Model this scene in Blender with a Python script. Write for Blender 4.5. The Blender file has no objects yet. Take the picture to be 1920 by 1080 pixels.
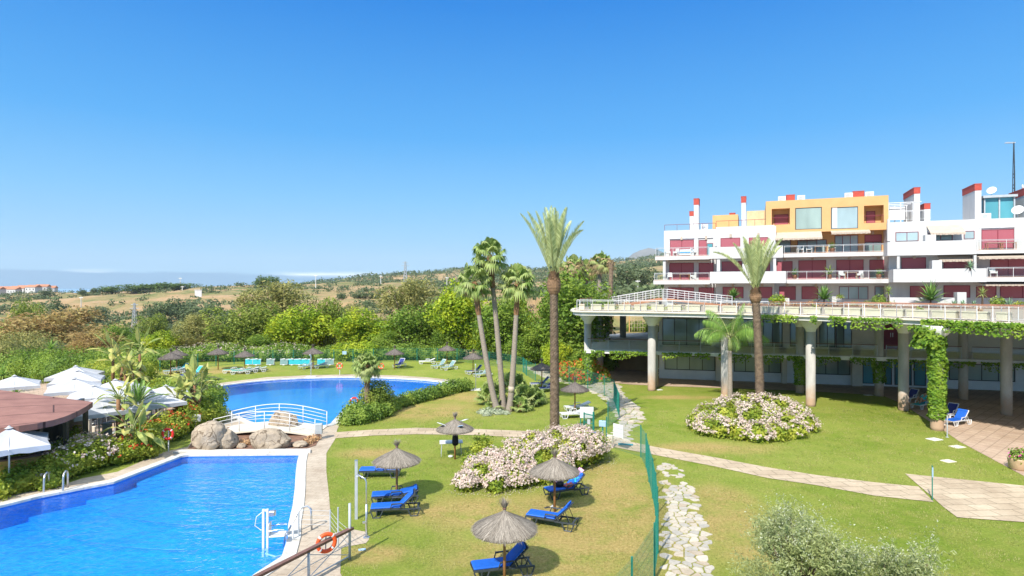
import bpy, math, random
import numpy as np
from mathutils import Vector, Matrix, noise as mnoise
from mathutils.geometry import tessellate_polygon

sc = bpy.context.scene
COL = sc.collection
R = math.radians
F, H = 1100.0, 9.0          # focal length in photo pixels, eye height in metres

# ------------------------------------------------------------ camera, sky, sun
cam = bpy.data.objects.new('camera', bpy.data.cameras.new('camera')); COL.objects.link(cam)
cam.data.sensor_width = 36.0; cam.data.lens = 36.0 * F / 1920.0
cam.data.clip_start = 0.2; cam.data.clip_end = 90000.0
cam.location = (0, 0, H); cam.rotation_euler = (R(90), 0, 0)
sc.camera = cam

SUN_EL = 44.5
SUN_AZ = (-0.49, -0.872)       # horizontal direction towards the sun
wd = bpy.data.worlds.new('World'); sc.world = wd; wd.use_nodes = True
wn, wl = wd.node_tree.nodes, wd.node_tree.links
wn.clear()
wout = wn.new('ShaderNodeOutputWorld'); wbg = wn.new('ShaderNodeBackground')
sky = wn.new('ShaderNodeTexSky'); sky.sky_type = 'NISHITA'; sky.sun_disc = False
sky.sun_elevation = R(SUN_EL); sky.sun_rotation = math.atan2(SUN_AZ[0], SUN_AZ[1])
sky.altitude = 50; sky.air_density = 1.0; sky.dust_density = 0.4; sky.ozone_density = 3.0
# distant bank of cloud low over the sea, on the left
tc = wn.new('ShaderNodeTexCoord'); sx = wn.new('ShaderNodeSeparateXYZ'); wl.new(tc.outputs['Generated'], sx.inputs[0])
def wmath(op, a, b=None, c=None):
    n = wn.new('ShaderNodeMath'); n.operation = op
    for i, q in enumerate((a, b, c)):
        if q is None: continue
        if isinstance(q, (int, float)): n.inputs[i].default_value = q
        else: wl.new(q, n.inputs[i])
    return n.outputs[0]
nz = wn.new('ShaderNodeTexNoise'); nz.inputs['Scale'].default_value = 9; nz.inputs['Detail'].default_value = 5
mp = wn.new('ShaderNodeMapping'); mp.inputs['Scale'].default_value = (1, 1, 6); wl.new(tc.outputs['Generated'], mp.inputs[0]); wl.new(mp.outputs[0], nz.inputs['Vector'])
# clear-day colour by height, brightened overhead as added fill light, over the physical sky
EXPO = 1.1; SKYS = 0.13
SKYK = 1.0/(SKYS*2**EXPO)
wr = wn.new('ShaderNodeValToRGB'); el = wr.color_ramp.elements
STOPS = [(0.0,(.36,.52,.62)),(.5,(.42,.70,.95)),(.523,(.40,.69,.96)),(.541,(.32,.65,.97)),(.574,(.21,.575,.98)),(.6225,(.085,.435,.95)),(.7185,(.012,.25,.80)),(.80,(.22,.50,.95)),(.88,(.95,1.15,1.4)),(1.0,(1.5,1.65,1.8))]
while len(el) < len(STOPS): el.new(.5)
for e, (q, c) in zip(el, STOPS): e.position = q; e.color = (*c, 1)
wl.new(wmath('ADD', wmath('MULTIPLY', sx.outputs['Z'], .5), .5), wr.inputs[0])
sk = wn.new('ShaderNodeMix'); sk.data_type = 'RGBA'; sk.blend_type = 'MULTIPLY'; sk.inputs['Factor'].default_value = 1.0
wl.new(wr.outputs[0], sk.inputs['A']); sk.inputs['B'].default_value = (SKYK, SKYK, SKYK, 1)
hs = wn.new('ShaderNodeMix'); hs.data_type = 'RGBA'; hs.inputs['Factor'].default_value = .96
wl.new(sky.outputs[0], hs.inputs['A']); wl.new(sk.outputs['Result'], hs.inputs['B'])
top = wmath('ADD', wmath('MULTIPLY', nz.outputs['Fac'], 0.016), 0.0145)
mr = wn.new('ShaderNodeMapRange'); mr.interpolation_type = 'SMOOTHSTEP'
wl.new(wmath('SUBTRACT', top, sx.outputs['Z']), mr.inputs['Value'])
mr.inputs['From Min'].default_value = -0.003; mr.inputs['From Max'].default_value = 0.003
mx = wn.new('ShaderNodeMapRange'); mx.interpolation_type = 'SMOOTHSTEP'; wl.new(sx.outputs['X'], mx.inputs['Value'])
mx.inputs['From Min'].default_value = -0.12; mx.inputs['From Max'].default_value = -0.3
mix = wn.new('ShaderNodeMix'); mix.data_type = 'RGBA'
wl.new(wmath('MULTIPLY', wmath('MULTIPLY', mr.outputs[0], mx.outputs[0]), 0.8), mix.inputs['Factor'])
wl.new(hs.outputs['Result'], mix.inputs['A']); mix.inputs['B'].default_value = (1.0, 1.75, 2.6, 1)
# bright puffs on top of the bank
nz2 = wn.new('ShaderNodeTexNoise'); nz2.inputs['Scale'].default_value = 5; nz2.inputs['Detail'].default_value = 4
mp2 = wn.new('ShaderNodeMapping'); mp2.inputs['Scale'].default_value = (1, 1, 14); mp2.inputs['Location'].default_value = (3.1, 1.7, 0)
wl.new(tc.outputs['Generated'], mp2.inputs[0]); wl.new(mp2.outputs[0], nz2.inputs['Vector'])
pf = wn.new('ShaderNodeMapRange'); pf.inputs['From Min'].default_value = 0.54; pf.inputs['From Max'].default_value = 0.68; wl.new(nz2.outputs['Fac'], pf.inputs['Value'])
zb = wmath('SUBTRACT', 1.0, wmath('MULTIPLY', wmath('ABSOLUTE', wmath('SUBTRACT', sx.outputs['Z'], 0.0215)), 150.0)); zb = wmath('MAXIMUM', zb, 0.0)
mix2 = wn.new('ShaderNodeMix'); mix2.data_type = 'RGBA'
wl.new(wmath('MULTIPLY', wmath('MULTIPLY', pf.outputs[0], zb), mx.outputs[0]), mix2.inputs['Factor'])
wl.new(mix.outputs['Result'], mix2.inputs['A']); mix2.inputs['B'].default_value = (3.9, 4.4, 4.7, 1)
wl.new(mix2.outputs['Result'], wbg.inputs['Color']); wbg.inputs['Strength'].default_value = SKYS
wl.new(wbg.outputs[0], wout.inputs[0])

sd = bpy.data.lights.new('sun', 'SUN'); sd.energy = 3.4; sd.angle = R(0.5); sd.color = (1.0, 0.95, 0.86)
so = bpy.data.objects.new('sun', sd); COL.objects.link(so)
sv = Vector((SUN_AZ[0] * math.cos(R(SUN_EL)), SUN_AZ[1] * math.cos(R(SUN_EL)), math.sin(R(SUN_EL))))
so.rotation_euler = sv.to_track_quat('Z', 'Y').to_euler(); so.location = (-40, -50, 80)
vs = sc.view_settings
vs.view_transform = 'Standard'; vs.look = 'None'; vs.gamma = 1.0; vs.exposure = EXPO; vs.use_curve_mapping = False
sc.cycles.max_bounces = 6; sc.cycles.transparent_max_bounces = 12; sc.cycles.diffuse_bounces = 4; sc.cycles.glossy_bounces = 3

# ------------------------------------------------------------ helpers
def G(px, py, z=0.0):
    Y = (H - z) * F / (py - 540.0)
    return ((px - 960.0) * Y / F, Y)
def AX(px, Y): return (px - 960.0) * Y / F
def AZ(py, Y): return H - (py - 540.0) * Y / F

class MB:
    def __init__(s): s.V = []; s.n = 0; s.P = []; s.Q = []
    def add(s, vs, fs):
        b = s.n; vs = np.asarray(vs, dtype=float).reshape(-1, 3); s.V.append(vs); s.n += len(vs)
        s.P += [tuple(b + i for i in f) for f in fs]; return s
    def quads(s, a):
        a = np.asarray(a, dtype=float)
        if len(a) == 0: return s
        k = a.shape[1]; N = len(a); s.V.append(a.reshape(-1, 3)); s.Q.append(s.n + np.arange(N * k).reshape(N, k)); s.n += N * k; return s
    def box(s, x0, x1, y0, y1, z0, z1):
        v = [(x0,y0,z0),(x1,y0,z0),(x1,y1,z0),(x0,y1,z0),(x0,y0,z1),(x1,y0,z1),(x1,y1,z1),(x0,y1,z1)]
        return s.add(v, [(3,2,1,0),(4,5,6,7),(0,1,5,4),(1,2,6,5),(2,3,7,6),(3,0,4,7)])
    def obox(s, c, sz, rz=0.0, ry=0.0, rx=0.0):
        M = Matrix.Rotation(rz, 3, 'Z') @ Matrix.Rotation(ry, 3, 'Y') @ Matrix.Rotation(rx, 3, 'X'); a, b, d = sz[0]/2, sz[1]/2, sz[2]/2
        v = [(-a,-b,-d),(a,-b,-d),(a,b,-d),(-a,b,-d),(-a,-b,d),(a,-b,d),(a,b,d),(-a,b,d)]
        v = [tuple(M @ Vector(p) + Vector(c)) for p in v]
        return s.add(v, [(3,2,1,0),(4,5,6,7),(0,1,5,4),(1,2,6,5),(2,3,7,6),(3,0,4,7)])
    def tube(s, pts, r, n=8, closed=False):
        pts = [Vector(p) for p in pts]; m = len(pts)
        rr = r if isinstance(r, (list, tuple)) else [r] * m
        vs = []; prev = None
        for i, p in enumerate(pts):
            if closed: t = (pts[(i+1) % m] - pts[i-1]).normalized()
            else: t = (pts[min(i+1, m-1)] - pts[max(i-1, 0)]).normalized()
            if prev is None:
                a = Vector((0,0,1)) if abs(t.z) < .9 else Vector((1,0,0)); x = t.cross(a).normalized()
            else:
                x = prev - t * prev.dot(t)
                x = x.normalized() if x.length > 1e-6 else t.orthogonal().normalized()
            prev = x; y = t.cross(x)
            for k in range(n):
                q = 2*math.pi*k/n; vs.append(p + x*(rr[i]*math.cos(q)) + y*(rr[i]*math.sin(q)))
        fs = []
        for i in range(m if closed else m-1):
            j = (i+1) % m
            for k in range(n): fs.append((i*n+k, i*n+(k+1)%n, j*n+(k+1)%n, j*n+k))
        if not closed: fs += [tuple(range(n-1,-1,-1)), tuple((m-1)*n+k for k in range(n))]
        return s.add([tuple(v) for v in vs], fs)
    def lathe(s, prof, n=24, c=(0,0,0), cap=True):
        vs = []; fs = []
        for r, z in prof:
            for k in range(n):
                q = 2*math.pi*k/n; vs.append((c[0]+r*math.cos(q), c[1]+r*math.sin(q), c[2]+z))
        for i in range(len(prof)-1):
            for k in range(n): fs.append((i*n+k, i*n+(k+1)%n, (i+1)*n+(k+1)%n, (i+1)*n+k))
        if cap: fs += [tuple(range(n-1,-1,-1)), tuple((len(prof)-1)*n+k for k in range(n))]
        return s.add(vs, fs)
    def sheet(s, poly, z, holes=()):
        loops = [[Vector((p[0], p[1], 0)) for p in poly]] + [[Vector((p[0], p[1], 0)) for p in h] for h in holes]
        tri = tessellate_polygon(loops); fl = [v for l in loops for v in l]
        fs = []
        for t in tri:
            a, b, c = (fl[i] for i in t)
            fs.append(tuple(t) if (b-a).cross(c-a).z > 0 else tuple(reversed(t)))
        return s.add([(v.x, v.y, z) for v in fl], fs)
    def prism(s, poly, z0, z1):
        A = sum(poly[i-1][0]*poly[i][1]-poly[i][0]*poly[i-1][1] for i in range(len(poly)))
        if A < 0: poly = poly[::-1]
        n = len(poly)
        s.sheet(poly, z1)
        b = MB().sheet(poly, z0); s.add(b.V[0], [tuple(reversed(f)) for f in b.P])
        return s.add([(p[0],p[1],z0) for p in poly]+[(p[0],p[1],z1) for p in poly], [(i,(i+1)%n,n+(i+1)%n,n+i) for i in range(n)])
    def mesh(s, name, m=None, smooth=False):
        me = bpy.data.meshes.new(name)
        V = np.concatenate(s.V) if s.V else np.zeros((0,3))
        lens = [np.array([len(f) for f in s.P], dtype=np.int32)]; idx = [np.array([i for f in s.P for i in f], dtype=np.int32)]
        for q in s.Q: lens.append(np.full(len(q), q.shape[1], dtype=np.int32)); idx.append(q.reshape(-1).astype(np.int32))
        lens = np.concatenate(lens); idx = np.concatenate(idx)
        me.vertices.add(len(V)); me.vertices.foreach_set('co', V.astype(np.float32).reshape(-1))
        me.loops.add(len(idx)); me.loops.foreach_set('vertex_index', idx)
        me.polygons.add(len(lens)); st = np.zeros(len(lens), dtype=np.int32); st[1:] = np.cumsum(lens)[:-1]
        me.polygons.foreach_set('loop_start', st)
        me.polygons.foreach_set('use_smooth', np.full(len(lens), bool(smooth), dtype=bool))
        if m: me.materials.append(m)
        me.update(calc_edges=True); me.validate()
        return me
    def build(s, name, m, parent=None, smooth=False, loc=None):
        o = bpy.data.objects.new(name, s.mesh(name, m, smooth)); COL.objects.link(o)
        if parent is not None: o.parent = parent
        if loc is not None: o.location = loc
        return o

def tag(o, label, cat, group=None):
    o['label'] = label; o['category'] = cat
    if group: o['group'] = group
    return o
def thing(name, label, cat, loc=(0,0,0), rz=0.0, group=None):
    o = bpy.data.objects.new(name, None); COL.objects.link(o); o.empty_display_size = .2
    o.location = (loc[0], loc[1], loc[2] if len(loc) > 2 else 0.0); o.rotation_euler = (0,0,rz)
    return tag(o, label, cat, group)
def struct(name, mb, m, smooth=False, kind='structure'):
    o = mb.build(name, m, None, smooth); o['kind'] = kind; return o
def kids(o): return [c for c in o.children]
def dup(root, loc, rz=0.0, label=None, group=None, scale=None):
    r = root.copy(); COL.objects.link(r)
    r.location = (loc[0], loc[1], loc[2] if len(loc) > 2 else 0.0); r.rotation_euler = (0,0,rz)
    if label: r['label'] = label
    if group: r['group'] = group
    if scale is not None: r.scale = scale if isinstance(scale, (tuple, list)) else (scale,)*3
    for ch in list(root.children):
        c = ch.copy(); COL.objects.link(c); c.parent = r
        for g in list(ch.children):
            d = g.copy(); COL.objects.link(d); d.parent = c
    return r
class Proto:                      # the first use places the built thing itself, later uses copy it
    def __init__(s, maker): s.maker = maker; s.root = None
    def put(s, loc, rz, label, group=None, scale=None):
        if s.root is None:
            s.root = s.maker(); r = s.root
            r.location = (loc[0], loc[1], loc[2] if len(loc) > 2 else 0.0); r.rotation_euler = (0,0,rz); r['label'] = label
            if group: r['group'] = group
            if scale is not None: r.scale = scale if isinstance(scale, (tuple, list)) else (scale,)*3
            return r
        return dup(s.root, loc, rz, label, group, scale)

# ------------------------------------------------------------ materials
def newmat(name):
    m = bpy.data.materials.new(name); m.use_nodes = True
    nt = m.node_tree; p = nt.nodes['Principled BSDF']; return m, nt, p
def nd(nt, t, **k):
    n = nt.nodes.new(t)
    for a, b in k.items(): setattr(n, a, b)
    return n
def ramp(nt, fac, stops):
    r = nd(nt, 'ShaderNodeValToRGB'); e = r.color_ramp.elements
    while len(e) < len(stops): e.new(0.5)
    for q, (p, c) in zip(e, stops): q.position = p; q.color = (*c, 1) if len(c) == 3 else c
    nt.links.new(fac, r.inputs[0]); return r.outputs[0]
def mixc(nt, fac, a, b, mode='MIX'):
    n = nd(nt, 'ShaderNodeMix', data_type='RGBA', blend_type=mode)
    for k, q in (('Factor', fac), ('A', a), ('B', b)):
        if isinstance(q, (int, float)): n.inputs[k].default_value = q
        elif isinstance(q, tuple): n.inputs[k].default_value = (*q, 1) if len(q) == 3 else q
        else: nt.links.new(q, n.inputs[k])
    return n.outputs['Result']
def mth(nt, op, a, b=0.0):
    n = nd(nt, 'ShaderNodeMath', operation=op)
    for i, q in enumerate((a, b)):
        if isinstance(q, (int, float)): n.inputs[i].default_value = q
        else: nt.links.new(q, n.inputs[i])
    return n.outputs[0]
def noisen(nt, scale, detail=4, rough=.6, coord='pos', stretch=None):
    if coord == 'pos': v = nd(nt, 'ShaderNodeNewGeometry').outputs['Position']
    else: v = nd(nt, 'ShaderNodeTexCoord').outputs['Object']
    if stretch:
        mp = nd(nt, 'ShaderNodeMapping'); mp.inputs['Scale'].default_value = stretch; nt.links.new(v, mp.inputs[0]); v = mp.outputs[0]
    n = nd(nt, 'ShaderNodeTexNoise'); n.inputs['Scale'].default_value = scale; n.inputs['Detail'].default_value = detail; n.inputs['Roughness'].default_value = rough
    nt.links.new(v, n.inputs['Vector']); return n.outputs['Fac']
def bump(nt, p, h, strength=.3, dist=.02):
    b = nd(nt, 'ShaderNodeBump'); b.inputs['Strength'].default_value = strength; b.inputs['Distance'].default_value = dist
    nt.links.new(h, b.inputs['Height']); nt.links.new(b.outputs[0], p.inputs['Normal'])
def plain(name, c, rough=.55, c2=None, scale=3.0, metal=0.0, bs=0.0, coord='obj', lo=.35, hi=.65, spec=.4, stretch=None):
    m, nt, p = newmat(name); p.inputs['Roughness'].default_value = rough; p.inputs['Metallic'].default_value = metal; p.inputs['Specular IOR Level'].default_value = spec
    p.inputs['Base Color'].default_value = (*c, 1)
    c2 = c2 or tuple(q*.82 for q in c)
    f = noisen(nt, scale, 5, .65, coord, stretch)
    nt.links.new(ramp(nt, f, [(lo, c2), (hi, c)]), p.inputs['Base Color'])
    if bs: bump(nt, p, noisen(nt, scale*6, 4, .7, coord, stretch), bs, .02)
    return m
def leafmat(name, dark, light, third=None, trans=.38, rough=.55, tscale=.6):
    m, nt, p = newmat(name); out = nt.nodes['Material Output']
    g = nd(nt, 'ShaderNodeNewGeometry')
    c = ramp(nt, g.outputs['Random Per Island'], [(0.0, dark), (1.0, light)])
    if third: c = mixc(nt, ramp(nt, noisen(nt, tscale, 3, .6), [(.45, (0,0,0)), (.62, (1,1,1))]), c, third)
    p.inputs['Roughness'].default_value = rough; p.inputs['Specular IOR Level'].default_value = .3
    nt.links.new(c, p.inputs['Base Color'])
    t = nd(nt, 'ShaderNodeBsdfTranslucent'); nt.links.new(c, t.inputs['Color'])
    ms = nd(nt, 'ShaderNodeMixShader'); ms.inputs[0].default_value = trans
    nt.links.new(p.outputs[0], ms.inputs[1]); nt.links.new(t.outputs[0], ms.inputs[2]); nt.links.new(ms.outputs[0], out.inputs['Surface'])
    return m

M = {}
M['white'] = plain('white_render', (.54,.535,.53), .7, (.455,.45,.44), .9, bs=.08, stretch=(1,1,.22), lo=.3, hi=.55)
M['whitepaint'] = plain('white_paint', (.66,.66,.66), .4, (.6,.6,.6), 5)
M['grey_side'] = plain('grey_render', (.66,.66,.67), .7, (.5,.5,.52), 1.6)
M['orange'] = plain('ochre_render', (.60,.355,.15), .75, (.55,.32,.13), .9)
M['peach'] = plain('peach_render', (.64,.47,.27), .75)
M['brickred'] = plain('red_tile_cladding', (.46,.07,.045), .7, (.36,.05,.035), 6)
M['maroon'] = plain('maroon_frame', (.20,.016,.035), .5)
M['shadetile'] = plain('shade_toned_terrace_tile', (.36,.29,.22), .8, (.29,.235,.18), 1.5)  # floor tone darkened to stand in for shade in the planter gaps
M['liftedwhite'] = plain('fill_lifted_white', (.78,.78,.78), .75, (.70,.70,.70), 1.2)  # wall white raised in place of fill light under the terrace
M['terra'] = plain('terracotta_tile', (.45,.2,.1), .7)
M['awning'] = plain('cream_awning', (.47,.39,.31), .8, (.41,.335,.265), 2)
M['metal'] = plain('brushed_steel', (.62,.63,.65), .32, (.5,.51,.53), 8, metal=.85)
M['greymetal'] = plain('grey_painted_steel', (.42,.45,.47), .45)
M['green'] = plain('green_coated_steel', (.015,.20,.15), .45, (.012,.15,.115), 4)
M['conc'] = plain('pale_concrete', (.70,.69,.66), .85, (.58,.57,.54), 1.5, bs=.15)
M['planter'] = plain('planter_concrete', (.66,.57,.44), .85, (.56,.48,.37), 2.2, bs=.15)
M['beige'] = plain('beige_render', (.68,.61,.50), .8, (.61,.54,.44), 1.1)
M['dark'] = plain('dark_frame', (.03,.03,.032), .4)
M['darkgrey'] = plain('dark_grey_plastic', (.05,.06,.068), .45, (.035,.043,.05), 5)
M['blue'] = plain('blue_cushion', (.008,.11,.52), .6, (.007,.09,.43), 9)
M['bluebright'] = plain('sky_blue_cushion', (.03,.33,.68), .7)
M['navy'] = plain('navy_sling', (.015,.03,.20), .6)
M['teal'] = plain('turquoise_sling', (.02,.42,.50), .55)
M['greensling'] = plain('green_sling', (.03,.32,.22), .55)
M['greysling'] = plain('grey_green_sling', (.18,.30,.30), .55)
M['plastic'] = plain('white_plastic', (.66,.66,.655), .35, (.6,.6,.59), 6)
M['canvas'] = plain('white_canvas', (.47,.47,.49), .8, (.41,.41,.43), 2.5, bs=.1)
M['pole'] = plain('wooden_pole', (.42,.20,.07), .7, (.28,.12,.04), 9, stretch=(1,1,.1))
M['rail'] = plain('brown_wood_rail', (.19,.095,.07), .55, (.13,.065,.048), 6)
M['copper'] = plain('copper_rail', (.38,.16,.09), .5)
M['orangering'] = plain('orange_lifebuoy', (.85,.10,.02), .45)
M['redring'] = plain('red_lifebuoy', (.72,.03,.02), .45)
M['rock'] = plain('boulder_stone', (.43,.355,.27), .9, (.29,.235,.175), 1.6, bs=.9)
_m, nt, p = M['rock'], M['rock'].node_tree, M['rock'].node_tree.nodes['Principled BSDF']      # cracks and stains
_tc = nd(nt,'ShaderNodeTexCoord').outputs['Object']; _nn = nd(nt,'ShaderNodeTexNoise'); _nn.inputs['Scale'].default_value = 1.6; nt.links.new(_tc, _nn.inputs['Vector'])
_vv = nd(nt,'ShaderNodeVectorMath', operation='MULTIPLY_ADD'); nt.links.new(_nn.outputs['Color'], _vv.inputs[0]); _vv.inputs[1].default_value = (.9,.9,.9); nt.links.new(_tc, _vv.inputs[2])
_vo = nd(nt,'ShaderNodeTexVoronoi', feature='DISTANCE_TO_EDGE'); _vo.inputs['Scale'].default_value = 1.15; nt.links.new(_vv.outputs[0], _vo.inputs['Vector'])
_ck = ramp(nt, _vo.outputs['Distance'], [(0.0,(.30,.26,.22)),(.035,(1,1,1))]); _src = p.inputs['Base Color'].links[0].from_socket
nt.links.new(mixc(nt, 1.0, mixc(nt, 1.0, _src, _ck, 'MULTIPLY'), ramp(nt, noisen(nt, 9, 5, .75, 'obj'), [(.3,(.72,.70,.68)),(.65,(1.08,1.06,1.03))]), 'MULTIPLY'), p.inputs['Base Color'])
M['soil'] = plain('garden_soil', (.24,.13,.085), .95, (.13,.07,.045), 3, bs=.5)
M['yellow'] = plain('yellow_render', (.62,.36,.10), .8)
M['bark'] = plain('bark', (.17,.12,.08), .9, (.09,.06,.04), 4, bs=.6)
M['palebark'] = plain('pale_palm_bark', (.34,.285,.23), .9, (.21,.17,.135), 5, bs=.4, stretch=(1,1,6))
M['datebark'] = plain('date_palm_bark', (.25,.18,.12), .95, (.13,.09,.06), 5, bs=.6)
M['skirt'] = plain('dry_leaf_base', (.31,.165,.08), .95, (.17,.09,.045), 6, bs=.4)
M['datebase'] = plain('cut_leaf_bases', (.27,.16,.085), .95, (.13,.075,.04), 5, bs=.5)
M['crownshaft'] = plain('smooth_crownshaft', (.30,.33,.12), .6)
M['skin'] = plain('skin', (.42,.22,.13), .55)
M['hair'] = plain('dark_hair', (.03,.02,.015), .6)
M['pink'] = plain('pink_cloth', (.75,.40,.60), .8)
M['redcloth'] = plain('faded_red_cloth', (.40,.10,.08), .8)
M['blackcloth'] = plain('black_cloth', (.012,.012,.02), .8)
M['bluebox'] = plain('pale_blue_panel', (.35,.50,.65), .5)
M['flowerpot'] = plain('clay_pot', (.60,.42,.25), .8)

M['roof'], nt, p = newmat('brown_roof_felt')
p.inputs['Roughness'].default_value = .85
f = noisen(nt, 1.2, 5, .6); cc = ramp(nt, f, [(.35, (.22,.10,.078)), (.65, (.29,.14,.108))])
br = nd(nt, 'ShaderNodeTexBrick'); br.inputs['Scale'].default_value = 1.0; br.inputs['Mortar Size'].default_value = .035; br.inputs['Brick Width'].default_value = 9; br.inputs['Row Height'].default_value = 1.9
br.inputs['Color1'].default_value = br.inputs['Color2'].default_value = (1,1,1,1); br.inputs['Mortar'].default_value = (.25,.2,.2,1)
mp = nd(nt, 'ShaderNodeMapping'); mp.inputs['Rotation'].default_value = (0,0,R(-38)); nt.links.new(nd(nt,'ShaderNodeNewGeometry').outputs['Position'], mp.inputs[0]); nt.links.new(mp.outputs[0], br.inputs['Vector'])
nt.links.new(mixc(nt, 1.0, cc, br.outputs['Color'], 'MULTIPLY'), p.inputs['Base Color']); bump(nt, p, noisen(nt, 40), .3, .01)

def slatmat(name, c, pitch):
    m, nt, p = newmat(name); p.inputs['Roughness'].default_value = .5
    w = nd(nt, 'ShaderNodeTexWave', bands_direction='Z', wave_profile='SAW'); w.inputs['Scale'].default_value = .314/pitch
    nt.links.new(nd(nt,'ShaderNodeTexCoord').outputs['Object'], w.inputs['Vector'])
    nt.links.new(ramp(nt, w.outputs['Fac'], [(0, tuple(q*.7 for q in c)), (.25, c), (1, c)]), p.inputs['Base Color']); bump(nt, p, w.outputs['Fac'], .4, .02); return m
M['shutter'] = slatmat('maroon_roller_shutter', (.37,.095,.12), .09)

def glassmat(name, c, rough=.06, metal=0.0):
    m, nt, p = newmat(name); p.inputs['Roughness'].default_value = rough; p.inputs['Specular IOR Level'].default_value = .7
    f = noisen(nt, .35, 3, .5, 'pos', (1,1,.3)); nt.links.new(ramp(nt, f, [(.35, tuple(q*.6 for q in c)), (.65, c)]), p.inputs['Base Color'])
    return m
M['glass'] = glassmat('dark_window_glass', (.25,.33,.31))
M['tealglass'] = glassmat('teal_window_glass', (.10,.34,.40))
M['paleglass'] = glassmat('pale_green_glass', (.36,.46,.42), .1)
M['curtain'] = glassmat('curtained_window', (.42,.55,.58), .15)
M['railglass'], nt, p = newmat('railing_glass')
out = nt.nodes['Material Output']; tr = nd(nt,'ShaderNodeBsdfTransparent'); tr.inputs[0].default_value = (.955,.98,.97,1); gl = nd(nt,'ShaderNodeBsdfGlossy'); gl.inputs['Roughness'].default_value = .03
fr = nd(nt,'ShaderNodeLayerWeight'); fr.inputs[0].default_value = .5; ms = nd(nt,'ShaderNodeMixShader'); nt.links.new(mth(nt,'ADD',mth(nt,'MULTIPLY',mth(nt,'POWER',fr.outputs['Facing'],4.0),.7),.025), ms.inputs[0]); nt.links.new(tr.outputs[0], ms.inputs[1]); nt.links.new(gl.outputs[0], ms.inputs[2]); nt.links.new(ms.outputs[0], out.inputs[0])

# columns: weathered render with an earthy splash stain round the foot
M['column'], nt, p = newmat('column_render'); p.inputs['Roughness'].default_value = .85
f = noisen(nt, 1.3, 5, .65, 'pos', (1,1,.35)); cc = ramp(nt, f, [(.35, (.34,.325,.295)), (.65, (.50,.475,.435))])
sp = nd(nt,'ShaderNodeSeparateXYZ'); nt.links.new(nd(nt,'ShaderNodeNewGeometry').outputs['Position'], sp.inputs[0])
q = mth(nt, 'ADD', sp.outputs['Z'], mth(nt, 'MULTIPLY', noisen(nt, 2.0), 1.6)); mr = nd(nt,'ShaderNodeMapRange'); mr.inputs['From Min'].default_value = 2.6; mr.inputs['From Max'].default_value = 1.3; nt.links.new(q, mr.inputs['Value'])
nt.links.new(mixc(nt, mth(nt,'MULTIPLY',mr.outputs[0],.75), cc, (.42,.24,.12)), p.inputs['Base Color']); bump(nt, p, noisen(nt, 14), .25, .02)

def pavemat(name, c1, c2, grout, w, h, rot=0.0, mortar=.02, seedscale=.5):
    m, nt, p = newmat(name); p.inputs['Roughness'].default_value = .85
    mp = nd(nt,'ShaderNodeMapping'); mp.inputs['Rotation'].default_value = (0,0,R(rot)); nt.links.new(nd(nt,'ShaderNodeNewGeometry').outputs['Position'], mp.inputs[0])
    b = nd(nt,'ShaderNodeTexBrick'); b.inputs['Scale'].default_value = 1; b.inputs['Brick Width'].default_value = w; b.inputs['Row Height'].default_value = h; b.inputs['Mortar Size'].default_value = mortar; b.inputs['Mortar Smooth'].default_value = .3
    b.inputs['Color1'].default_value = (*c1,1); b.inputs['Color2'].default_value = (*c2,1); b.inputs['Mortar'].default_value = (*grout,1); nt.links.new(mp.outputs[0], b.inputs['Vector'])
    st = ramp(nt, noisen(nt, seedscale, 6, .7), [(.3,(.72,.68,.64)),(.6,(1,1,1))]); fine = ramp(nt, noisen(nt, 7, 5, .7), [(.3,(.85,.84,.82)),(.65,(1.04,1.03,1.0))])
    nt.links.new(mixc(nt, 1.0, mixc(nt, 1.0, b.outputs['Color'], st, 'MULTIPLY'), fine, 'MULTIPLY'), p.inputs['Base Color']); bump(nt, p, b.outputs['Fac'], -.25, .02); return m
M['pave'] = pavemat('cream_pool_paving', (.50,.42,.33), (.45,.375,.295), (.34,.27,.20), .5, .33, 12, .012)
M['path'] = pavemat('sandstone_path', (.53,.425,.305), (.46,.365,.26), (.26,.215,.14), .95, .62, -4, .025)
M['plaza'] = pavemat('brown_plaza_tile', (.52,.39,.29), (.46,.335,.25), (.31,.23,.165), .62, .62, -40, .025)
M['coping'] = pavemat('white_pool_coping', (.62,.61,.585), (.58,.57,.55), (.46,.45,.43), .5, 4, 10, .012, 1.5)

# lawn: mown green turf with dry tan patches that have their own place
M['lawn'], nt, p = newmat('lawn_turf'); p.inputs['Roughness'].default_value = .9; p.inputs['Specular IOR Level'].default_value = .15
pos = nd(nt,'ShaderNodeNewGeometry').outputs['Position']
big = noisen(nt, .16, 4, .6); mid = noisen(nt, .9, 5, .65); fine = noisen(nt, 9, 4, .8); vf = noisen(nt, 45, 3, .8)
g = ramp(nt, big, [(.35,(.185,.255,.032)),(.65,(.285,.325,.07))])
g = mixc(nt, ramp(nt, mid, [(.42,(0,0,0)),(.7,(.7,.7,.7))]), g, (.33,.32,.09))
dry = None
DRY = [(1085,1010,4.2,3.4),(930,960,3.4,2.0),(1000,1040,3.0,2.5),(1050,960,2.6,2.2),(1160,940,2.0,4.5),(1165,900,2,3),(700,850,1.9,1.0),(800,960,1.8,1.1),(800,770,4,3),(880,745,3,3),(1380,1000,1.6,3),(1360,940,1.3,2),(1270,745,3,.9),(1330,840,3.5,1.2),(700,1040,1.5,.7),(400,695,6,3)]
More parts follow.
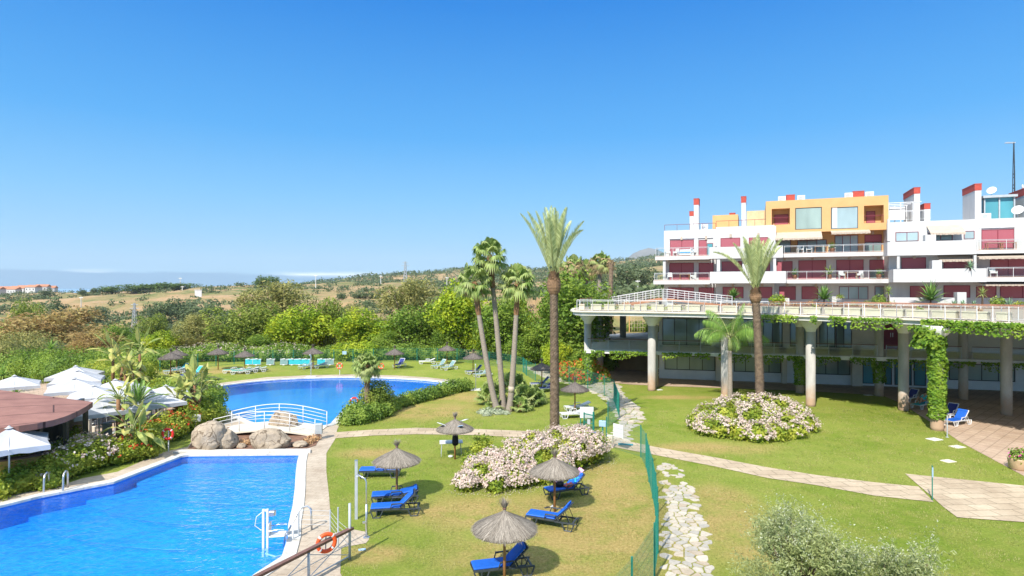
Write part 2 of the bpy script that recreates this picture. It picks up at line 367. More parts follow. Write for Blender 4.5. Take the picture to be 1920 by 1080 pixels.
for px, py, rx, ry in DRY:
    x, y = G(px, py); mp = nd(nt,'ShaderNodeMapping'); mp.inputs['Location'].default_value = (-x/rx, -y/ry, 0); mp.inputs['Scale'].default_value = (1/rx, 1/ry, 0)
    nt.links.new(pos, mp.inputs[0]); ln = nd(nt,'ShaderNodeVectorMath', operation='LENGTH'); nt.links.new(mp.outputs[0], ln.inputs[0])
    mr = nd(nt,'ShaderNodeMapRange', interpolation_type='SMOOTHSTEP'); mr.inputs['From Min'].default_value = 1.55; mr.inputs['From Max'].default_value = .35; nt.links.new(ln.outputs['Value'], mr.inputs['Value'])
    dry = mr.outputs[0] if dry is None else mth(nt, 'MAXIMUM', dry, mr.outputs[0])
dn = mth(nt, 'MULTIPLY', dry, ramp(nt, noisen(nt, .55, 6, .75), [(.30,(0,0,0)),(.55,(1,1,1))]))
dn = mth(nt, 'MULTIPLY', dn, .95)
g = mixc(nt, dn, g, mixc(nt, fine, (.33,.22,.085), (.56,.42,.20)))
g = mixc(nt, 1.0, g, ramp(nt, fine, [(.3,(.62,.66,.5)),(.7,(1.18,1.15,1.1))]), 'MULTIPLY')
g = mixc(nt, 1.0, g, ramp(nt, vf, [(.3,(.7,.72,.6)),(.7,(1.2,1.2,1.15))]), 'MULTIPLY')
nt.links.new(g, p.inputs['Base Color']); bump(nt, p, mth(nt,'ADD',fine,vf), .8, .05)

# irregular flagstones with turf in the joints
M['crazy'], nt, p = newmat('crazy_paving'); p.inputs['Roughness'].default_value = .85
pos = nd(nt,'ShaderNodeNewGeometry').outputs['Position']
mp = nd(nt,'ShaderNodeMapping'); mp.inputs['Scale'].default_value = (2.2,3.3,0); nt.links.new(pos, mp.inputs[0])
wn_ = nd(nt,'ShaderNodeTexNoise'); wn_.inputs['Scale'].default_value = 1.2; nt.links.new(mp.outputs[0], wn_.inputs['Vector'])
vv = nd(nt,'ShaderNodeVectorMath', operation='MULTIPLY_ADD'); nt.links.new(wn_.outputs['Color'], vv.inputs[0]); vv.inputs[1].default_value = (.5,.5,0); nt.links.new(mp.outputs[0], vv.inputs[2])
vo = nd(nt,'ShaderNodeTexVoronoi', feature='DISTANCE_TO_EDGE'); vo.inputs['Scale'].default_value = 1; nt.links.new(vv.outputs[0], vo.inputs['Vector'])
vc = nd(nt,'ShaderNodeTexVoronoi', feature='F1'); vc.inputs['Scale'].default_value = 1; nt.links.new(vv.outputs[0], vc.inputs['Vector'])
sc_ = nd(nt,'ShaderNodeSeparateColor'); nt.links.new(vc.outputs['Color'], sc_.inputs[0])
stone = ramp(nt, sc_.outputs[0], [(0,(.46,.39,.30)),(.4,(.54,.49,.42)),(.7,(.42,.39,.35)),(1,(.58,.53,.46))])
stone = mixc(nt, 1.0, stone, ramp(nt, noisen(nt, 9, 5, .7), [(.3,(.78,.76,.72)),(.7,(1.05,1.05,1.05))]), 'MULTIPLY')
edge = mth(nt, 'ADD', vo.outputs['Distance'], mth(nt, 'MULTIPLY', noisen(nt, 12), .07))
gone = mth(nt, 'GREATER_THAN', sc_.outputs[1], .86)
k = nd(nt,'ShaderNodeMapRange'); k.inputs['From Min'].default_value = .11; k.inputs['From Max'].default_value = .15; nt.links.new(mth(nt,'SUBTRACT',edge,gone), k.inputs['Value'])
turf = ramp(nt, noisen(nt, 8, 5, .75), [(.3,(.17,.17,.06)),(.7,(.29,.26,.115))])
nt.links.new(mixc(nt, k.outputs[0], turf, stone), p.inputs['Base Color']); bump(nt, p, k.outputs[0], .6, .03)

M['flag'], nt, p = newmat('flagstone'); p.inputs['Roughness'].default_value = .85
fc = ramp(nt, nd(nt,'ShaderNodeNewGeometry').outputs['Random Per Island'], [(0,(.40,.33,.25)),(.35,(.49,.445,.375)),(.7,(.36,.34,.305)),(1,(.53,.48,.405))])
nt.links.new(mixc(nt, 1.0, fc, ramp(nt, noisen(nt, 8, 6, .75), [(.3,(.74,.71,.66)),(.68,(1.08,1.06,1.03))]), 'MULTIPLY'), p.inputs['Base Color']); bump(nt, p, noisen(nt, 25, 4, .7), .35, .02)
# pools
M['pooltile'], nt, p = newmat('blue_pool_mosaic'); p.inputs['Roughness'].default_value = .35
nt.links.new(ramp(nt, noisen(nt, .5, 4, .6), [(.3,(.005,.25,.68)),(.7,(.012,.32,.78))]), p.inputs['Base Color'])
M['poolwall'], nt, p = newmat('blue_pool_wall'); p.inputs['Roughness'].default_value = .35
nt.links.new(ramp(nt, noisen(nt, 6, 4, .6), [(.3,(.02,.20,.62)),(.7,(.04,.26,.72))]), p.inputs['Base Color'])
def watermat(name, scale, strength):
    m, nt, p = newmat(name); out = nt.nodes['Material Output']; nt.nodes.remove(p)
    a = noisen(nt, scale, 3, .55, 'pos', (1,1.5,1)); b2 = noisen(nt, scale*3.3, 2, .5, 'pos', (1,1.4,1))
    bm = nd(nt,'ShaderNodeBump'); bm.inputs['Strength'].default_value = strength; bm.inputs['Distance'].default_value = .08
    nt.links.new(mth(nt,'ADD',a,mth(nt,'MULTIPLY',b2,.35)), bm.inputs['Height'])
    tr = nd(nt,'ShaderNodeBsdfTransparent'); wv = noisen(nt, scale*1.15, 2, .5, 'pos', (1,1.9,1)); rg = mth(nt,'ABSOLUTE',mth(nt,'SUBTRACT',wv,.5))
    nt.links.new(ramp(nt, rg, [(0.0,(1,1,1)),(.035,(.76,.97,1)),(.10,(.56,.87,.97)),(.2,(.46,.80,.94))] if strength > .3 else [(0,(.72,.95,.99)),(.2,(.64,.92,.98))]), tr.inputs[0])  # ripple-shaped tint imitates caustic light on the pool floor
    gl = nd(nt,'ShaderNodeBsdfGlossy'); gl.inputs['Roughness'].default_value = .015; nt.links.new(bm.outputs[0], gl.inputs['Normal'])
    fr = nd(nt,'ShaderNodeLayerWeight'); fr.inputs[0].default_value = .5; nt.links.new(bm.outputs[0], fr.inputs['Normal'])
    ms = nd(nt,'ShaderNodeMixShader'); nt.links.new(mth(nt,'ADD',mth(nt,'MULTIPLY',mth(nt,'POWER',fr.outputs['Facing'],3.6),.9),.025), ms.inputs[0]); nt.links.new(tr.outputs[0], ms.inputs[1]); nt.links.new(gl.outputs[0], ms.inputs[2]); nt.links.new(ms.outputs[0], out.inputs[0])
    return m
M['water1'] = watermat('near_pool_water', 1.9, .9)
M['water2'] = watermat('far_pool_water', 1.8, .12)
M['sea'] = plain('sea_water', (.20,.36,.52), .3, coord='pos', scale=.001)

# terrain: dry fields, scrub tints
M['land'], nt, p = newmat('dry_hill_land'); p.inputs['Roughness'].default_value = .95; p.inputs['Specular IOR Level'].default_value = .1
a = noisen(nt, .012, 5, .6, 'pos', (1,2.2,1)); b2 = noisen(nt, .06, 5, .7); c3 = noisen(nt, .6, 4, .7)
base = ramp(nt, a, [(.36,(.11,.14,.045)),(.44,(.24,.205,.09)),(.53,(.36,.24,.125)),(.68,(.42,.29,.17))])
base = mixc(nt, ramp(nt, b2, [(.52,(0,0,0)),(.66,(.8,.8,.8))]), base, (.10,.145,.045))
nt.links.new(mixc(nt, 1.0, base, ramp(nt, c3, [(.3,(.75,.75,.72)),(.7,(1.1,1.1,1.1))]), 'MULTIPLY'), p.inputs['Base Color'])
M['mountain'] = plain('bare_mountain', (.20,.19,.17), .95, (.13,.13,.12), .004, coord='pos')

L = {}
L['bright'] = leafmat('bright_leaf', (.09,.18,.008), (.38,.50,.03), (.46,.51,.03))
L['mid'] = leafmat('mid_leaf', (.055,.12,.015), (.22,.34,.035), (.26,.35,.045))
L['pine'] = leafmat('pine_leaf', (.065,.11,.014), (.27,.35,.05), (.32,.36,.06))
L['euca'] = leafmat('grey_green_leaf', (.10,.12,.025), (.38,.37,.11), (.43,.39,.13))
L['tan'] = leafmat('russet_leaf', (.24,.15,.055), (.50,.34,.13), (.42,.34,.11))
L['far'] = leafmat('scrub_leaf', (.06,.095,.04), (.17,.22,.085), (.15,.19,.09), tscale=.05)
L['farpine'] = leafmat('far_conifer_leaf', (.06,.11,.025), (.17,.25,.05), None)
L['hedge'] = leafmat('hedge_leaf', (0.069,0.144,0.021), (0.230,0.346,0.054), (0.306,0.403,0.061), tscale=.9)
L['shrub'] = leafmat('shrub_leaf', (0.102,0.174,0.017), (0.348,0.435,0.043), (0.464,0.478,0.058), tscale=1.4)
L['vine'] = leafmat('vine_leaf', (.06,.15,.012), (.24,.40,.035), (.27,.38,.04), tscale=1.2)
L['olive'] = leafmat('olive_leaf', (.14,.19,.055), (.46,.49,.24), (.38,.42,.17), tscale=.9)
L['date'] = leafmat('date_frond', (0.252,0.311,0.103), (0.618,0.656,0.319), None, .2)
L['fan'] = leafmat('fan_frond', (.12,.21,.035), (.36,.45,.12), (.38,.42,.16), .3, tscale=.8)
L['dryfan'] = leafmat('dry_fan_frond', (0.320,0.230,0.100), (0.500,0.380,0.200), None, .2)
L['queen'] = leafmat('queen_frond', (0.105,0.225,0.038), (0.330,0.495,0.105), None, .3)
L['banana'] = leafmat('strelitzia_leaf', (0.176,0.243,0.054), (0.446,0.486,0.135), (0.513,0.459,0.135), .3, tscale=1.5)
L['yucca'] = leafmat('yucca_leaf', (0.096,0.208,0.040), (0.320,0.480,0.080), None, .15)
L['cycad'] = leafmat('cycad_leaf', (0.060,0.145,0.034), (0.204,0.340,0.068), None, .15)
L['agave'] = leafmat('agave_leaf', (0.156,0.286,0.182), (0.338,0.494,0.286), None, .15)
L['grey'] = leafmat('silver_cover_leaf', (0.220,0.270,0.160), (0.450,0.480,0.340), None, .15)
L['grass'] = leafmat('grass_blade', (.14,.18,.03), (.36,.38,.10), (.42,.36,.15), .3, tscale=.7)
L['olivetip'] = leafmat('pale_olive_tip', (.30,.33,.18), (.56,.57,.42), None, .25)
L['pinkfl'] = leafmat('pale_pink_blossom', (.50,.37,.31), (.80,.70,.62), (.70,.55,.48), .25, tscale=2)
L['redfl'] = leafmat('red_blossom', (0.550,0.020,0.010), (0.750,0.100,0.030), None, .2)
L['magenta'] = leafmat('magenta_blossom', (0.600,0.030,0.250), (0.800,0.200,0.450), None, .2)
L['dryplant'] = leafmat('dry_plant', (0.380,0.200,0.090), (0.550,0.350,0.180), None, .2)
L['straw'] = leafmat('straw', (0.150,0.125,0.100), (0.400,0.350,0.290), None, .05, .9)
L['sooty'] = leafmat('weathered_straw', (0.090,0.075,0.065), (0.240,0.205,0.180), None, .05, .9)

# ------------------------------------------------------------ terrain
_T = np.array([-2500, -900, 0, 200, 450, 650, 860, 1050, 1250, 1700, 2700, 5000], float)
_D = np.array([0, 72, 90, 120, 170, 250, 350, 500, 650, 800, 1200, 1600, 2300, 3000], float)
_Z = np.array([
 [0]*12, [0]*12,
 [-2,-2,-2,-2,-1.5,-1.2,-1,-.5,1,3,3,3],
 [-6,-6,-6,-5.5,-5,-4,-3,-2,2,5,6,6],
 [-10,-10,-10,-9,-8,-6,-4,-2,4,7,8,8],
 [-12,-12,-11,-10,-8,-4,-1,2,9,12,12,12],
 [-9,-9,-8,-6,-3,1.5,4.5,6,14,18,18,18],
 [0,0,0,2.5,8.2,9.4,10.4,12,20,24,24,24],
 [2,2,2.2,4.2,10.9,12.3,12.8,14,27,30,30,30],
 [-10,-10,-8,-5,8,10,10,18,40,45,45,45],
 [-50,-50,-40,-30,-8,24,42,44,70,80,80,80],
 [-60,-60,-60,-60,-45,18,52,56,82,95,95,95],
 [-62]*5+[-50,-40,-20,20,30,30,30], [-64]*12], float)
def TZ(x, y):
    D = max(y, 0.35*math.hypot(x, y)); t = 960 + F*x/D
    t = min(max(t, _T[0]), _T[-1]); i = min(max(int(np.searchsorted(_D, D)) - 1, 0), len(_D)-2)
    if D >= _D[-1]: return -64.0
    a = (D - _D[i])/(_D[i+1]-_D[i]); a = a*a*(3-2*a) if i > 1 else a
    z = float((1-a)*np.interp(t, _T, _Z[i]) + a*np.interp(t, _T, _Z[i+1]))
    if D > 76:
        amp = min(.012*(D-70), 3.0) if D < 900 else min(3.0 + (D-900)*.02, 12)
        sc_n = .02 if D < 900 else .006
        z += amp*1.3*(mnoise.fractal(Vector((x*sc_n, y*sc_n, 0)), 1.0, 2.0, 5))
    if x > 6 and y > 58:       # ground steps up behind the clubhouse
        k = min(max((y-(64 + .0*x))/3, 0), 1); z = max(z, 3.2*k)
        k2 = min(max((y-90)/10, 0), 1); z = max(z, 3.2 + 3.5*k2 if k > .99 else z)
    return z - .06
th = np.radians(np.linspace(-80, 80, 300)); dd = np.concatenate([np.linspace(3, 80, 46), np.geomspace(83, 2900, 90)])
mb = MB(); vs_ = []
for D in dd:
    for a in th:
        x, y = D*math.tan(a) if abs(a) < 1.2 else D*math.tan(1.2)*(1+(abs(a)-1.2)*6)*math.copysign(1, a), D
        z = TZ(x, y)
        if -52 < x < 14 and y < 64: z = -3.0
        vs_.append((x, y, z))
nth = len(th); fs_ = [(i*nth+j, i*nth+j+1, (i+1)*nth+j+1, (i+1)*nth+j) for i in range(len(dd)-1) for j in range(nth-1)]
mb.add(vs_, fs_); struct('terrain', mb, M['land'], smooth=True)
struct('sea', MB().lathe([(60000, -66.0), (0.01, -66.0)], 64, cap=False), M['sea'])
mb = MB(); vs_ = []; nx, ny = 46, 18
for j in range(ny):
    for i in range(nx):
        u, v = i/(nx-1), j/(ny-1); x = 300 + 2600*u; y = 3700 + 1600*v
        px = 960 + F*x/4200
        sky_ = np.interp(px, [1030, 1120, 1165, 1190, 1214, 1235, 1262, 1330, 1500, 1700], [548, 530, 500, 475, 461, 464, 474, 490, 520, 545])
        h = (540-sky_)*4200/F + 9; env = max(0.0, 1-abs(v-.35)/.6)
        n = mnoise.fractal(Vector((x*.003, y*.003, 3)), 1.0, 2.0, 6)
        vs_.append((x, y, -70 + (h+70)*env**.8 + 28*n*env))
mb.add(vs_, [(j*nx+i, j*nx+i+1, (j+1)*nx+i+1, (j+1)*nx+i) for j in range(ny-1) for i in range(nx-1)])
struct('mountain', mb, M['mountain'], smooth=True)

# ------------------------------------------------------------ pools, lawn, paving
def chaikin(p, n=2, closed=True):
    for _ in range(n):
        q = []
        for i in range(len(p)):
            a, b = p[i], p[(i+1) % len(p)]
            q += [(a[0]*.75+b[0]*.25, a[1]*.75+b[1]*.25), (a[0]*.25+b[0]*.75, a[1]*.25+b[1]*.75)]
        p = q
    return p
def offset(poly, d):
    A = sum(poly[i-1][0]*poly[i][1]-poly[i][0]*poly[i-1][1] for i in range(len(poly))); s = 1 if A > 0 else -1
    out = []; n = len(poly)
    for i in range(n):
        a, b, c = Vector(poly[i-1]), Vector(poly[i]), Vector(poly[(i+1) % n])
        e1, e2 = (b-a).normalized(), (c-b).normalized()
        n1, n2 = Vector((e1.y, -e1.x))*s, Vector((e2.y, -e2.x))*s
        m = (n1+n2); m = m.normalized() if m.length > 1e-5 else n1
        out.append(tuple(b + m*min(d/max(m.dot(n1), .35), 2*abs(d)) if d > 0 else b + m*max(d/max(m.dot(n1), .35), -2*abs(d))))
    return out
P1px = [(-300,1035),(-100,974),(0,950),(78,931),(150,917),(213,905),(262,886),(340,856),(352,854),(552,852),(562,852),(558,868),(556,885),(554,917),(550,950),(542,985),(541,1010),(530,1045),(477,1080),(430,1120),(380,1190),(-100,1240)]
P2px = [(388,748),(390,735),(400,727),(430,721.5),(500,713),(580,709),(660,707.5),(740,709.5),(800,713),(845,719.5),(852,724),(830,729),(770,741),(700,753),(655,764),(640,774),(625,790),(617,799),(560,800.5),(487,799),(440,779),(405,764)]
P1 = [G(*p) for p in P1px]; P2 = chaikin([G(*p) for p in P2px], 2)
P1o, P2o = offset(P1, .42), offset(P2, .42)
LAWN = [(-75,2),(-75,60),(-46,72),(-20,75),(0,76),(14,76),(14,64),(70,64),(70,2)]
struct('lawn', MB().sheet(LAWN, 0.0, [offset(P1, .06), offset(P2, .06)]), M['lawn'])
def basin(poly, depth, nm):
    n = len(poly); mb = MB().sheet(poly, -depth); struct(nm+'_floor', mb, M['pooltile'])
    A = sum(poly[i-1][0]*poly[i][1]-poly[i][0]*poly[i-1][1] for i in range(n))
    pl = poly if A > 0 else poly[::-1]
    struct(nm+'_wall', MB().add([(p[0],p[1],-depth) for p in pl]+[(p[0],p[1],.03) for p in pl], [(n+i, n+(i+1)%n, (i+1)%n, i) for i in range(n)]), M['poolwall'])
basin(P1, .95, 'near_pool'); basin(P2, 1.0, 'far_pool')
def ring(inner, outer, z0, z1):
    n = len(inner); A = sum(inner[i-1][0]*inner[i][1]-inner[i][0]*inner[i-1][1] for i in range(n))
    if A < 0: inner, outer = inner[::-1], outer[::-1]
    v = [(*p, z1) for p in inner]+[(*p, z1) for p in outer]+[(*p, z0) for p in outer]+[(*p, z0) for p in inner]
    f = []
    for i in range(n):
        j = (i+1) % n; f += [(i, n+i, n+j, j), (n+i, 2*n+i, 2*n+j, n+j), (3*n+j, 3*n+i, i, j)]
    return MB().add(v, f)
inn1, inn2 = offset(P1, -.03), offset(P2, -.03)
struct('near_pool_coping', ring(inn1, P1o, -.05, .05), M['coping']); struct('far_pool_coping', ring(inn2, P2o, -.05, .05), M['coping'])
struct('near_pool_water', MB().sheet(offset(P1, .02), -.09), M['water1']); struct('far_pool_water', MB().sheet(offset(P2, .02), -.09), M['water2'])
# steps under the water in the far corner of the near pool
for k, (r, z) in enumerate(((9.6, -.76), (7.8, -.57), (6.0, -.38))):
    cx, cy = G(556, 853); pts = []
    for q in np.linspace(R(182), R(325), 36): pts.append((cx-.15 + r*1.25*math.cos(q), cy-.15 + r*math.sin(q)))
    pts.append((cx-.15, cy-.15))
    # keep inside the basin
    struct('pool_step', MB().prism(pts, -1.2, z), M['pooltile']); struct('step_edge', MB().tube([(p[0],p[1],z-.012) for p in pts[:22]], .018, 5), M['poolwall'])
PAVE = [G(*p) for p in [(-400,1006),(-150,960),(0,932),(104,914),(156,897),(220,885),(306,848),(352,838),(368,815),(388,790),(376,760),(372,735),(390,722),(430,716),(500,707.5),(580,703.5),(660,702.3),(740,704),(800,707.5),(852,713.5),(868,722),(852,731),(775,752),(720,765),(655,778),(640,790),(632,806),(630,821),(612,850),(612,885),(617,930),(620,970),(620,1002),(655,992),(688,998),(692,1012),(686,1019),(640,1027),(638,1075),(660,1120),(620,1300),(-300,1300)]]
struct('pool_paving', MB().sheet(PAVE, .012, [offset(P1o, -.1), offset(P2o, -.1)]), M['pave'])
SOIL = [G(*p) for p in [(352,842),(372,812),(400,803),(470,800),(560,806),(603,816),(592,836),(570,843),(450,845)]]
struct('soil_bed', MB().sheet(SOIL, .03), M['soil'])
struct('pool_edge_kerb', MB().prism([G(324,851), G(582,850.5), G(582,845), G(340,847)], 0.0, .12), M['coping'])
PATH_T = [(628,811),(700,806),(780,802.5),(900,805),(1020,810),(1090,816),(1150,822),(1231,839),(1340,858),(1440,877),(1529,891),(1640,905),(1722,913)]
PATH_B = [(1751,942),(1640,930),(1529,910),(1440,897),(1340,875),(1231,854),(1147,838),(1090,829),(1020,823),(900,816.5),(780,814.5),(700,817),(630,822)]
struct('paved_path', MB().sheet([G(*p) for p in PATH_T+PATH_B], .020), M['path'])
struct('paved_court', MB().sheet([G(*p) for p in [(1697,889),(1920,911.5),(2150,935),(2150,1000),(1920,980),(1795,971),(1767,950),(1745,930)]], .026), M['path'])
CR1 = [(1240,872),(1262,868),(1282,890),(1302,925),(1318,970),(1330,1020),(1336,1085),(1350,1180),(1240,1180),(1237,1080),(1240,1000),(1246,940),(1242,900)]
def inside1(poly, x, y):
    c = False; n = len(poly)
    for i in range(n):
        (x1, y1), (x2, y2) = poly[i], poly[i-1]
        if (y1 > y) != (y2 > y) and x < (x2-x1)*(y-y1)/(y2-y1)+x1: c = not c
    return c
def flagstones(poly, cell, seed, sparse):
    """irregular split stones: cells of a jittered grid, inset, chipped and given thickness"""
    rng = random.Random(seed); xs = [p[0] for p in poly]; ys = [p[1] for p in poly]; cx, cy = cell; pts = {}; m = MB()
    for i in range(int((min(xs))/cx)-2, int(max(xs)/cx)+3):
        for j in range(int(min(ys)/cy)-2, int(max(ys)/cy)+3): pts[i, j] = Vector(((i+(.3*(j % 3))+rng.uniform(-.47,.47))*cx, (j+rng.uniform(-.47,.47))*cy))
    for (i, j), c in pts.items():
        if not inside1(poly, c.x, c.y) or rng.random() < sparse(c.y): continue
        cell_ = [c+Vector(q) for q in ((-1.5*cx,-1.5*cy),(1.5*cx,-1.5*cy),(1.5*cx,1.5*cy),(-1.5*cx,1.5*cy))]
        for di in (-3,-2,-1,0,1,2,3):
            for dj in (-2,-1,0,1,2):
                o = pts.get((i+di, j+dj))
                if o is None or (di == 0 and dj == 0): continue
                nrm = (o-c).normalized(); k = (o-c).length/2-rng.uniform(.014,.042); out = []
                for a, b_ in zip(cell_, cell_[1:]+cell_[:1]):
                    da, db = (a-c).dot(nrm)-k, (b_-c).dot(nrm)-k
                    if da <= 0: out.append(a)
                    if (da < 0) != (db < 0): out.append(a.lerp(b_, da/(da-db)))
                cell_ = out
                if len(cell_) < 3: break
            if len(cell_) < 3: break
        if len(cell_) < 3: continue
        chip = []
        for q, a in enumerate(cell_):
            p_, n_ = cell_[q-1], cell_[(q+1) % len(cell_)]
            if (p_-a).length < .05: continue
            chip += [a.lerp(p_, rng.uniform(.05,.26)), a.lerp(n_, rng.uniform(.05,.26))]
        if len(chip) < 3: continue
        z = .018+rng.uniform(0, .016); n = len(chip); tl = [(p.x, p.y, z+(p.x-c.x)*rng.uniform(-.01,.01)) for p in chip]
        m.add(tl+[(p.x+(p.x-c.x)*.05, p.y+(p.y-c.y)*.05, -.01) for p in chip], [tuple(range(n))]+[(n+k_, n+(k_+1) % n, (k_+1) % n, k_) for k_ in range(n)])
    return m
struct('stone_path', flagstones([G(*p) for p in CR1], (.40,.30), 3, lambda y: .03 if y < 24 else (.12 if y < 27 else .3)), M['flag'])
CR2 = [(1138,826),(1190,834),(1178,812),(1200,795),(1206,778),(1195,762),(1172,745),(1160,722),(1148,716),(1110,706),(1060,697),(1005,690),(985,686),(985,690),(1000,698),(1012,706),(1060,718),(1100,732),(1128,745),(1145,765),(1162,790),(1150,812)]
struct('stone_path', flagstones([G(*p) for p in CR2], (.46,.36), 4, lambda y: .07), M['flag'])
PLAZA = [G(*p) for p in [(1120,715),(1180,721),(1250,724.5),(1380,728.5),(1500,733),(1600,738.5),(1655,742),(1690,757),(1720,776),(1760,801),(1800,829),(1860,861),(1920,893),(2000,935),(2100,990)]]+[(55,22),(62,60),(20,72),(4,72),(6.5,62)]
struct('plaza_paving', MB().sheet(PLAZA, .018), M['plaza'])
PATIO = [G(*p) for p in [(-300,905),(-40,890),(60,850),(150,838),(240,835),(300,812),(335,780),(325,760),(250,728),(150,712),(0,716),(-300,740)]]
struct('restaurant_patio', MB().sheet(PATIO, .022), M['plaza'])

# ------------------------------------------------------------ foliage generators
def unit(rng, n):
    v = rng.normal(size=(n, 3)); return v/np.linalg.norm(v, axis=1, keepdims=True)
def leafquads(c, size, rng, nrm=None, asp=.55, var=.45):
    n = len(c)
    if n == 0: return np.zeros((0,4,3))
    d = unit(rng, n); nn = unit(rng, n)*.75
    if nrm is not None: nn = nn + nrm
    nn[:,2] += .25
    s = np.cross(nn, d); s /= np.linalg.norm(s, axis=1, keepdims=True)+1e-9
    d = np.cross(s, nn); d /= np.linalg.norm(d, axis=1, keepdims=True)+1e-9
    L_ = (size*(1+var*(rng.random(n)*2-1)))[:,None]
    return np.stack([c-d*L_*.5, c+s*L_*asp*.5+d*L_*.08, c+d*L_*.5, c-s*L_*asp*.5+d*L_*.08], 1)
def lobepts(lobes, n, rng, shell=.72, flat=1.0):
    lobes = np.asarray(lobes, float); w = lobes[:,3]**2; k = rng.choice(len(lobes), n, p=w/w.sum())
    d = unit(rng, n); r = lobes[k,3]*(shell+(1-shell)*rng.random(n)**.6)*(1+.12*rng.normal(size=n))
    off = d*r[:,None]; off[:,2] *= flat
    return lobes[k,:3]+off, d
def ico(c, r, mb, rng, sub=1, sq=(1,1,1), amp=.18):
    t = (1+5**.5)/2
    v = [Vector(p).normalized() for p in [(-1,t,0),(1,t,0),(-1,-t,0),(1,-t,0),(0,-1,t),(0,1,t),(0,-1,-t),(0,1,-t),(t,0,-1),(t,0,1),(-t,0,-1),(-t,0,1)]]
    f = [(0,11,5),(0,5,1),(0,1,7),(0,7,10),(0,10,11),(1,5,9),(5,11,4),(11,10,2),(10,7,6),(7,1,8),(3,9,4),(3,4,2),(3,2,6),(3,6,8),(3,8,9),(4,9,5),(2,4,11),(6,2,10),(8,6,7),(9,8,1)]
    for _ in range(sub):
        cache = {}; nf = []
        def midp(a, b):
            key = (min(a,b), max(a,b))
            if key not in cache: v.append(((v[a]+v[b])/2).normalized()); cache[key] = len(v)-1
            return cache[key]
        for a, b, c_ in f:
            ab, bc, ca = midp(a,b), midp(b,c_), midp(c_,a); nf += [(a,ab,ca),(b,bc,ab),(c_,ca,bc),(ab,bc,ca)]
        f = nf
    o = Vector((rng.random()*50, rng.random()*50, rng.random()*50))
    vv = []
    for p in v:
        k = 1+amp*mnoise.fractal(p*1.7+o, 1.0, 2.0, 4)*2
        vv.append((c[0]+p.x*r*k*sq[0], c[1]+p.y*r*k*sq[1], c[2]+p.z*r*k*sq[2]))
    mb.add(vv, f)

def tree_meshes(kind, seed, h, rad, zlo, leaf, n, nl, leafm, flat=1.0, spread=.68, shell=.6, asp=.55, lr=(.28,.46), droop=0.0, barkm='bark'):
    rng = np.random.default_rng(seed); zc = (h+zlo)/2; hz = (h-zlo)/2; lob = []
    for i in range(nl):
        d = unit(rng, 1)[0]; q = rng.random()**.45
        r = rad*rng.uniform(*lr); lob.append((d[0]*q*rad*spread, d[1]*q*rad*spread, zc+d[2]*q*max(hz-r*.8, .2), r))
    pts, d = lobepts(lob, n, rng, shell, flat)
    rr_ = np.percentile(np.hypot(pts[:,0], pts[:,1]), 96); kx = rad/rr_; pts[:,:2] *= kx; z0_, z1_ = np.percentile(pts[:,2], 1), np.percentile(pts[:,2], 99.3); kz = (h-zlo)/(z1_-z0_); pts[:,2] = zlo+(pts[:,2]-z0_)*kz; lob = [(a*kx, b*kx, zlo+(c-z0_)*kz, e) for a, b, c, e in lob]
    if droop: pts[:,2] -= droop*rng.random(len(pts))*np.hypot(pts[:,0], pts[:,1])*.3
    cr = MB().quads(leafquads(pts, leaf, rng, d*.7, asp)).mesh(kind+'_crown', leafm)
    tk = MB(); r0 = .028*h+.06; top = (rng.normal()*.15, rng.normal()*.15, zc)
    mid = (rng.normal()*.12, rng.normal()*.12, zlo*.7+.3)
    tk.tube([(0,0,-.4), (0,0,.15), mid, top], [r0*1.35, r0, r0*.75, r0*.35], 8)
    for i in range(min(7, nl)):
        e = lob[i]; st = Vector(mid).lerp(Vector(top), rng.random()*.6)
        tk.tube([tuple(st), tuple((st+Vector(e[:3]))/2+Vector((0,0,.25))), e[:3]], [r0*.5, r0*.32, r0*.12], 6)
    return tk.mesh(kind+'_trunk', M[barkm], True), cr
KINDS = {
 'bright': dict(name='broadleaf_tree', var=[tree_meshes('bright', s, 8, 3.6, 1.1, .36, 10500, 26, L['bright'], .8) for s in (1, 2)]),
 'mid': dict(name='broadleaf_tree', var=[tree_meshes('mid', s, 8, 3.6, .5, .34, 9500, 30, L['mid'], .85) for s in (3, 4)]),
 'pine': dict(name='pine_tree', var=[tree_meshes('pine', s, 8, 3.6, .8, .34, 9500, 34, L['pine'], .8, lr=(.2,.34), asp=.45, shell=.75) for s in (5, 6)]),
 'euca': dict(name='eucalyptus_tree', var=[tree_meshes('euca', s, 10, 4.2, .8, .40, 11000, 34, L['euca'], 1.0, shell=.58, asp=.35, lr=(.18,.36), droop=.5, barkm='palebark') for s in (7, 8)]),
 'tan': dict(name='russet_tree', var=[tree_meshes('tan', s, 8, 4.0, 1.0, .40, 7500, 32, L['tan'], .9, shell=.3, asp=.4, lr=(.18,.32)) for s in (9, 10)]),
 'far': dict(name='hill_tree', var=[tree_meshes('far', s, 8, 4.4, .6, .75, 1500, 16, L['far'], .8) for s in (11, 12)]),
 'farpine': dict(name='hill_tree', var=[tree_meshes('farpine', s, 8, 4.6, .5, .75, 1700, 18, L['farpine'], .75) for s in (13, 14)]),
}
HH = {'bright':8,'mid':8,'pine':8,'euca':10,'tan':8,'far':8,'farpine':8}; RR = {'bright':3.6,'mid':3.6,'pine':3.6,'euca':4.2,'tan':4.0,'far':4.4,'farpine':4.6}
_tk = [0]
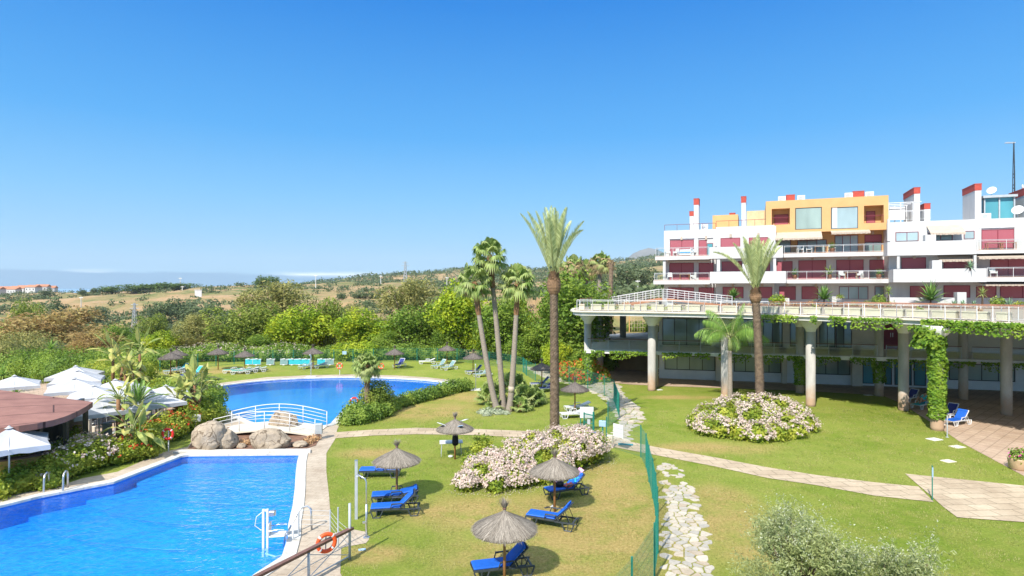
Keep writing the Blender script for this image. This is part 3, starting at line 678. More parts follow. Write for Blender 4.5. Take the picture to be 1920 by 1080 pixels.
def plant_tree(kind, px, D, top, wpx, label, group, nm=None):
    x = AX(px, D); zg = TZ(x, D); h = max(AZ(top, D)-zg, 1.5); rad = wpx*.5*D/F
    _tk[0] += 1; k = KINDS[kind]; tm, cm = k['var'][_tk[0] % 2]
    t = thing(nm or k['name'], label, 'tree', (x, D, zg), (_tk[0]*1.7) % 6.28, group); s = rad/RR[kind]
    t.scale = (s, s, h/HH[kind])
    for nm_, me in (('trunk', tm), ('crown', cm)):
        o = bpy.data.objects.new(nm_, me); COL.objects.link(o); o.parent = t
    return t
# trees standing behind the pool hedge, from left to right
BT = [
 ('tan',68,112,596,185,'broad russet-brown tree at the far left beyond the restaurant parasols'),
 ('tan',132,118,580,185,'tallest of the russet-brown trees, with the highest rounded top, left of the pylon'),
 ('tan',170,98,622,100,'russet and olive tree between the tall russet tree and the strelitzia stems'),
 ('pine',57,150,565,70,'dark green spreading pine above the russet trees at the far left'),
 ('mid',25,135,598,80,'green bushy tree at the left edge below the spreading pine'),
 ('pine',283,150,590,60,'round dark pine just right of the lattice pylon in the valley'),
 ('mid',262,92,627,60,'dark green round tree left of the light green one behind the yuccas'),
 ('bright',303,90,622,66,'small light green round tree above the leftmost poolside parasols'),
 ('euca',374,92,590,90,'pale grey-green wispy tree standing left of the round olive pine'),
 ('pine',455,82,570,125,'large round olive-green pine behind the hedge left of the bright tree'),
 ('euca',515,118,530,140,'tall pale tan-green eucalyptus with the widest crown, rising over the pine'),
 ('bright',556,80,577,118,'bright green broadleaf tree behind the row of upturned turquoise loungers'),
 ('pine',618,84,562,86,'tall clumpy green pine between two bright trees above the hedge'),
 ('bright',685,79,582,110,'loose bright green tree with bare limbs showing, behind the small pool palm'),
 ('euca',765,112,524,120,'tallest yellow-green eucalyptus in the middle, its top reaching the tan ridge'),
 ('mid',780,80,572,110,'mid green dense tree behind the parasol at the far end of the pool'),
 ('mid',722,76,622,60,'low green tree filling the gap right of the bare-limbed tree'),
 ('bright',868,78,534,125,'large brilliant yellow-green tree left of the three fan palms'),
 ('mid',830,76,620,60,'small dark green tree under the brilliant yellow-green tree'),
 ('mid',935,74,560,110,'green tree seen between the leaning stems of the three fan palms'),
 ('bright',975,78,545,80,'yellow-green tree behind the rightmost of the three fan palms'),
 ('mid',1085,66,515,150,'dense deep green tree between the tall date palm and the clubhouse'),
 ('mid',1030,70,560,90,'dark leafy tree just left of the tall date palm trunk'),
 ('bright',1040,62,640,60,'low light green tree at the corner of the lawn beside the clubhouse'),
 ('mid',655,74,645,50,'small green shrubby tree by the fence sign behind the pool palm'),
 ('mid',500,78,628,80,'low mid green tree between the olive pine and the bright tree'),
 ('bright',900,76,585,70,'light green tree behind the leftmost leaning palm stem'),
 ('euca',640,100,572,90,'grey-green tree peeping between the clumpy pine and the bare-limbed tree'),
 ('pine',410,95,612,60,'low olive pine between the wispy tree and the round pine'),
 ('mid',225,110,610,70,'green tree at the right foot of the tallest russet tree'),
 ('mid',988,70,625,70,'low dark green tree behind the fence end near the three fan palms'),
]
for k, px, D, top, w, lab in BT: plant_tree(k, px, D, top, w, lab, 'trees beyond the pool hedge')
FT = [
 ('farpine',210,560,537,60,'low tree clump at the left end of the wooded ridge on the left skyline'),
 ('farpine',255,560,533,70,'dense green trees on the left skyline ridge, left of its middle'),
 ('farpine',300,555,530,70,'tallest dense green trees on the left skyline ridge'),
 ('farpine',345,555,531,60,'green trees at the right end of the wooded ridge by the mast'),
 ('farpine',490,480,518,30,'left one of the twin round trees standing on the tan skyline ridge'),
 ('farpine',508,480,518,30,'right one of the twin round trees standing on the tan skyline ridge'),
 ('far',155,520,541,14,'small lone tree on the left skyline, left of the wooded ridge'),
 ('far',178,520,540,16,'small dark tree touching the wooded ridge on the left skyline'),
 ('far',85,480,541,26,'tree beside the red-roofed far houses'),
 ('far',300,270,568,60,'dark green tree high on the scrub slope right of the pylon'),
 ('far',335,290,560,56,'bushy tree in the densest part of the scrub slope'),
 ('far',362,260,574,60,'grey-green tree low on the scrub slope above the pale wispy tree'),
 ('far',395,270,566,60,'tree on the scrub slope left of the eucalyptus crown'),
 ('far',185,300,575,40,'small tree on the scrub slope left of the pylon'),
 ('far',110,310,560,40,'lone bushy tree on the field behind the russet trees'),
 ('far',420,250,585,50,'tree at the foot of the scrub slope behind the olive pine'),
 ('far',675,330,546,40,'left tree of the dark pair on the tan ridge behind the pool trees'),
 ('far',705,330,548,40,'right tree of the dark pair on the tan ridge behind the pool trees'),
 ('far',640,340,548,22,'small shrub-like tree on the tan ridge right of the eucalyptus'),
 ('far',1165,260,500,60,'green tree on the hill right of the dry fan palms'),
 ('far',1200,280,495,60,'round green tree on the hill beside the white apartments'),
 ('far',1130,250,512,50,'green tree on the hill just behind the bare palm stem'),
]
for k, px, D, top, w, lab in FT: plant_tree(k, px, D, top, w, lab, 'trees on the far hills')

# scrub that nobody could count, over the valley and the hills
rng = np.random.default_rng(77); cs = []; ns = []
def scrub(n, px0, px1, D0, D1, s0, s1, thr, per):
    a = []
    while n > 0:
        D = D0*(D1/D0)**rng.random(); px = rng.uniform(px0, px1); x = AX(px, D)
        if mnoise.fractal(Vector((x*.014, D*.022, 7)), 1.0, 2.0, 4) < thr - (.35 if D < 260 and px < 560 else 0): n -= .2; continue
        n -= 1; z = TZ(x, D); r = rng.uniform(s0, s1)
        pts, d = lobepts([(x+rng.normal()*r*.6, D+rng.normal()*r*.6, z+r*.35, r*rng.uniform(.5,1)) for _ in range(3)], per, rng, .5, .75)
        a.append(leafquads(pts, r*.42, rng, d*.8, .6))
    return a
q = scrub(1500, -400, 700, 100, 330, 1.2, 3.4, -.1, 80) + scrub(500, 700, 1320, 100, 330, 1.2, 3.2, -.1, 80) + scrub(800, -400, 1250, 330, 640, 2.0, 4.5, .05, 50) + scrub(2000, 540, 1320, 820, 1600, 4, 10, -.4, 30)
struct('scrubland_bushes', MB().quads(np.concatenate(q)), L['far'], kind='stuff')

# ------------------------------------------------------------ frames of the two buildings
class Frame:
    def __init__(s, ox, oy, deg):
        s.o = Vector((ox, oy)); s.a = R(deg); s.U = Vector((math.cos(s.a), math.sin(s.a))); s.N = Vector((-s.U.y, s.U.x))
    def hit(s, px, v):                 # -> u, distance along the view axis
        k = Vector(((px-960)/F, 1.0)); t = (v + s.o.dot(s.N))/k.dot(s.N); return t*k.dot(s.U)-s.o.dot(s.U), t
    def loc(s, x, y): d = Vector((x, y))-s.o; return d.dot(s.U), d.dot(s.N)
    def rect(s, x0, y0, x1, y1, v):
        u0, t0 = s.hit(x0, v); u1, t1 = s.hit(x1, v); t = (t0+t1)/2
        return u0, u1, H-(y1-540)*t/F, H-(y0-540)*t/F
ORD = ['first','second','third','fourth','fifth','sixth','seventh','eighth','ninth','tenth','eleventh','twelfth','thirteenth','fourteenth','fifteenth','sixteenth','seventeenth','eighteenth','nineteenth','twentieth','twenty-first','twenty-second','twenty-third','twenty-fourth']

# ------------------------------------------------------------ clubhouse under the long planted terrace
BF = Frame(13.0, 53.5, -14)
club = thing('clubhouse', 'two-storey clubhouse on tall flared columns under a long curved planter terrace', 'building', (13.0, 53.5, 0), R(-14))
def bl(x, y): return BF.loc(x, y)
_EDGE = [(1074,53.0),(1078,51.6),(1090,51.0),(1150,50.3),(1200,49.6),(1250,48.8),(1300,47.9),(1350,46.8),(1420,45.2),(1480,43.7),(1540,42.3),(1600,40.8),(1650,39.7),(1700,38.5),(1750,37.3),(1800,36.0),(1860,34.6),(1920,33.3),(1985,31.9),(2050,30.5)]
EDGE = [(AX(p, d), d) for p, d in _EDGE]
def edge_at(px, inset=0.0):
    d = float(np.interp(px, [e[0] for e in _EDGE], [e[1] for e in _EDGE])); d2 = float(np.interp(px+6, [e[0] for e in _EDGE], [e[1] for e in _EDGE]))
    p = Vector((AX(px, d), d)); q = Vector((AX(px+6, d2), d2)); t = (q-p).normalized(); n = Vector((-t.y, t.x))
    return p+n*inset, math.atan2(t.y, t.x)
DECK = EDGE+[(31,25),(66,25),(82,92),(25,95),(20,80),(9.5,66),(6.2,57.5)]
MB().prism([bl(*p) for p in DECK], 6.62, 6.90).build('terrace_slab', M['conc'], club)
e_out = offset(DECK, .22); MB().prism([bl(*p) for p in e_out], 6.903, 7.03).build('terrace_edge', M['beige'], club)
tp = offset(DECK, -.02); MB().sheet([bl(*p) for p in tp], 7.034).build('terrace_floor', M['shadetile'], club)
# middle floor
u0 = BF.hit(1098, -.7)[0]
BAL = [(u0,-.7),(11,-.75),(24,-.85),(33,-1.6),(48,-4.5),(48,24),(1.5,24),(-6,18),(u0-.2,6)]
MB().prism(BAL, 2.98, 3.30).build('balcony_slab', M['conc'], club)
# facades
ur = 50.0; ul = BF.hit(1236, 5.2)[0]
MB().box(ul, ur, 5.2, 5.5, 0.0, 2.98).build('wall', M['liftedwhite'], club)
MB().box(ul, ur, 5.2, 5.5, 3.30, 6.62).build('wall', M['beige'], club)
MB().box(ul-.01, ul+.3, 5.503, 16, 0.0, 2.98).build('wall', M['beige'], club); MB().box(ul-.01, ul+.3, 5.503, 16, 3.3, 6.62).build('wall', M['beige'], club)
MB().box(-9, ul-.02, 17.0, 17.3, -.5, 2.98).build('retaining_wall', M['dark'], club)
def club_window(x0, y0, x1, y1, nm='window', pm='glass', n=1, fm='dark', v=5.2, zlim=None):
    a, b, z0, z1 = BF.rect(x0, y0, x1, y1, v)
    if zlim: z0, z1 = max(z0, zlim[0]), min(z1, zlim[1])
    fr = MB(); t = .07
    fr.box(a, a+t, v-.06, v-.003, z0, z1); fr.box(b-t, b, v-.06, v-.003, z0, z1); fr.box(a+t, b-t, v-.06, v-.003, z0, z0+t); fr.box(a+t, b-t, v-.06, v-.003, z1-t, z1)
    for i in range(1, n): c = a+(b-a)*i/n; fr.box(c-.03, c+.03, v-.055, v-.003, z0+t, z1-t)
    f = fr.build(nm, M[fm], club)
    MB().box(a+t, b-t, v-.03, v-.006, z0+t, z1-t).build('pane', M[pm], f); return f
Z0, Z1 = (.02, 2.9), (3.36, 6.4)
for a in ((1246,667,1341,694,4),(1376,670,1464,698,4),(1503,673,1594,702,4),(1779,683,1903,714,4)):
    club_window(*a[:4], n=a[4], pm='paleglass' if a[0] in (1246, 1376) else ('glass' if a[0] < 1700 else 'paleglass'), zlim=Z0)
for a in ((1617,676,1638,719,1),(1659,678,1672,721,1),(1677,678,1709,722,2),(1713,679,1736,723,1)): club_window(*a[:4], n=a[4], nm='glass_door', pm='tealglass', zlim=Z0)
for a in ((1242,597,1334,648,4),(1380,598,1425,650,2),(1430,598,1467,650,2),(1481,599,1500,650,1),(1503,600,1532,651,2),(1536,600,1566,651,2),(1567,600,1597,652,2)): club_window(*a[:4], n=a[4], pm='glass', zlim=Z1)
d = club_window(1655,606,1687,655, nm='door', pm='maroon', n=2, fm='maroon', zlim=(3.31, 6.0))
for c in kids(d): c.name = 'door_leaf'
a, b, z0, z1 = BF.rect(1669,624,1673,632,5.2); MB().box(a, a+.03, 5.10, 5.14, z0, z1).box(b, b+.03, 5.10, 5.14, z0, z1).build('handle', M['metal'], d)
# pilasters of the lower wall
for px in (1346, 1469, 1600, 1609):
    u, t = BF.hit(px, 5.2); MB().box(u-.22, u+.22, 4.7, 5.197, 0.0, 2.98).build('pilaster', M['beige'], club)
# columns
def column(x, y, z0, z1, r=.33, cap=True):
    u, v = bl(x, y); zt = z1-.95 if cap else z1
    MB().lathe([(r*1.04, z0-.05), (r, z0+.2), (r, zt)], 20, (u, v, 0)).build('column', M['column'], club, True)
    c = [o for o in club.children if o.name.startswith('column')][-1]
    if cap: MB().lathe([(r, zt), (r*1.03, zt+.05), (r*1.2, zt+.22), (r*2.25, z1-.28), (r*2.3, z1-.002)], 20, (u, v, 0)).build('capital', M['conc'], c, True)
FRONT = [(1222,732),(1360,746),(1520,761),(1694,769),(1757,806),(1887,778)]
for px, py in FRONT: column(*G(px, py), 0, 6.62, .34 if px != 1757 else .36)
for k in range(-1, 5):
    p = BF.o + BF.U*(6.07*k) + BF.N*(-.15); column(p.x, p.y, 0, 6.62, .33)
for px, py in ((1125,697),(1168,686)):
    x, y = G(px, py); column(x, y, 0, 6.62, .36, False)
x, y = G(1168,686); column(x-1.6, y+1.5, 3.3, 6.62, .3, False)
# balcony railing, bay by bay between the columns
def rail_run(pts, z, hgt, nm, post=1.9, rm='rail', pm='greymetal', glass=True, lower=True, parent=club, rr=.03, pr=.022):
    r = MB(); g = MB(); L_ = [Vector(p) for p in pts]
    for i in range(len(L_)-1):
        a, b = L_[i], L_[i+1]; n = max(1, round((b-a).length/post))
        for k in range(n+ (1 if i == len(L_)-2 else 0)):
            p = a.lerp(b, k/n); r.tube([(p.x,p.y,z),(p.x,p.y,z+hgt)], pr, 6)
        if glass:
            dv = (b-a).normalized(); q0 = a+dv*.08; q1 = b-dv*.08; nn = Vector((-dv.y, dv.x))*.006
            c = [q0-nn, q1-nn, q1+nn, q0+nn]; g.add([(p.x,p.y,z+.10) for p in c]+[(p.x,p.y,z+hgt-.12) for p in c], [(3,2,1,0),(4,5,6,7),(0,1,5,4),(1,2,6,5),(2,3,7,6),(3,0,4,7)])
        if lower: r.tube([(a.x,a.y,z+hgt-.1),(b.x,b.y,z+hgt-.1)], .012, 5); r.tube([(a.x,a.y,z+.07),(b.x,b.y,z+.07)], .012, 5)
    o = r.build(nm, M[pm], parent)
    h = MB().tube([(p.x,p.y,z+hgt) for p in L_], rr, 6).build('handrail', M[rm], o)
    if glass: g.build('glass_panel', M['railglass'], o)
    return o
for a, b in (((u0+.15,-.5),(-.35,-.55)),((.35,-.55),(5.75,-.6)),((6.4,-.6),(11.8,-.65)),((12.45,-.65),(17.9,-.7)),((18.55,-.72),(23.9,-.75)),((24.6,-.8),(33,-1.45)),((33,-1.45),(47,-4.2))):
    rail_run([a, b], 3.3, 1.0, 'balcony_railing')
rail_run([(u0+.15,-.45),(u0+.05,5)], 3.3, 1.0, 'balcony_railing')
# terrace railings
TE = []
for px in range(1080, 2051, 30):
    p, an = edge_at(px, .12); TE.append(bl(p.x, p.y))
for k in range(0, len(TE)-1, 4): rail_run(TE[k:k+5], 7.03, .92, 'terrace_railing', post=1.35, pm='whitepaint', rm='whitepaint' if k < 12 else 'copper', rr=.028, pr=.027)
p0, _ = edge_at(1085, .12); rail_run([bl(p0.x, p0.y), bl(6.7, 57.5), bl(9.8, 65.8)], 7.03, .92, 'terrace_railing', post=1.5, pm='whitepaint', rm='copper')
IN = []
for px in range(1560, 2051, 35):
    p, an = edge_at(px, 2.6); IN.append(bl(p.x, p.y))
for k in range(0, len(IN)-1, 4): rail_run(IN[k:k+5], 7.03, .92, 'terrace_railing', post=1.7, pm='whitepaint', rm='copper', glass=False)
# ivy trailing over slabs and up some columns
rng = np.random.default_rng(5)
def drape(pts, z, up, down, dens, nm, lf=.17, lmat='vine', outw=.3, dv=.6):
    c = []; nr = []; L_ = [Vector(p) for p in pts]
    for i in range(len(L_)-1):
        a, b = L_[i], L_[i+1]; dv_ = b-a; n = int(dv_.length*dens*1.9); nn = Vector((dv_.y, -dv_.x)).normalized()
        for k in range(n):
            q = rng.random(); p = a+dv_*q
            m = .5+.5*math.sin(p.x*1.3+1.7*math.sin(p.x*.5)+p.y); m2 = mnoise.noise(Vector((p.x*1.1, p.y*1.1, 2)))
            if m2 < -.28: continue
            zz = z + rng.uniform(-.05, up) if rng.random() < .45 else z - rng.random()**1.4*down*(.35+dv*m)
            o = p+nn*(outw*rng.random()); c.append((o.x, o.y, zz)); nr.append((nn.x, nn.y, .4))
    return MB().quads(leafquads(np.array(c), lf, rng, np.array(nr)*.8, .8)).build(nm, L[lmat])
def wrap(x, y, z0, z1, r0, r1, n, lf=.19):
    n = int(n*1.9)
    c = []; nr = []
    for k in range(n):
        q = rng.uniform(0, 6.283); z = rng.uniform(z0, z1); r = (r0+(r1-r0)*rng.random())*(.85+.25*mnoise.noise(Vector((math.cos(q)*1.2, math.sin(q)*1.2, z*1.1))))
        c.append((x+r*math.cos(q), y+r*math.sin(q), z)); nr.append((math.cos(q), math.sin(q), .35))
    return leafquads(np.array(c), lf, rng, np.array(nr), .85)
ev = [edge_at(px, -.26)[0] for px in range(1425, 2050, 12)]
o = drape([tuple(p) for p in ev[:26]], 6.86, .12, .75, 55, 'climbing_vine'); tag(o, 'bright green vine trailing along the upper terrace edge, left of the tall ivy column', 'vine')
o = drape([tuple(p) for p in ev[25:]], 6.8, .2, 1.15, 110, 'climbing_vine'); tag(o, 'thick bright green vine hanging from the upper terrace edge right of the tall ivy column', 'vine')
bw = lambda u, v: tuple(BF.o+BF.U*u+BF.N*v)
o = drape([bw(u0-.02,-.72), bw(5.8,-.76)], 3.15, .1, .7, 60, 'climbing_vine', .16); tag(o, 'bright green vine fringing the left end of the middle balcony edge', 'vine')
o = drape([bw(6.3,-.78), bw(17.8,-.85)], 3.12, .1, .75, 50, 'climbing_vine', .16); tag(o, 'dark green vine fringing the middle balcony behind the two palm trunks', 'vine')
o = drape([bw(18.5,-.87), bw(33,-1.65), bw(44,-3.7)], 3.1, .05, .8, 55, 'climbing_vine', .16); tag(o, 'shaded vine fringing the middle balcony edge behind the ivy column', 'vine')
x, y = G(1757, 806)
o = MB().quads(np.concatenate([wrap(x, y, .75, 6.3, .40, .60, 2600, .18), wrap(x-.5, y+.2, 5.2, 6.6, .5, 1.1, 500)])).build('column_ivy', L['vine']); tag(o, 'thick bright ivy clothing the whole tall column at the plaza edge by the loungers', 'ivy')
for k, z0, n, lab in ((-1, .2, 700, 'ivy wrapping the leftmost lower column above the red flowers'), (2, .7, 700, 'ivy wrapping the lower column left of the tall thin column on the lawn edge'), (3, 1.1, 500, 'sparse ivy on the shaded lower column beside the teal glass doors')):
    p = BF.o+BF.U*(6.07*k)+BF.N*(-.15); o = MB().quads(wrap(p.x, p.y, z0, 3.1, .36, .62, n, .17)).build('column_ivy', L['vine']); tag(o, lab, 'ivy')
# planters along the terrace edge
PX = [1090,1117,1142,1170,1200,1232,1263,1298,1331,1367,1403,1441,1480,1520,1559,1595,1632,1672,1716,1765,1822,1876]
def mk_planter():
    t = thing('planter', '', 'planter'); m = MB()
    m.box(-.62,.62,-.24,.24,.05,.5); m.box(-.66,.66,-.28,-.2,.44,.53); m.box(-.66,.66,.2,.28,.44,.53); m.box(-.66,-.58,-.2,.2,.44,.53); m.box(.58,.66,-.2,.2,.44,.53); m.box(-.5,-.35,-.2,.2,0,.05); m.box(.35,.5,-.2,.2,0,.05)
    m.build('trough', M['planter'], t); MB().box(-.58,.58,-.2,.2,.5,.515).build('earth', M['soil'], t); return t
PP = Proto(mk_planter)
for i, px in enumerate(PX):
    p, an = edge_at(px, .52); w = (PX[min(i+1,21)]-PX[max(i-1,0)])/2*p.y/F*.78/1.32
    near = ', above the ivy column' if px == 1765 else ''
    if px == 1367: near = ', beside a palm trunk'
    PP.put((p.x, p.y, 7.037), an, 'concrete trough, %s from the left along the curved terrace edge%s' % (ORD[i], near), 'concrete planters along the terrace edge', (min(w, 1.25), 1, 1.05))
rng2 = np.random.default_rng(8)
for i, px in enumerate((1142,1263,1520,1632,1716,1822)):
    p, an = edge_at(px, .52); pts, d = lobepts([(p.x+rng2.uniform(-.3,.3), p.y, 7.62, .18), (p.x+.2, p.y-.1, 7.6, .14)], 70, rng2, .3)
    o = MB().quads(leafquads(pts, .13, rng2, None, .35)).build('planter_plant', L['dryplant' if i % 2 else 'shrub'])
    tag(o, '%s low plant growing in the %s concrete terrace planter from the left' % (('dry reddish' if i % 2 else 'sparse green'), ORD[PX.index(px)]), 'plant')

# ------------------------------------------------------------ apartment block above the terrace
AF = Frame(AX(1240, 75.0), 75.0, -22.3)
apt = thing('apartment_block', 'stepped white and ochre apartment block with maroon shutters and red-capped chimneys', 'building', (AF.o.x, AF.o.y, 0), R(-22.3))
def ab(x0, y0, x1, y1, v, dep, m, nm, parent=None, z0=None, z1=None, smooth=False):
    a, b, q0, q1 = AF.rect(x0, y0, x1, y1, v)
    return MB().box(a, b, v, v+dep, q0 if z0 is None else z0, q1 if z1 is None else z1).build(nm, M[m], parent or apt)
ZB = 7.0
# main masses
ab(1245,431,1342,560,0.0,9,'white','wall',z0=ZB)
ab(1342.3,424,1452,560,-.8,10,'white','wall',z0=ZB)
ab(1452.3,474,1666,560,1.0,9,'white','wall',z0=ZB)
ab(1436,375.5,1666,473.6,1.3,9,'orange','wall')
ab(1666.4,411,2010,560,-1.5,11,'white','wall',z0=ZB)
ab(1336,403,1384,428,9.5,5,'orange','roof_room'); ab(1400,395,1440,424,9.5,5,'peach','roof_room')
# solid parapets of the stepped terraces
def parapet(x0, y0, x1, y1, v, back):
    a, b, q0, q1 = AF.rect(x0, y0, x1, y1, v); m = MB()
    m.box(a, b, v, v+.2, q0, q1); m.box(a, a+.2, v+.2, back, q0, q1); m.box(b-.2, b, v+.2, back, q0, q1); m.box(a+.2, b-.2, v+.2, back, q0, q0+.3)
    return m.build('parapet', M['white'], apt)
parapet(1330,462,1468,484,-3.0,-.81); parapet(1331,509,1474,531,-3.6,-.81); parapet(1664,452,1831,478,-3.6,-1.51); parapet(1675,504,1850,529,-4.2,-1.51)
for x0, x1, y0, y1, v in ((1344,1350,480,509,-2.9),(1450,1455,476,509,-2.9),(1682,1687,470,504,-3.5),(1243,1248,481,525,-2.0),(1826,1831,478,504,-3.5)): ab(x0,y0,x1,y1,v,.35,'white','pillar')
# slab balconies with glazed railings
def balcony(x0, x1, ytop, ybot, yr, v, back):
    a, b, q0, q1 = AF.rect(x0, ytop, x1, ybot, v); s_ = MB().box(a, b, v, back-.002, q0, q1).build('balcony', M['white'], apt)
    MB().box(a+.05, b-.05, v+.08, back-.01, q1+.003, q1+.03).build('floor_tile', M['terra'], s_)
    zr = AF.rect(x0, yr, x1, ytop, v)[3]
    rail_run([(a+.1, back-.1), (a+.1, v+.12), (b-.1, v+.12)], q1+.03, max(zr-q1-.03, .8), 'balcony_railing', post=2.2, rm='greymetal', pm='whitepaint', parent=apt)
balcony(1228,1330,480,487,464,-2.2,-.003); balcony(1225,1331,525.5,533,512,-2.6,-.003)
balcony(1469,1662,473.5,481,459,-1.4,.995); balcony(1474,1672,523.5,531,508,-1.8,.995)
balcony(1831,2005,467.5,474.5,448,-3.4,-1.503); balcony(1850,2005,519.5,528,501,-4.0,-1.503)
# openings
def win(x0, y0, x1, y1, v, pm='shutter', n=1, fm='maroon'):
    a, b, q0, q1 = AF.rect(x0, y0, x1, y1, v); t = .06; f = MB()
    f.box(a, a+t, v-.05, v-.003, q0, q1); f.box(b-t, b, v-.05, v-.003, q0, q1); f.box(a+t, b-t, v-.05, v-.003, q1-t, q1); f.box(a+t, b-t, v-.05, v-.003, q0, q0+t*.6)
    for i in range(1, n): c = a+(b-a)*i/n; f.box(c-.03, c+.03, v-.05, v-.003, q0+t, q1-t)
    o = f.build('window', M[fm], apt); MB().box(a+t, b-t, v-.028, v-.004, q0+t*.6, q1-t).build('shutter' if pm == 'shutter' else 'pane', M[pm], o); return o
V1, V2, V3, V4 = 0.0, -.8, 1.0, -1.5
for a in ((1256,450,1301,480,V1,'shutter',2),(1310,450,1325,480,V1),(1255,493,1301,525,V1,'shutter',2),(1310,493,1338,525,V1),(1253,539,1301,560,V1,'shutter',2),(1310,539,1339,560,V1),
 (1351,446,1388,463,V2),(1404,445,1440,463,V2),(1353,490,1391,509,V2),(1412,489,1444,509,V2),(1355,538,1394,559,V2),(1410,538,1448,559,V2),
 (1456,490,1486,523,V3),(1497,488,1549,523,V3,'shutter',2),(1568,487,1619,523,V3,'shutter',2),(1630,487,1663,506,V3),(1461,537,1492,562,V3),(1503,537,1534,561,V3),
 (1690,483,1736,504,V4),(1706,536,1751,558,V4),(1840,430,1902,467,V4,'shutter',2),(1856,485,1925,519,V4,'shutter',2),(1769,535,1819,558,V4),(1875,536,1960,559,V4,'shutter',2),(1830,536,1868,558,V4),(1769,480,1822,503,V4)): win(*a)
win(1325.5,456,1337,480,V1,'tealglass'); win(1630,506.4,1663,523,V3,'glass',2); win(1573,537,1628,561,V3,'curtain',3); win(1640,537,1675,561,V3,'glass',2)
win(1679,435,1722,452,V4,'curtain',2); win(1741,434,1786,451,V4,'glass',2); win(1807,433,1827,448,V4,'curtain')
VO = 1.3
win(1565,441,1609,473,VO,'curtain',3); win(1462,450,1483,473,VO,'glass'); win(1495,450,1550,473,VO,'glass',3); win(1621,440,1653,453,VO); win(1621,453.4,1653,473,VO,'glass',2)
# upper ochre storey: one flat front with piers, bands, two big windows and two recessed loggias
VU = -.3; zt_ = AF.rect(1436,375.5,1666,473.6,1.3)[3]+.002; zb_ = AF.rect(1500,374,1600,434,VU)[2]
def uu(px): return AF.hit(px, VU)[0]
def zz_(py, px=1552): return AZ(py, AF.hit(px, VU)[1])
fw = MB()
for a, b in ((1436,1447),(1481,1491),(1541,1558),(1609,1620),(1657,1666)): fw.box(uu(a), uu(b), VU, 1.297, zb_, zt_)
for a, b, yt, yb in ((1447,1481,391,421),(1491,1541,389,430),(1558,1609,388,429),(1620,1657,385,418)):
    pc = (a+b)/2; fw.box(uu(a), uu(b), VU, 1.297, zz_(yt, pc), zt_); fw.box(uu(a), uu(b), VU, 1.297, zb_, zz_(yb, pc))
fw.build('wall', M['orange'], apt)
win(1491.3,389.3,1540.7,429.7,VU+.12,'paleglass',1,'dark'); win(1558.3,388.3,1608.7,428.7,VU+.12,'curtain',1,'dark')
MB().box(uu(1558.5)+.12, uu(1558.5)+.62, VU+.06, VU+.085, zz_(428), zz_(389)).build('curtain', M['white'], apt)
for a, b, yb in ((1447,1481,421),(1620,1657,418)): rail_run([(uu(a)+.02, VU+.1), (uu(b)-.02, VU+.1)], zz_(yb, (a+b)/2), .85, 'loggia_railing', post=1.5, rm='maroon', pm='maroon', glass=False, parent=apt)
win(1452,402,1478,423,VO); win(1624,396,1641,420,VO)
# awnings
def awning(x0, yt, x1, yb, v, out):
    a, b, q0, q1 = AF.rect(x0, yt, x1, yb, v-out*.5); m = MB(); d = .03
    m.add([(a,v-.01,q1),(b,v-.01,q1),(b,v-out,q0+.2),(a,v-out,q0+.2),(a,v-.01,q1-d),(b,v-.01,q1-d),(b,v-out,q0+.2-d),(a,v-out,q0+.2-d)], [(3,2,1,0),(4,5,6,7),(0,1,5,4),(1,2,6,5),(2,3,7,6),(3,0,4,7)])
    o = m.build('awning', M['awning'], apt); n = int((b-a)/.25); v2 = MB()
    for k in range(n):
        c = a+(b-a)*(k+.5)/n; w = (b-a)/n*.46; v2.box(c-w, c+w, v-out-.022, v-out-.002, q0-.03*(k % 2), q0+.19)
    v2.build('valance', M['awning'], o); MB().tube([(a+.05,v-.05,q1-.5),(a+.05,v-out+.05,q0+.12)], .02, 5).tube([(b-.05,v-.05,q1-.5),(b-.05,v-out+.05,q0+.12)], .02, 5).build('arm', M['whitepaint'], o)
awning(1453,434,1541,450,VU,1.2); awning(1558,431,1631,439,VU,.9); awning(1741,421,1806,441,V4,1.6); awning(1757,470,1822,491,V4,1.7); awning(1828,474,1960,486,V4,2.4); awning(1835,528,1960,536,V4,2.2); awning(1254,487,1331,492,V1,1.2)
# stepped blocks standing on the parapets, fins and shadow-line frames that break up the white front
ab(1735,440,1755,453,-3.2,1.0,'white','wall_block'); ab(1748,488,1766,505,-3.9,1.2,'white','wall_block'); ab(1392,495,1406,510,-2.8,.9,'white','wall_block')
for x0, x1, y0, y1, v in ((1339,1344,431,462,-1.0),(1451,1455,424,462,-1.2),(1664,1669,411,452,-1.9),(1829,1834,452,470,-2.0),(1253,1256,445,480,-.12),(1302,1309,445,480,-.12),(1337,1340,445,480,-.12),(1902,1906,424,468,-1.62),(1836,1840,424,468,-1.62)): ab(x0,y0,x1,y1,v,abs(v)-.003 if v > -.5 else .35,'white','pillar')
ab(1253,444.5,1340,447,-.14,.13,'grey_side','lintel'); ab(1836,424,1906,427,-1.64,.13,'grey_side','lintel')
# lamps on the wall
for px, py, v in ((1278,447,V1),(1324,446,V1),(1370,442,V2),(1422,440,V2),(1372,487,V2),(1374,534,V2),(1429,534,V2),(1275,535,V1),(1324,535,V1),(1471,485,V3),(1523,484,V3),(1592,483,V3),(1647,482,V3),(1714,481,V4),(1476,534,V3),(1530,534,V3),(1636,436,VO)):
    u, t = AF.hit(px, v); z = AZ(py, t); MB().box(u-.12, u+.12, v-.16, v-.004, z-.22, z+.22).build('wall_lamp', M['awning'], apt)
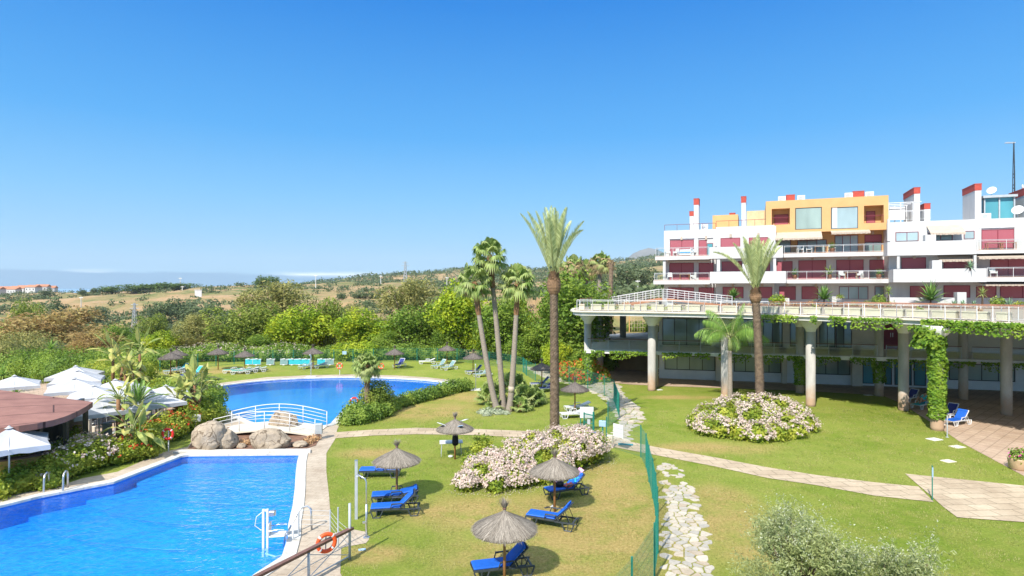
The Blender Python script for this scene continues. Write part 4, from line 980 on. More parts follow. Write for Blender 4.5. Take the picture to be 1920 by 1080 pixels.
# chimneys: white shafts with a red tiled cap
def chimney(x0, x1, yt, yb, v, dep, capy, side='white'):
    a, b, q0, q1 = AF.rect(x0, yt, x1, yb, v); qc = AF.rect(x0, capy, x1, yb, v)[3]
    o = MB().box(a, b, v, v+dep, q0-1.2, qc).build('chimney', M[side], apt)
    m = MB().box(a-.03, b+.03, v-.03, v+dep+.03, qc+.002, q1-.06).box(a-.06, b+.06, v-.06, v+dep+.06, q1-.058, q1)
    m.build('chimney_cap', M['brickred'], o)
chimney(1301,1310,372,430,1.2,1.4,384); chimney(1293,1300.5,396,428,3.5,1.2,405); chimney(1390,1398.5,368,424,1.0,2.6,380); chimney(1475,1490,365,380,3.5,2.5,379); chimney(1600,1620,358,374,3.5,2.5,373)
chimney(1714,1725,351,412,1.5,5.0,363); chimney(1733,1744,381,412,4,2.5,392); chimney(1828,1840,344,412,0,4.0,357); chimney(1921,1935,352,410,1,4.0,366); chimney(1368,1378,399,404,11,1,402.5)
# parapet railings on the roof
for x0, x1, y0, y1, v in ((1246,1342,424,431,.3),(1343,1440,418,424,.1)):
    a, b, q0, q1 = AF.rect(x0, y0, x1, y1, v); rail_run([(a, v), (b, v)], q0-.02, .75, 'roof_railing', post=1.6, rm='maroon', pm='maroon', glass=False, lower=False, parent=apt)
a, b, q0, q1 = AF.rect(1668,400,1745,412,-1.0); rail_run([(a,-1.0),(b,-1.0)], q0-.02, 1.0, 'roof_railing', post=.35, rm='whitepaint', pm='whitepaint', glass=False, pr=.012, parent=apt)
# pergola frame and glass penthouse
a, b, q0, q1 = AF.rect(1666,380,1712,412,1.5); m = MB()
for u in (a, (a+b)/2, b):
    for v in (1.5, 4.5): m.tube([(u,v,q0-.4),(u,v,q1)], .05, 6)
for v in (1.5, 3, 4.5): m.tube([(a-.2,v,q1),(b+.8,v,q1)], .05, 6)
m.tube([(a,1.5,(q0+q1)/2),(b,1.5,(q0+q1)/2)], .04, 6); m.build('pergola', M['whitepaint'], apt); ab(1668,388,1697,412,3.5,.1,'whitepaint','screen')
a, b, q0, q1 = AF.rect(1846,366,1902,410,1.0); pg = MB().box(a-.2, b+.2, .7, 6.3, q1-.25, q1)
for u in (a, (a+b)/2, b): pg.box(u-.06, u+.06, .95, 1.1, q0-.5, q1-.252)
pg = pg.build('penthouse_frame', M['greymetal'], apt); MB().box(a+.07, b-.07, 1.12, 5.9, q0-.5, q1-.26).build('pane', M['tealglass'], pg)
# low garden wall and terrace bed in front of the ground floor
ab(1448,559,1480,566,-5.5,.3,'white','garden_wall',z0=ZB); ab(1668,558,1790,566,-6,.3,'white','garden_wall',z0=ZB); ab(1795,548,1812,566,-5.6,1.2,'white','garden_wall',z0=ZB); ab(1560,556,1578,566,-4.6,.3,'white','garden_wall',z0=ZB)
a, b, q0, q1 = AF.rect(1350,563,2000,570,-8.0); struct('terrace_bed', MB().add([tuple(AF.o+AF.U*u+AF.N*v)+(7.22 if v > -7.9 else 7.04,) for u, v in ((a,-8.0),(b,-8.0),(b,-4.3),(a,-4.3))], [(0,1,2,3)]), M['soil'])

# things on the roofs and balconies
def mk_ac():
    t = thing('air_conditioner', '', 'air conditioner'); MB().box(-.42,.42,-.18,.18,.06,.72).box(-.35,-.25,-.16,.16,0,.06).box(.25,.35,-.16,.16,0,.06).build('case', M['plastic'], t); g = MB().lathe([(.24,-.0),(.24,.012),(.05,.02)], 16).build('fan_grille', M['greymetal'], t); g.rotation_euler = (R(90),0,0); g.location = (-.1,-.181,.4); return t
AC = Proto(mk_ac)
for px, py, v, lab in ((1466,376,2.0,'white air conditioner on the ochre roof left of the red chimney box'),(1502,374,2.0,'white air conditioner on the ochre roof right of the first red chimney box'),(1591,372,2.0,'white air conditioner on the ochre roof beside the second red chimney box'),(1630,371,2.0,'white air conditioner at the right end of the ochre roof'),(1321,428,1.0,'white air conditioner on the white roof right of the tall left chimney'),(1848,409,.0,'white air conditioner on the white roof before the glass penthouse')):
    u, t = AF.hit(px, v); p = AF.o+AF.U*u+AF.N*v; z = {1466:374,1502:374,1591:374,1630:374,1321:431,1848:411}[px]; zz = AF.rect(1436,374,1666,473.6,1.3)[3] if px in (1466,1502,1591,1630) else (AF.rect(1245,431,1342,560,0)[3] if px == 1321 else AF.rect(1666.4,411,2010,560,-1.5)[3])
    AC.put((p.x, p.y, zz), AF.a, lab, 'rooftop air conditioners')
def mk_dish():
    t = thing('satellite_dish', '', 'satellite dish'); MB().lathe([(.02,.0),(.2,.03),(.38,.10),(.5,.19),(.5,.205),(.36,.12),(.02,.02)], 20, cap=False).build('dish', M['plastic'], t, True)
    g = t.children[-1]; g.rotation_euler = (R(62),0,R(-30)); g.location = (0,0,.75); MB().tube([(0,.12,0),(0,.12,.72)], .03, 6).build('mast', M['greymetal'], t); return t
DI = Proto(mk_dish); zr = AF.rect(1666.4,411,2010,560,-1.5)[3]
for px, v, z, s, lab in ((1909,-.6,zr,1.05,'white satellite dish on the white roof parapet by the right chimney'),(1860,2.5,AF.rect(1846,366,1902,410,1.0)[3],.9,'small white satellite dish on top of the glass penthouse roof'),(1905,-.8,zr-.2,.01,'')):
    if not lab: continue
    u, t = AF.hit(px, v); p = AF.o+AF.U*u+AF.N*v; DI.put((p.x, p.y, z), AF.a, lab, 'rooftop satellite dishes', s)
u, t = AF.hit(1901, 4.0); p = AF.o+AF.U*u+AF.N*4.0; zt = AZ(266, t); z0 = zr
ms_ = thing('antenna_mast', 'tall thin lattice antenna mast with an aerial on top, above the glass penthouse', 'antenna', (p.x, p.y, z0)); m = MB(); hh = zt-z0
for k in range(3):
    q = 2.1*k; m.tube([(.16*math.cos(q),.16*math.sin(q),0),(.10*math.cos(q),.10*math.sin(q),hh*.6),(.02*math.cos(q),.02*math.sin(q),hh)], .038, 5)
for k in range(14): z = hh*.62*k/14; q = 2.1*k; r = .16-.06*k/14; m.tube([(r*math.cos(q),r*math.sin(q),z),(r*math.cos(q+2.1),r*math.sin(q+2.1),z+hh*.045)], .03, 4)
m.build('mast', M['darkgrey'], ms_); m = MB().tube([(-.9,0,hh-.1),(.15,0,hh-.1)], .045, 5)
for k in range(7): m.tube([(-.85+.14*k,-.22,hh-.1),(-.85+.14*k,.22,hh-.1)], .03, 4)
m.build('aerial', M['whitepaint'], ms_); g = MB().lathe([(.02,0),(.3,.06),(.42,.2),(.4,.22),(.02,.05)], 16, (0,0,0), False).build('dish', M['plastic'], ms_, True); g.location = (.7,-.2,hh*.42); g.rotation_euler = (R(75),0,R(40))

# ------------------------------------------------------------ palms
def bend(p0, pts): return [tuple(Vector(p0)+Vector(p)) for p in pts]
def frond(base, az, el, length, droop, leafl, rng, n=46, leafw=.05, vee=.5, hang=0.0, start=.22, fold=.55):
    """feather frond: arching rachis with two rows of leaflets; returns leaflet quads and the rachis points"""
    d0 = Vector((math.cos(az)*math.cos(el), math.sin(az)*math.cos(el), math.sin(el))); pts = []
    p = Vector(base); d = d0.copy(); st = length/18
    for i in range(19):
        pts.append(p.copy()); p = p+d*st; d = (d+Vector((0,0,-droop/18*(.3+1.5*i/18)))).normalized()
    q = []
    for k in range(n):
        t = start+(1-start)*k/(n-1); f = t*18; i = min(int(f), 17); b = pts[i].lerp(pts[i+1], f-i); tg = (pts[i+1]-pts[i]).normalized()
        sd_ = tg.cross(Vector((0,0,1))); sd_ = sd_.normalized() if sd_.length > .05 else Vector((-math.sin(az), math.cos(az), 0)); up = sd_.cross(tg)
        ll = leafl*(math.sin(math.pi*min(max((t-start)/(1-start)*.82+.16, 0), 1))**.6)*rng.uniform(.85,1.1)
        for s in (-1, 1):
            dr = (tg*fold*1.2+sd_*s*(1-.25*vee)+up*vee*rng.uniform(.6,1.3)); dr.z -= hang*rng.uniform(.7,1.3); dr.normalize()
            w = tg*leafw*.5; m = b+dr*ll*.45; e = b+dr*ll; e.z -= hang*ll*.25+.06*ll
            q.append([b-w*.5, m-w, e, m+w])
    return q, pts
def feather_palm(nm, label, x, y, ztop, r0, r1, fr, trunk_m, leafm, seed, ring=None, lean=(0,0), zb=-.2, shaft=None, bulge=None, bh=1.5, rach='crownshaft', rw=.03):
    rng = np.random.default_rng(seed); t = thing(nm, label, 'palm', (x, y, 0)); m = MB(); n = 46 if ring else 16; pts = []; rr = []
    for i in range(n+1):
        k = i/n; z = zb+(ztop-zb)*k; pts.append((lean[0]*k*k, lean[1]*k*k, z)); r = r0+(r1-r0)*min(k*1.1, 1)
        if ring: r *= 1+ring*(.5 if i % 2 else -.5)+.06*mnoise.noise(Vector((0,0,z*3)))
        rr.append(r)
    m.tube(pts, rr, 14)
    if ring:                              # spiral of old leaf scars
        sq = []
        for i in range(int(95*ztop)):
            a = i*2.39996; k = (i+.5)/(95*ztop); z = zb+(ztop-zb)*k; rd = r0+(r1-r0)*min(k*1.1, 1)-.005; cx, cy = lean[0]*k*k+rd*math.cos(a), lean[1]*k*k+rd*math.sin(a); dv = Vector((math.cos(a)*.55, math.sin(a)*.55, 1)).normalized(); sd_ = Vector((-math.sin(a), math.cos(a), 0)); c = Vector((cx, cy, z)); ln = rng.uniform(.07,.13); w = rng.uniform(.05,.085); sq.append([c-sd_*w, c+sd_*w, c+dv*ln+sd_*w*.45, c+dv*ln-sd_*w*.45])
        m.quads(np.array([[tuple(v) for v in f] for f in sq]))
    m.build('trunk', trunk_m, t, False if ring else True)
    top = (lean[0], lean[1], ztop)
    if bulge:
        b = MB(); zz = ztop-.1; prof = []
        for i in range(15):
            k = i/14; prof.append((r1*.9+(bulge*(math.sin(math.pi*min(k*.9+.08,1))**.7)-r1*.5)*(1 if i % 2 else .94), zz+k*bh))
        b.lathe(prof, 14, (lean[0], lean[1], 0)); top = (lean[0], lean[1], ztop+bh*.72)
        sq = []
        for i in range(330):
            a = i*2.39996; k = (i+.5)/330; rr_ = bulge*(.55+.5*math.sin(math.pi*min(k*.9+.1, 1))); c = Vector((lean[0]+rr_*.8*math.cos(a), lean[1]+rr_*.8*math.sin(a), zz+k*bh)); dv = Vector((math.cos(a)*.5, math.sin(a)*.5, 1)).normalized(); sd_ = Vector((-math.sin(a), math.cos(a), 0)); ln = rng.uniform(.16,.34); sq.append([c-sd_*.06, c+sd_*.06, c+dv*ln+sd_*.03, c+dv*ln-sd_*.03])
        b.quads(np.array([[tuple(v) for v in f] for f in sq])); b.build('leaf_bases', M['datebase'], t)
    if shaft: MB().tube([(top[0],top[1],ztop-.1),(top[0],top[1],ztop+shaft*.4),(top[0],top[1],ztop+shaft)], [r1*1.05, r1*1.25, r1*.5], 12).build('crownshaft', M['crownshaft'], t, True); top = (top[0], top[1], ztop+shaft*.9)
    q = []; rc = MB()
    for a, el, ln, dr, ll in fr(rng):
        z0 = Vector(top)+Vector((math.cos(a)*.12, math.sin(a)*.12, rng.uniform(0,.3)))
        qq, pp = frond(z0, a, el, ln, dr, ll, rng, n=int((24 if nm == 'queen_palm' else 25)*ln), **FK[nm]); q += qq; rc.tube([tuple(p) for p in pp], [rw*(1-.85*i/18) for i in range(19)], 5)
    MB().quads(np.array([[tuple(v) for v in f] for f in q])).build('fronds', leafm, t)
    rc.build('frond_stems', M[rach], t); return t
FK = {'date_palm': dict(leafw=.05, vee=.7, fold=.75, start=.15), 'queen_palm': dict(leafw=.03, vee=.3, hang=1.5, fold=.6), 'feather_palm': dict(leafw=.05, vee=.3, fold=.9)}
def fr_date(n, lmin, lmax):
    def f(rng):
        o = []
        for i in range(n):
            k = (i+.5)/n; a = i*2.39996+rng.uniform(-.2,.2); el = R(87-24*k**1.1+rng.uniform(-5,5)); o.append((a, el, rng.uniform(lmin,lmax), .25+.65*k*k*rng.uniform(.5,1.5), .55))
        return o
    return f
x, y = G(1040, 822); z = AZ(550, y)
feather_palm('date_palm', 'tallest date palm with upright silvery fronds, rising from the pink shrub by the path', x, y, z, .28, .23, fr_date(20, 3.5, 4.3), M['datebark'], L['date'], 21, .06, (-.05, 0), bulge=.34, bh=1.25)
x, y = G(1425, 784); z = AZ(566, y)
feather_palm('date_palm', 'date palm with upright silvery fronds, rising from the round pink shrub before the clubhouse', x, y, z, .30, .24, fr_date(23, 3.1, 3.9), M['datebark'], L['date'], 22, .06, (-.3, 0), bulge=.31, bh=.9)
x, y = G(1369, 757); z = AZ(655, y)
def fr_queen(rng): return [(i*2.39996, R(78-66*(i/17)+rng.uniform(-5,5)), rng.uniform(2.5,3.1), 1.5+.5*rng.random(), .85) for i in range(17)]
feather_palm('queen_palm', 'slender palm with drooping fresh green plumes, close beside a clubhouse column', x, y, z, .2, .15, fr_queen, M['palebark'], L['queen'], 23, None, (0,0), shaft=.9)

def fan_leaf(base, d, pet, rad, rng, nseg=22, span=4.4, droop=.35):
    d = Vector(d).normalized(); h = Vector(base)+d*pet; h.z -= .1*pet; sd_ = d.cross(Vector((0,0,1))); sd_ = sd_.normalized() if sd_.length > .05 else Vector((1,0,0)); up = sd_.cross(d); q = []
    for k in range(nseg):
        a = -span/2+span*k/(nseg-1); dr = d*math.cos(a)+sd_*math.sin(a)+up*.18*math.cos(a*2); w = rad*span/nseg*.48; tn = (sd_*math.cos(a)-d*math.sin(a))
        r = rad*(1-.12*abs(a)/2)*rng.uniform(.9,1.08); m = h+dr*r*.62; e = h+dr*r; e.z -= droop*r*rng.uniform(.6,1.5)
        q.append([h, m-tn*w, e, m+tn*w])
    return q, h
def fan_crown(top, n, rng, pet, rad, elmax=82, elmin=-42, droop=.4, span=4.4):
    q = []; st = MB()
    for i in range(n):
        k = (i+.5)/n; a = i*2.39996+rng.uniform(-.3,.3); el = R(elmax+(elmin-elmax)*k+rng.uniform(-8,8)); d = (math.cos(a)*math.cos(el), math.sin(a)*math.cos(el), math.sin(el))
        qq, h = fan_leaf(top, d, pet*rng.uniform(.8,1.15), rad*rng.uniform(.85,1.1), rng, droop=droop*(1+.8*k), span=span); q += qq; st.tube([top, tuple((Vector(top)+h)/2+Vector((0,0,.04))), tuple(h)], [.022,.018,.012], 4)
    return np.array([[tuple(v) for v in f] for f in q]), st
def fan_palm(label, bx, by, tx, ztop, seed, n=34, pet=.75, rad=.72, r0=.23, r1=.15, bend_=.0, skirt=2.3, nm='fan_palm', dry=14, group=None, zb=0.0, bark='palebark', wband=None):
    rng = np.random.default_rng(seed); t = thing(nm, label, 'palm', (bx, by, zb), 0, group); dx = tx-bx; hz = ztop-zb; pts = []; rr = []
    for i in range(25):
        k = i/24; pts.append((dx*(k**(1+bend_)), .0, -.25+(hz+.25)*k)); rr.append((r0*1.35 if i == 0 else r0*(1+.3*max(0, 1-k*9)))*(1-k)+r1*k)
    MB().tube(pts, rr, 12).build('trunk', M[bark], t, True); top = (dx, 0, hz)
    if skirt:
        i0 = max(0, int(24*(1-skirt/hz))); MB().tube(pts[i0:], [rr[i]*(1.15+.35*((i-i0)/(24-i0+.01)))*(1.12 if i % 2 else .95) for i in range(i0, 25)], 10).build('leaf_bases', M['skirt'], t)
    q, st = fan_crown(top, n, rng, pet, rad); MB().quads(q).build('fronds', L['fan'], t); st.build('frond_stems', M['crownshaft'], t)
    if dry:
        c = []
        for i in range(dry):
            a = rng.uniform(0, 6.28); d = (math.cos(a)*.7, math.sin(a)*.7, rng.uniform(-.9,.5) if dry > 40 else -.8); qq, h = fan_leaf(top, d, pet*(.95 if dry > 40 else .6), rad*.8, rng, 10, 1.6, .5); c += qq
        MB().quads(np.array([[tuple(v) for v in f] for f in c])).build('dry_fronds', L['dryfan'], t)
    return t
def fanp(px, py, tpx, tpy, label, seed, **k):
    x, y = G(px, py); return fan_palm(label, x, y, AX(tpx, y), AZ(tpy, y), seed, **k)
t1 = fanp(936, 771, 889, 528, 'leftmost of the three tall fan palms, its stem leaning left', 31, bend_=-.25, n=25, pet=.95, rad=.74, group='three tall fan palms')
t2 = fanp(944, 768, 918, 478, 'middle and tallest of the three tall fan palms', 32, bend_=.2, n=25, pet=.95, rad=.74, group='three tall fan palms')
t3 = fanp(953, 771, 971, 528, 'rightmost of the three tall fan palms, its stem leaning right with a pale band', 33, bend_=-.35, n=26, pet=.95, rad=.78, group='three tall fan palms')
fanp(689, 780, 688, 684, 'short fan palm with a ragged crown beside the ball-clipped bush at the far pool', 34, n=46, pet=.62, rad=.52, r0=.17, r1=.2, bark='datebark', skirt=1.2, dry=20)
for i, (px, tpy, D, sc_) in enumerate(((1072,497,78,1.05),(1097,505,80,1.0),(1122,492,76,1.05),(1050,512,82,.9))):
    x = AX(px, D); lab = ('left-middle fan palm with straw-coloured dead leaves above the deep green tree','middle fan palm with straw-coloured dead leaves above the deep green tree','right fan palm with dead leaves, next to the bare palm stem','lowest fan palm with dead leaves, peeping right of the tall date palm')[i]
    fan_palm(lab, x, D, x+.2, AZ(tpy, D), 40+i, n=20, pet=1.0, rad=.9, r0=.3, r1=.25, dry=90, skirt=0, zb=TZ(x, D), group='far fan palms with dead leaves')
D = 74.0; x = AX(1144, D); tq = thing('palm_stem', 'bare crownless palm stem standing right of the fan palms with dead leaves', 'palm', (x, D, TZ(x, D))); hz = AZ(488, D)-TZ(x, D)
MB().tube([(0,0,-.2),(.05,0,hz*.5),(.12,0,hz-1.2),(.12,0,hz-.4),(.1,0,hz)], [.33,.26,.28,.36,.2], 12).build('trunk', M['datebark'], tq, True)
rng = np.random.default_rng(50); MB().quads(leafquads(np.array([(.12+rng.normal()*.22, rng.normal()*.22, hz-rng.random()*1.2) for _ in range(160)]), .4, rng, None, .35)).build('dead_leaf_stubs', L['dryfan'], tq)
hz_ = AZ(528, G(953,771)[1]); k_ = 1.75/(hz_+.25); dx_ = AX(971, G(953,771)[1])-G(953,771)[0]; r_ = .23*(1-k_)+.15*k_+.012
MB().lathe([(r_,0),(r_,.42)], 16, (dx_*k_**.65, 0, 1.4)).build('pale_band', M['awning'], t3, True)
# clump of low fan palms at the foot of the three tall ones
def clump(label, px, py, n, pet, rad, seed, ht=.5):
    x, y = G(px, py); rng = np.random.default_rng(seed); t = thing('low_fan_palm', label, 'palm', (x, y, 0), 0, 'low fan palms round the three tall palms'); q, st = fan_crown((0,0,ht), n, rng, pet, rad, 75, -8, .25); MB().quads(q).build('fronds', L['fan'], t); st.build('frond_stems', M['crownshaft'], t)
    MB().tube([(0,0,-.05),(.03,0,ht*.6),(0,0,ht+.1)], [.2,.22,.16], 9).build('trunk', M['skirt'], t); return t
clump('leftmost low fan palm at the foot of the leaning palm stems', 922, 758, 26, .8, .62, 61, .7)
clump('low yellowish fan palm at the left front of the leaning palm stems', 927, 768, 14, .5, .5, 62, .3)
clump('largest low fan palm, behind and between the leaning palm stems', 958, 752, 34, 1.0, .75, 63, 1.0)
clump('low fan palm right of the rightmost leaning palm stem', 984, 762, 28, .75, .65, 64, .6)
clump('rightmost low fan palm with yellow-green leaves beside the tall date palm trunk', 1000, 757, 22, .7, .6, 65, .5)
clump('low fan palm in front of the rightmost leaning stem base', 975, 770, 16, .55, .5, 66, .35)

# ------------------------------------------------------------ bushes, hedges, flower beds
def bush(nm, label, cat, lobes, n, lf, leafm, seed, flowers=None, nf=0, fs=.12, core=True, flat=.9, asp=.65, ftop=.0, group=None, shell=.82, clus=-.12, fmin=.3):
    """lobes in world coordinates (x, y, z, r)"""
    rng = np.random.default_rng(seed); lobes = np.array(lobes, float); o = lobes[:,:2].mean(0); lobes[:,:2] -= o; t = thing(nm, label, cat, (o[0], o[1], 0), 0, group); m = MB()
    pts, d = lobepts(lobes, n, rng, shell, flat); k = pts[:,2] > .02; pts, d = pts[k], d[k]; m.quads(leafquads(pts, lf, rng, d*.9, asp))
    if core:
        for x, y, z, r in lobes: ico((x, y, z*.9), r*.72, m, rng, 1, (1,1,flat), .1)
    m.build('foliage', leafm, t)
    if flowers:
        pts, d = lobepts(lobes, nf*9, rng, .95, flat); inside = np.zeros(len(pts), bool)
        for x, y, z, r in lobes: inside |= ((pts[:,0]-x)**2+(pts[:,1]-y)**2+((pts[:,2]-z)/flat)**2) < (r*.93)**2
        cl = np.array([mnoise.noise(Vector((p[0]*1.1+seed, p[1]*1.1, p[2]*1.3))) for p in pts])
        k = (~inside) & (pts[:,2] > fmin) & (d[:,2] > ftop) & (cl > clus); pts, d = pts[k][:nf], d[k][:nf]
        # each blossom head is a little cluster of petals
        c = np.repeat(pts+d*.04, 5, 0)+rng.normal(size=(len(pts)*5, 3))*fs*.38; MB().quads(leafquads(c, fs, rng, np.repeat(d, 5, 0), .8)).build('flowers', flowers, t)
    return t
def patch(pxs, z, r, jit=1.0): return [(*G(px, py), zz*jit, rr*jit) for px, py, zz, rr in pxs]
# large pink-flowering shrub by the path
A1 = patch([(873,918,.35,.62),(900,908,.45,.75),(935,905,.6,.85),(968,898,.75,.95),(1005,890,.85,1.0),(1040,885,.85,1.0),(1075,878,.95,1.0),(1105,868,.9,.95),(1120,860,.8,.8),(1085,858,1.0,1.0),(1045,862,1.0,1.0),(1000,870,.95,1.0),(960,880,.85,.9),(925,890,.7,.8),(895,896,.5,.7),(1010,905,.45,.7),(1050,898,.5,.7),(970,912,.4,.7),(930,920,.35,.6)], 0, 0, .84)
bush('flowering_shrub', 'long pale-pink flowering shrub sprawling round the foot of the tallest date palm', 'shrub', A1, 15000, .13, L['shrub'], 71, L['pinkfl'], 6500, .072, ftop=-.12, clus=-.3)
A2 = patch([(1312,805,.5,1.0),(1330,798,.7,1.2),(1360,792,.9,1.3),(1395,788,1.0,1.4),(1430,788,1.0,1.4),(1465,790,.9,1.3),(1495,798,.75,1.15),(1510,808,.5,.95),(1490,820,.4,.9),(1455,824,.45,1.0),(1420,826,.45,1.0),(1385,822,.55,1.0),(1350,818,.55,1.0),(1325,815,.5,.9),(1400,805,.95,1.3),(1440,806,.85,1.3),(1360,806,.85,1.2),(1470,810,.6,1.1)], 0, 0, .76)
bush('flowering_shrub', 'round mound of pale-pink flowering shrub round the palm before the clubhouse', 'shrub', A2, 17000, .17, L['shrub'], 72, L['pinkfl'], 4200, .085, ftop=-.05, clus=-.1)
bush('wispy_shrub', 'thin leggy green shrub beside the folding table, left of the long pink shrub', 'shrub', patch([(880,880,.55,.5),(897,866,.7,.5),(905,850,.6,.55),(890,895,.3,.45)],0,0), 1500, .13, L['shrub'], 73, None, 0, .1, False, shell=.3)
# hedge round the far pool and the clipped ball
HP = [(655,795,.35,.75),(675,793,.5,.85),(700,786,.45,.8),(722,780,.35,.65),(664,785,.55,.8),(735,770,.35,.65),(750,763,.35,.65),(765,758,.35,.7),(780,754,.35,.7),(797,750,.35,.72),(812,746,.38,.75),(828,742,.38,.75),(843,737,.4,.8),(858,734,.4,.8),(872,732,.4,.75),(715,776,.4,.7)]
bush('hedge', 'low curving bright green hedge along the near side of the far pool', 'hedge', patch(HP,0,0), 13000, .15, L['hedge'], 74)
bush('clipped_bush', 'round ball-clipped bush beside the short fan palm at the far pool', 'bush', patch([(706,775,1.15,1.15)],0,0), 4200, .13, L['pine'], 75, flat=1.0, shell=.93)
bush('hedge', 'long hedge with a few pink flowers behind the far green fence, left half', 'hedge', [(AX(px, 72.5)+0, 72.5+.6*math.sin(px), .9+.25*math.sin(px*.05), 1.15) for px in range(330, 560, 9)], 15000, .18, L['hedge'], 76, L['pinkfl'], 280, .11, clus=-1)
bush('hedge', 'long green hedge behind the far green fence, below the bright trees', 'hedge', [(AX(px, 74), 74+.6*math.sin(px), .8+.25*math.sin(px*.06), 1.15) for px in range(562, 860, 10)], 15000, .18, L['hedge'], 77)
bush('hedge', 'hedge on the slope left of the farthest parasols, under the light green tree', 'hedge', [(AX(px, 66+(300-px)*.02), 66+(300-px)*.02, 1.0, 1.25) for px in range(180, 335, 11)], 11000, .17, L['hedge'], 78)
bush('ground_cover', 'silvery ground-cover mat at the foot of the three tall fan palms', 'plant', patch([(905,775,.05,.45),(920,774,.08,.55),(935,776,.06,.5),(912,779,.04,.4),(948,776,.05,.4)],0,0), 1500, .11, L['grey'], 79, flat=.6)
bush('flower_bush', 'mixed bed of bushes with red flowers before the clubhouse left end', 'bush', patch([(1070,715,.6,1.0),(1085,712,.8,1.2),(1100,709,.8,1.2),(1118,713,.6,1.0),(1092,720,.5,.9),(1130,716,.4,.8),(1062,708,.7,1.0)],0,0), 6000, .2, L['shrub'], 80, L['redfl'], 210, .15, clus=-.3)
bush('bush', 'tall dark leafy bush between the date palm and the red flowers', 'bush', patch([(1050,690,1.5,2.0),(1068,694,1.6,2.2),(1085,698,1.3,1.8),(1060,700,.8,1.4)],0,0), 5000, .26, L['mid'], 81)
bush('bush', 'dark bush in the shade under the left end of the clubhouse', 'bush', [(10.5,64,.9,1.1),(9.5,65.5,1.1,1.3),(8.2,67,1.0,1.2)], 2200, .24, L['mid'], 82)
# planting round the restaurant
bush('flower_bush', 'flowering bush with pale blossoms along the pool, right of the ladder', 'bush', patch([(95,905,.45,.8),(115,897,.6,.9),(140,889,.65,.95),(165,881,.65,.95),(188,872,.6,.9),(200,868,.5,.75),(130,878,.7,.9),(160,870,.7,.9)],0,0), 7500, .13, L['shrub'], 83, L['pinkfl'], 200, .11, clus=-.3)
bush('bush', 'low sprawling yellow-green bush at the pool edge left of the ladder', 'bush', patch([(-10,935,.25,.7),(15,925,.35,.75),(45,917,.35,.75),(70,908,.4,.75),(30,910,.4,.7),(90,915,.25,.6)],0,0), 4500, .13, L['shrub'], 84)
bush('climbing_bush', 'vine-like bush growing before the yellow restaurant wall at the left edge', 'bush', patch([(-5,872,1.2,.5),(25,866,1.35,.55),(55,860,1.4,.55),(80,854,1.3,.5),(100,850,1.0,.5),(60,868,.7,.5),(20,880,.8,.5)],0,0), 2600, .16, L['shrub'], 85, core=False, shell=.4)
bush('flower_bush', 'dense shrubs with red flowers round the lifebuoy post by the boulder', 'bush', patch([(225,868,.5,.7),(250,862,.6,.8),(275,857,.6,.8),(294,840,.7,.8),(326,824,.8,.85),(343,814,.9,.85),(305,826,.9,.85),(270,842,.8,.85),(345,806,.9,.85)],0,0), 9000, .14, L['shrub'], 86, L['redfl'], 210, .085, clus=-.3)
bush('bush', 'dark blue-green bush overhanging the left end of the far pool', 'bush', patch([(385,775,.9,1.2),(400,765,.9,1.0),(378,760,1.2,1.3),(395,785,.8,.9)],0,0), 4500, .17, L['mid'], 87)
bush('bush', 'bright yellow-green bush behind the large boulder by the bridge', 'bush', patch([(372,800,.7,.9),(392,796,.7,.85),(408,792,.5,.7),(380,788,1.0,.9),(360,806,.6,.8)],0,0), 4500, .15, L['shrub'], 88)
bush('small_bush', 'small sprig of a bush beside the restaurant entrance', 'bush', patch([(135,850,1.0,.35),(145,845,1.2,.3),(130,846,.7,.3)],0,0), 350, .15, L['shrub'], 89, core=False, shell=.3)
bush('bush', 'large olive-green bush on the slope behind the rearmost restaurant parasols', 'bush', [(AX(px, D), D, .9, r) for px, D, r in ((90,58,2.2),(115,57,2.4),(140,58,2.4),(165,57,2.0),(60,60,2.2),(35,59,2.2))], 16000, .17, L['mid'], 90)
bush('bush', 'grey-green bush at the far left behind the restaurant roof', 'bush', [(AX(px, D), D, 1.6, r) for px, D, r in ((-20,62,2.6),(10,63,2.8),(40,66,2.8),(70,68,2.6),(-50,60,2.4))], 15000, .18, L['euca'], 91)
bush('bush', 'bright green bush between the rear parasols and the yuccas', 'bush', [(AX(px, D), D, .8, r) for px, D, r in ((185,56,1.6),(205,54,1.6),(228,53,1.4),(245,56,1.6),(268,58,1.4))], 11000, .15, L['shrub'], 92)
bush('bush', 'low green planting between the right restaurant parasols and the lawn', 'bush', [(AX(px, D), D, .5, r) for px, D, r in ((300,50,1.0),(320,48,.9),(290,47,.9),(335,45,.8),(350,43,.8))], 4500, .18, L['shrub'], 93)
bush('bush', 'pale green bush under the bare-limbed tree behind the fence', 'bush', [(AX(px, 73), 73, 1.0, 1.4) for px in (640, 655, 672, 690)], 3000, .25, L['bright'], 94)
bush('low_bush', 'heathery brown-red plant between the two boulders by the pool', 'plant', patch([(448,838,.08,.35),(460,834,.1,.4),(440,834,.1,.35)],0,0), 700, .09, L['dryplant'], 95, None, 0, .05, flat=.7)
bush('low_bush', 'reddish ground plant at the right foot of the long boulder', 'plant', patch([(578,832,.1,.4),(590,826,.1,.4),(568,836,.08,.35)],0,0), 800, .09, L['dryplant'], 96, None, 0, .05, flat=.7)
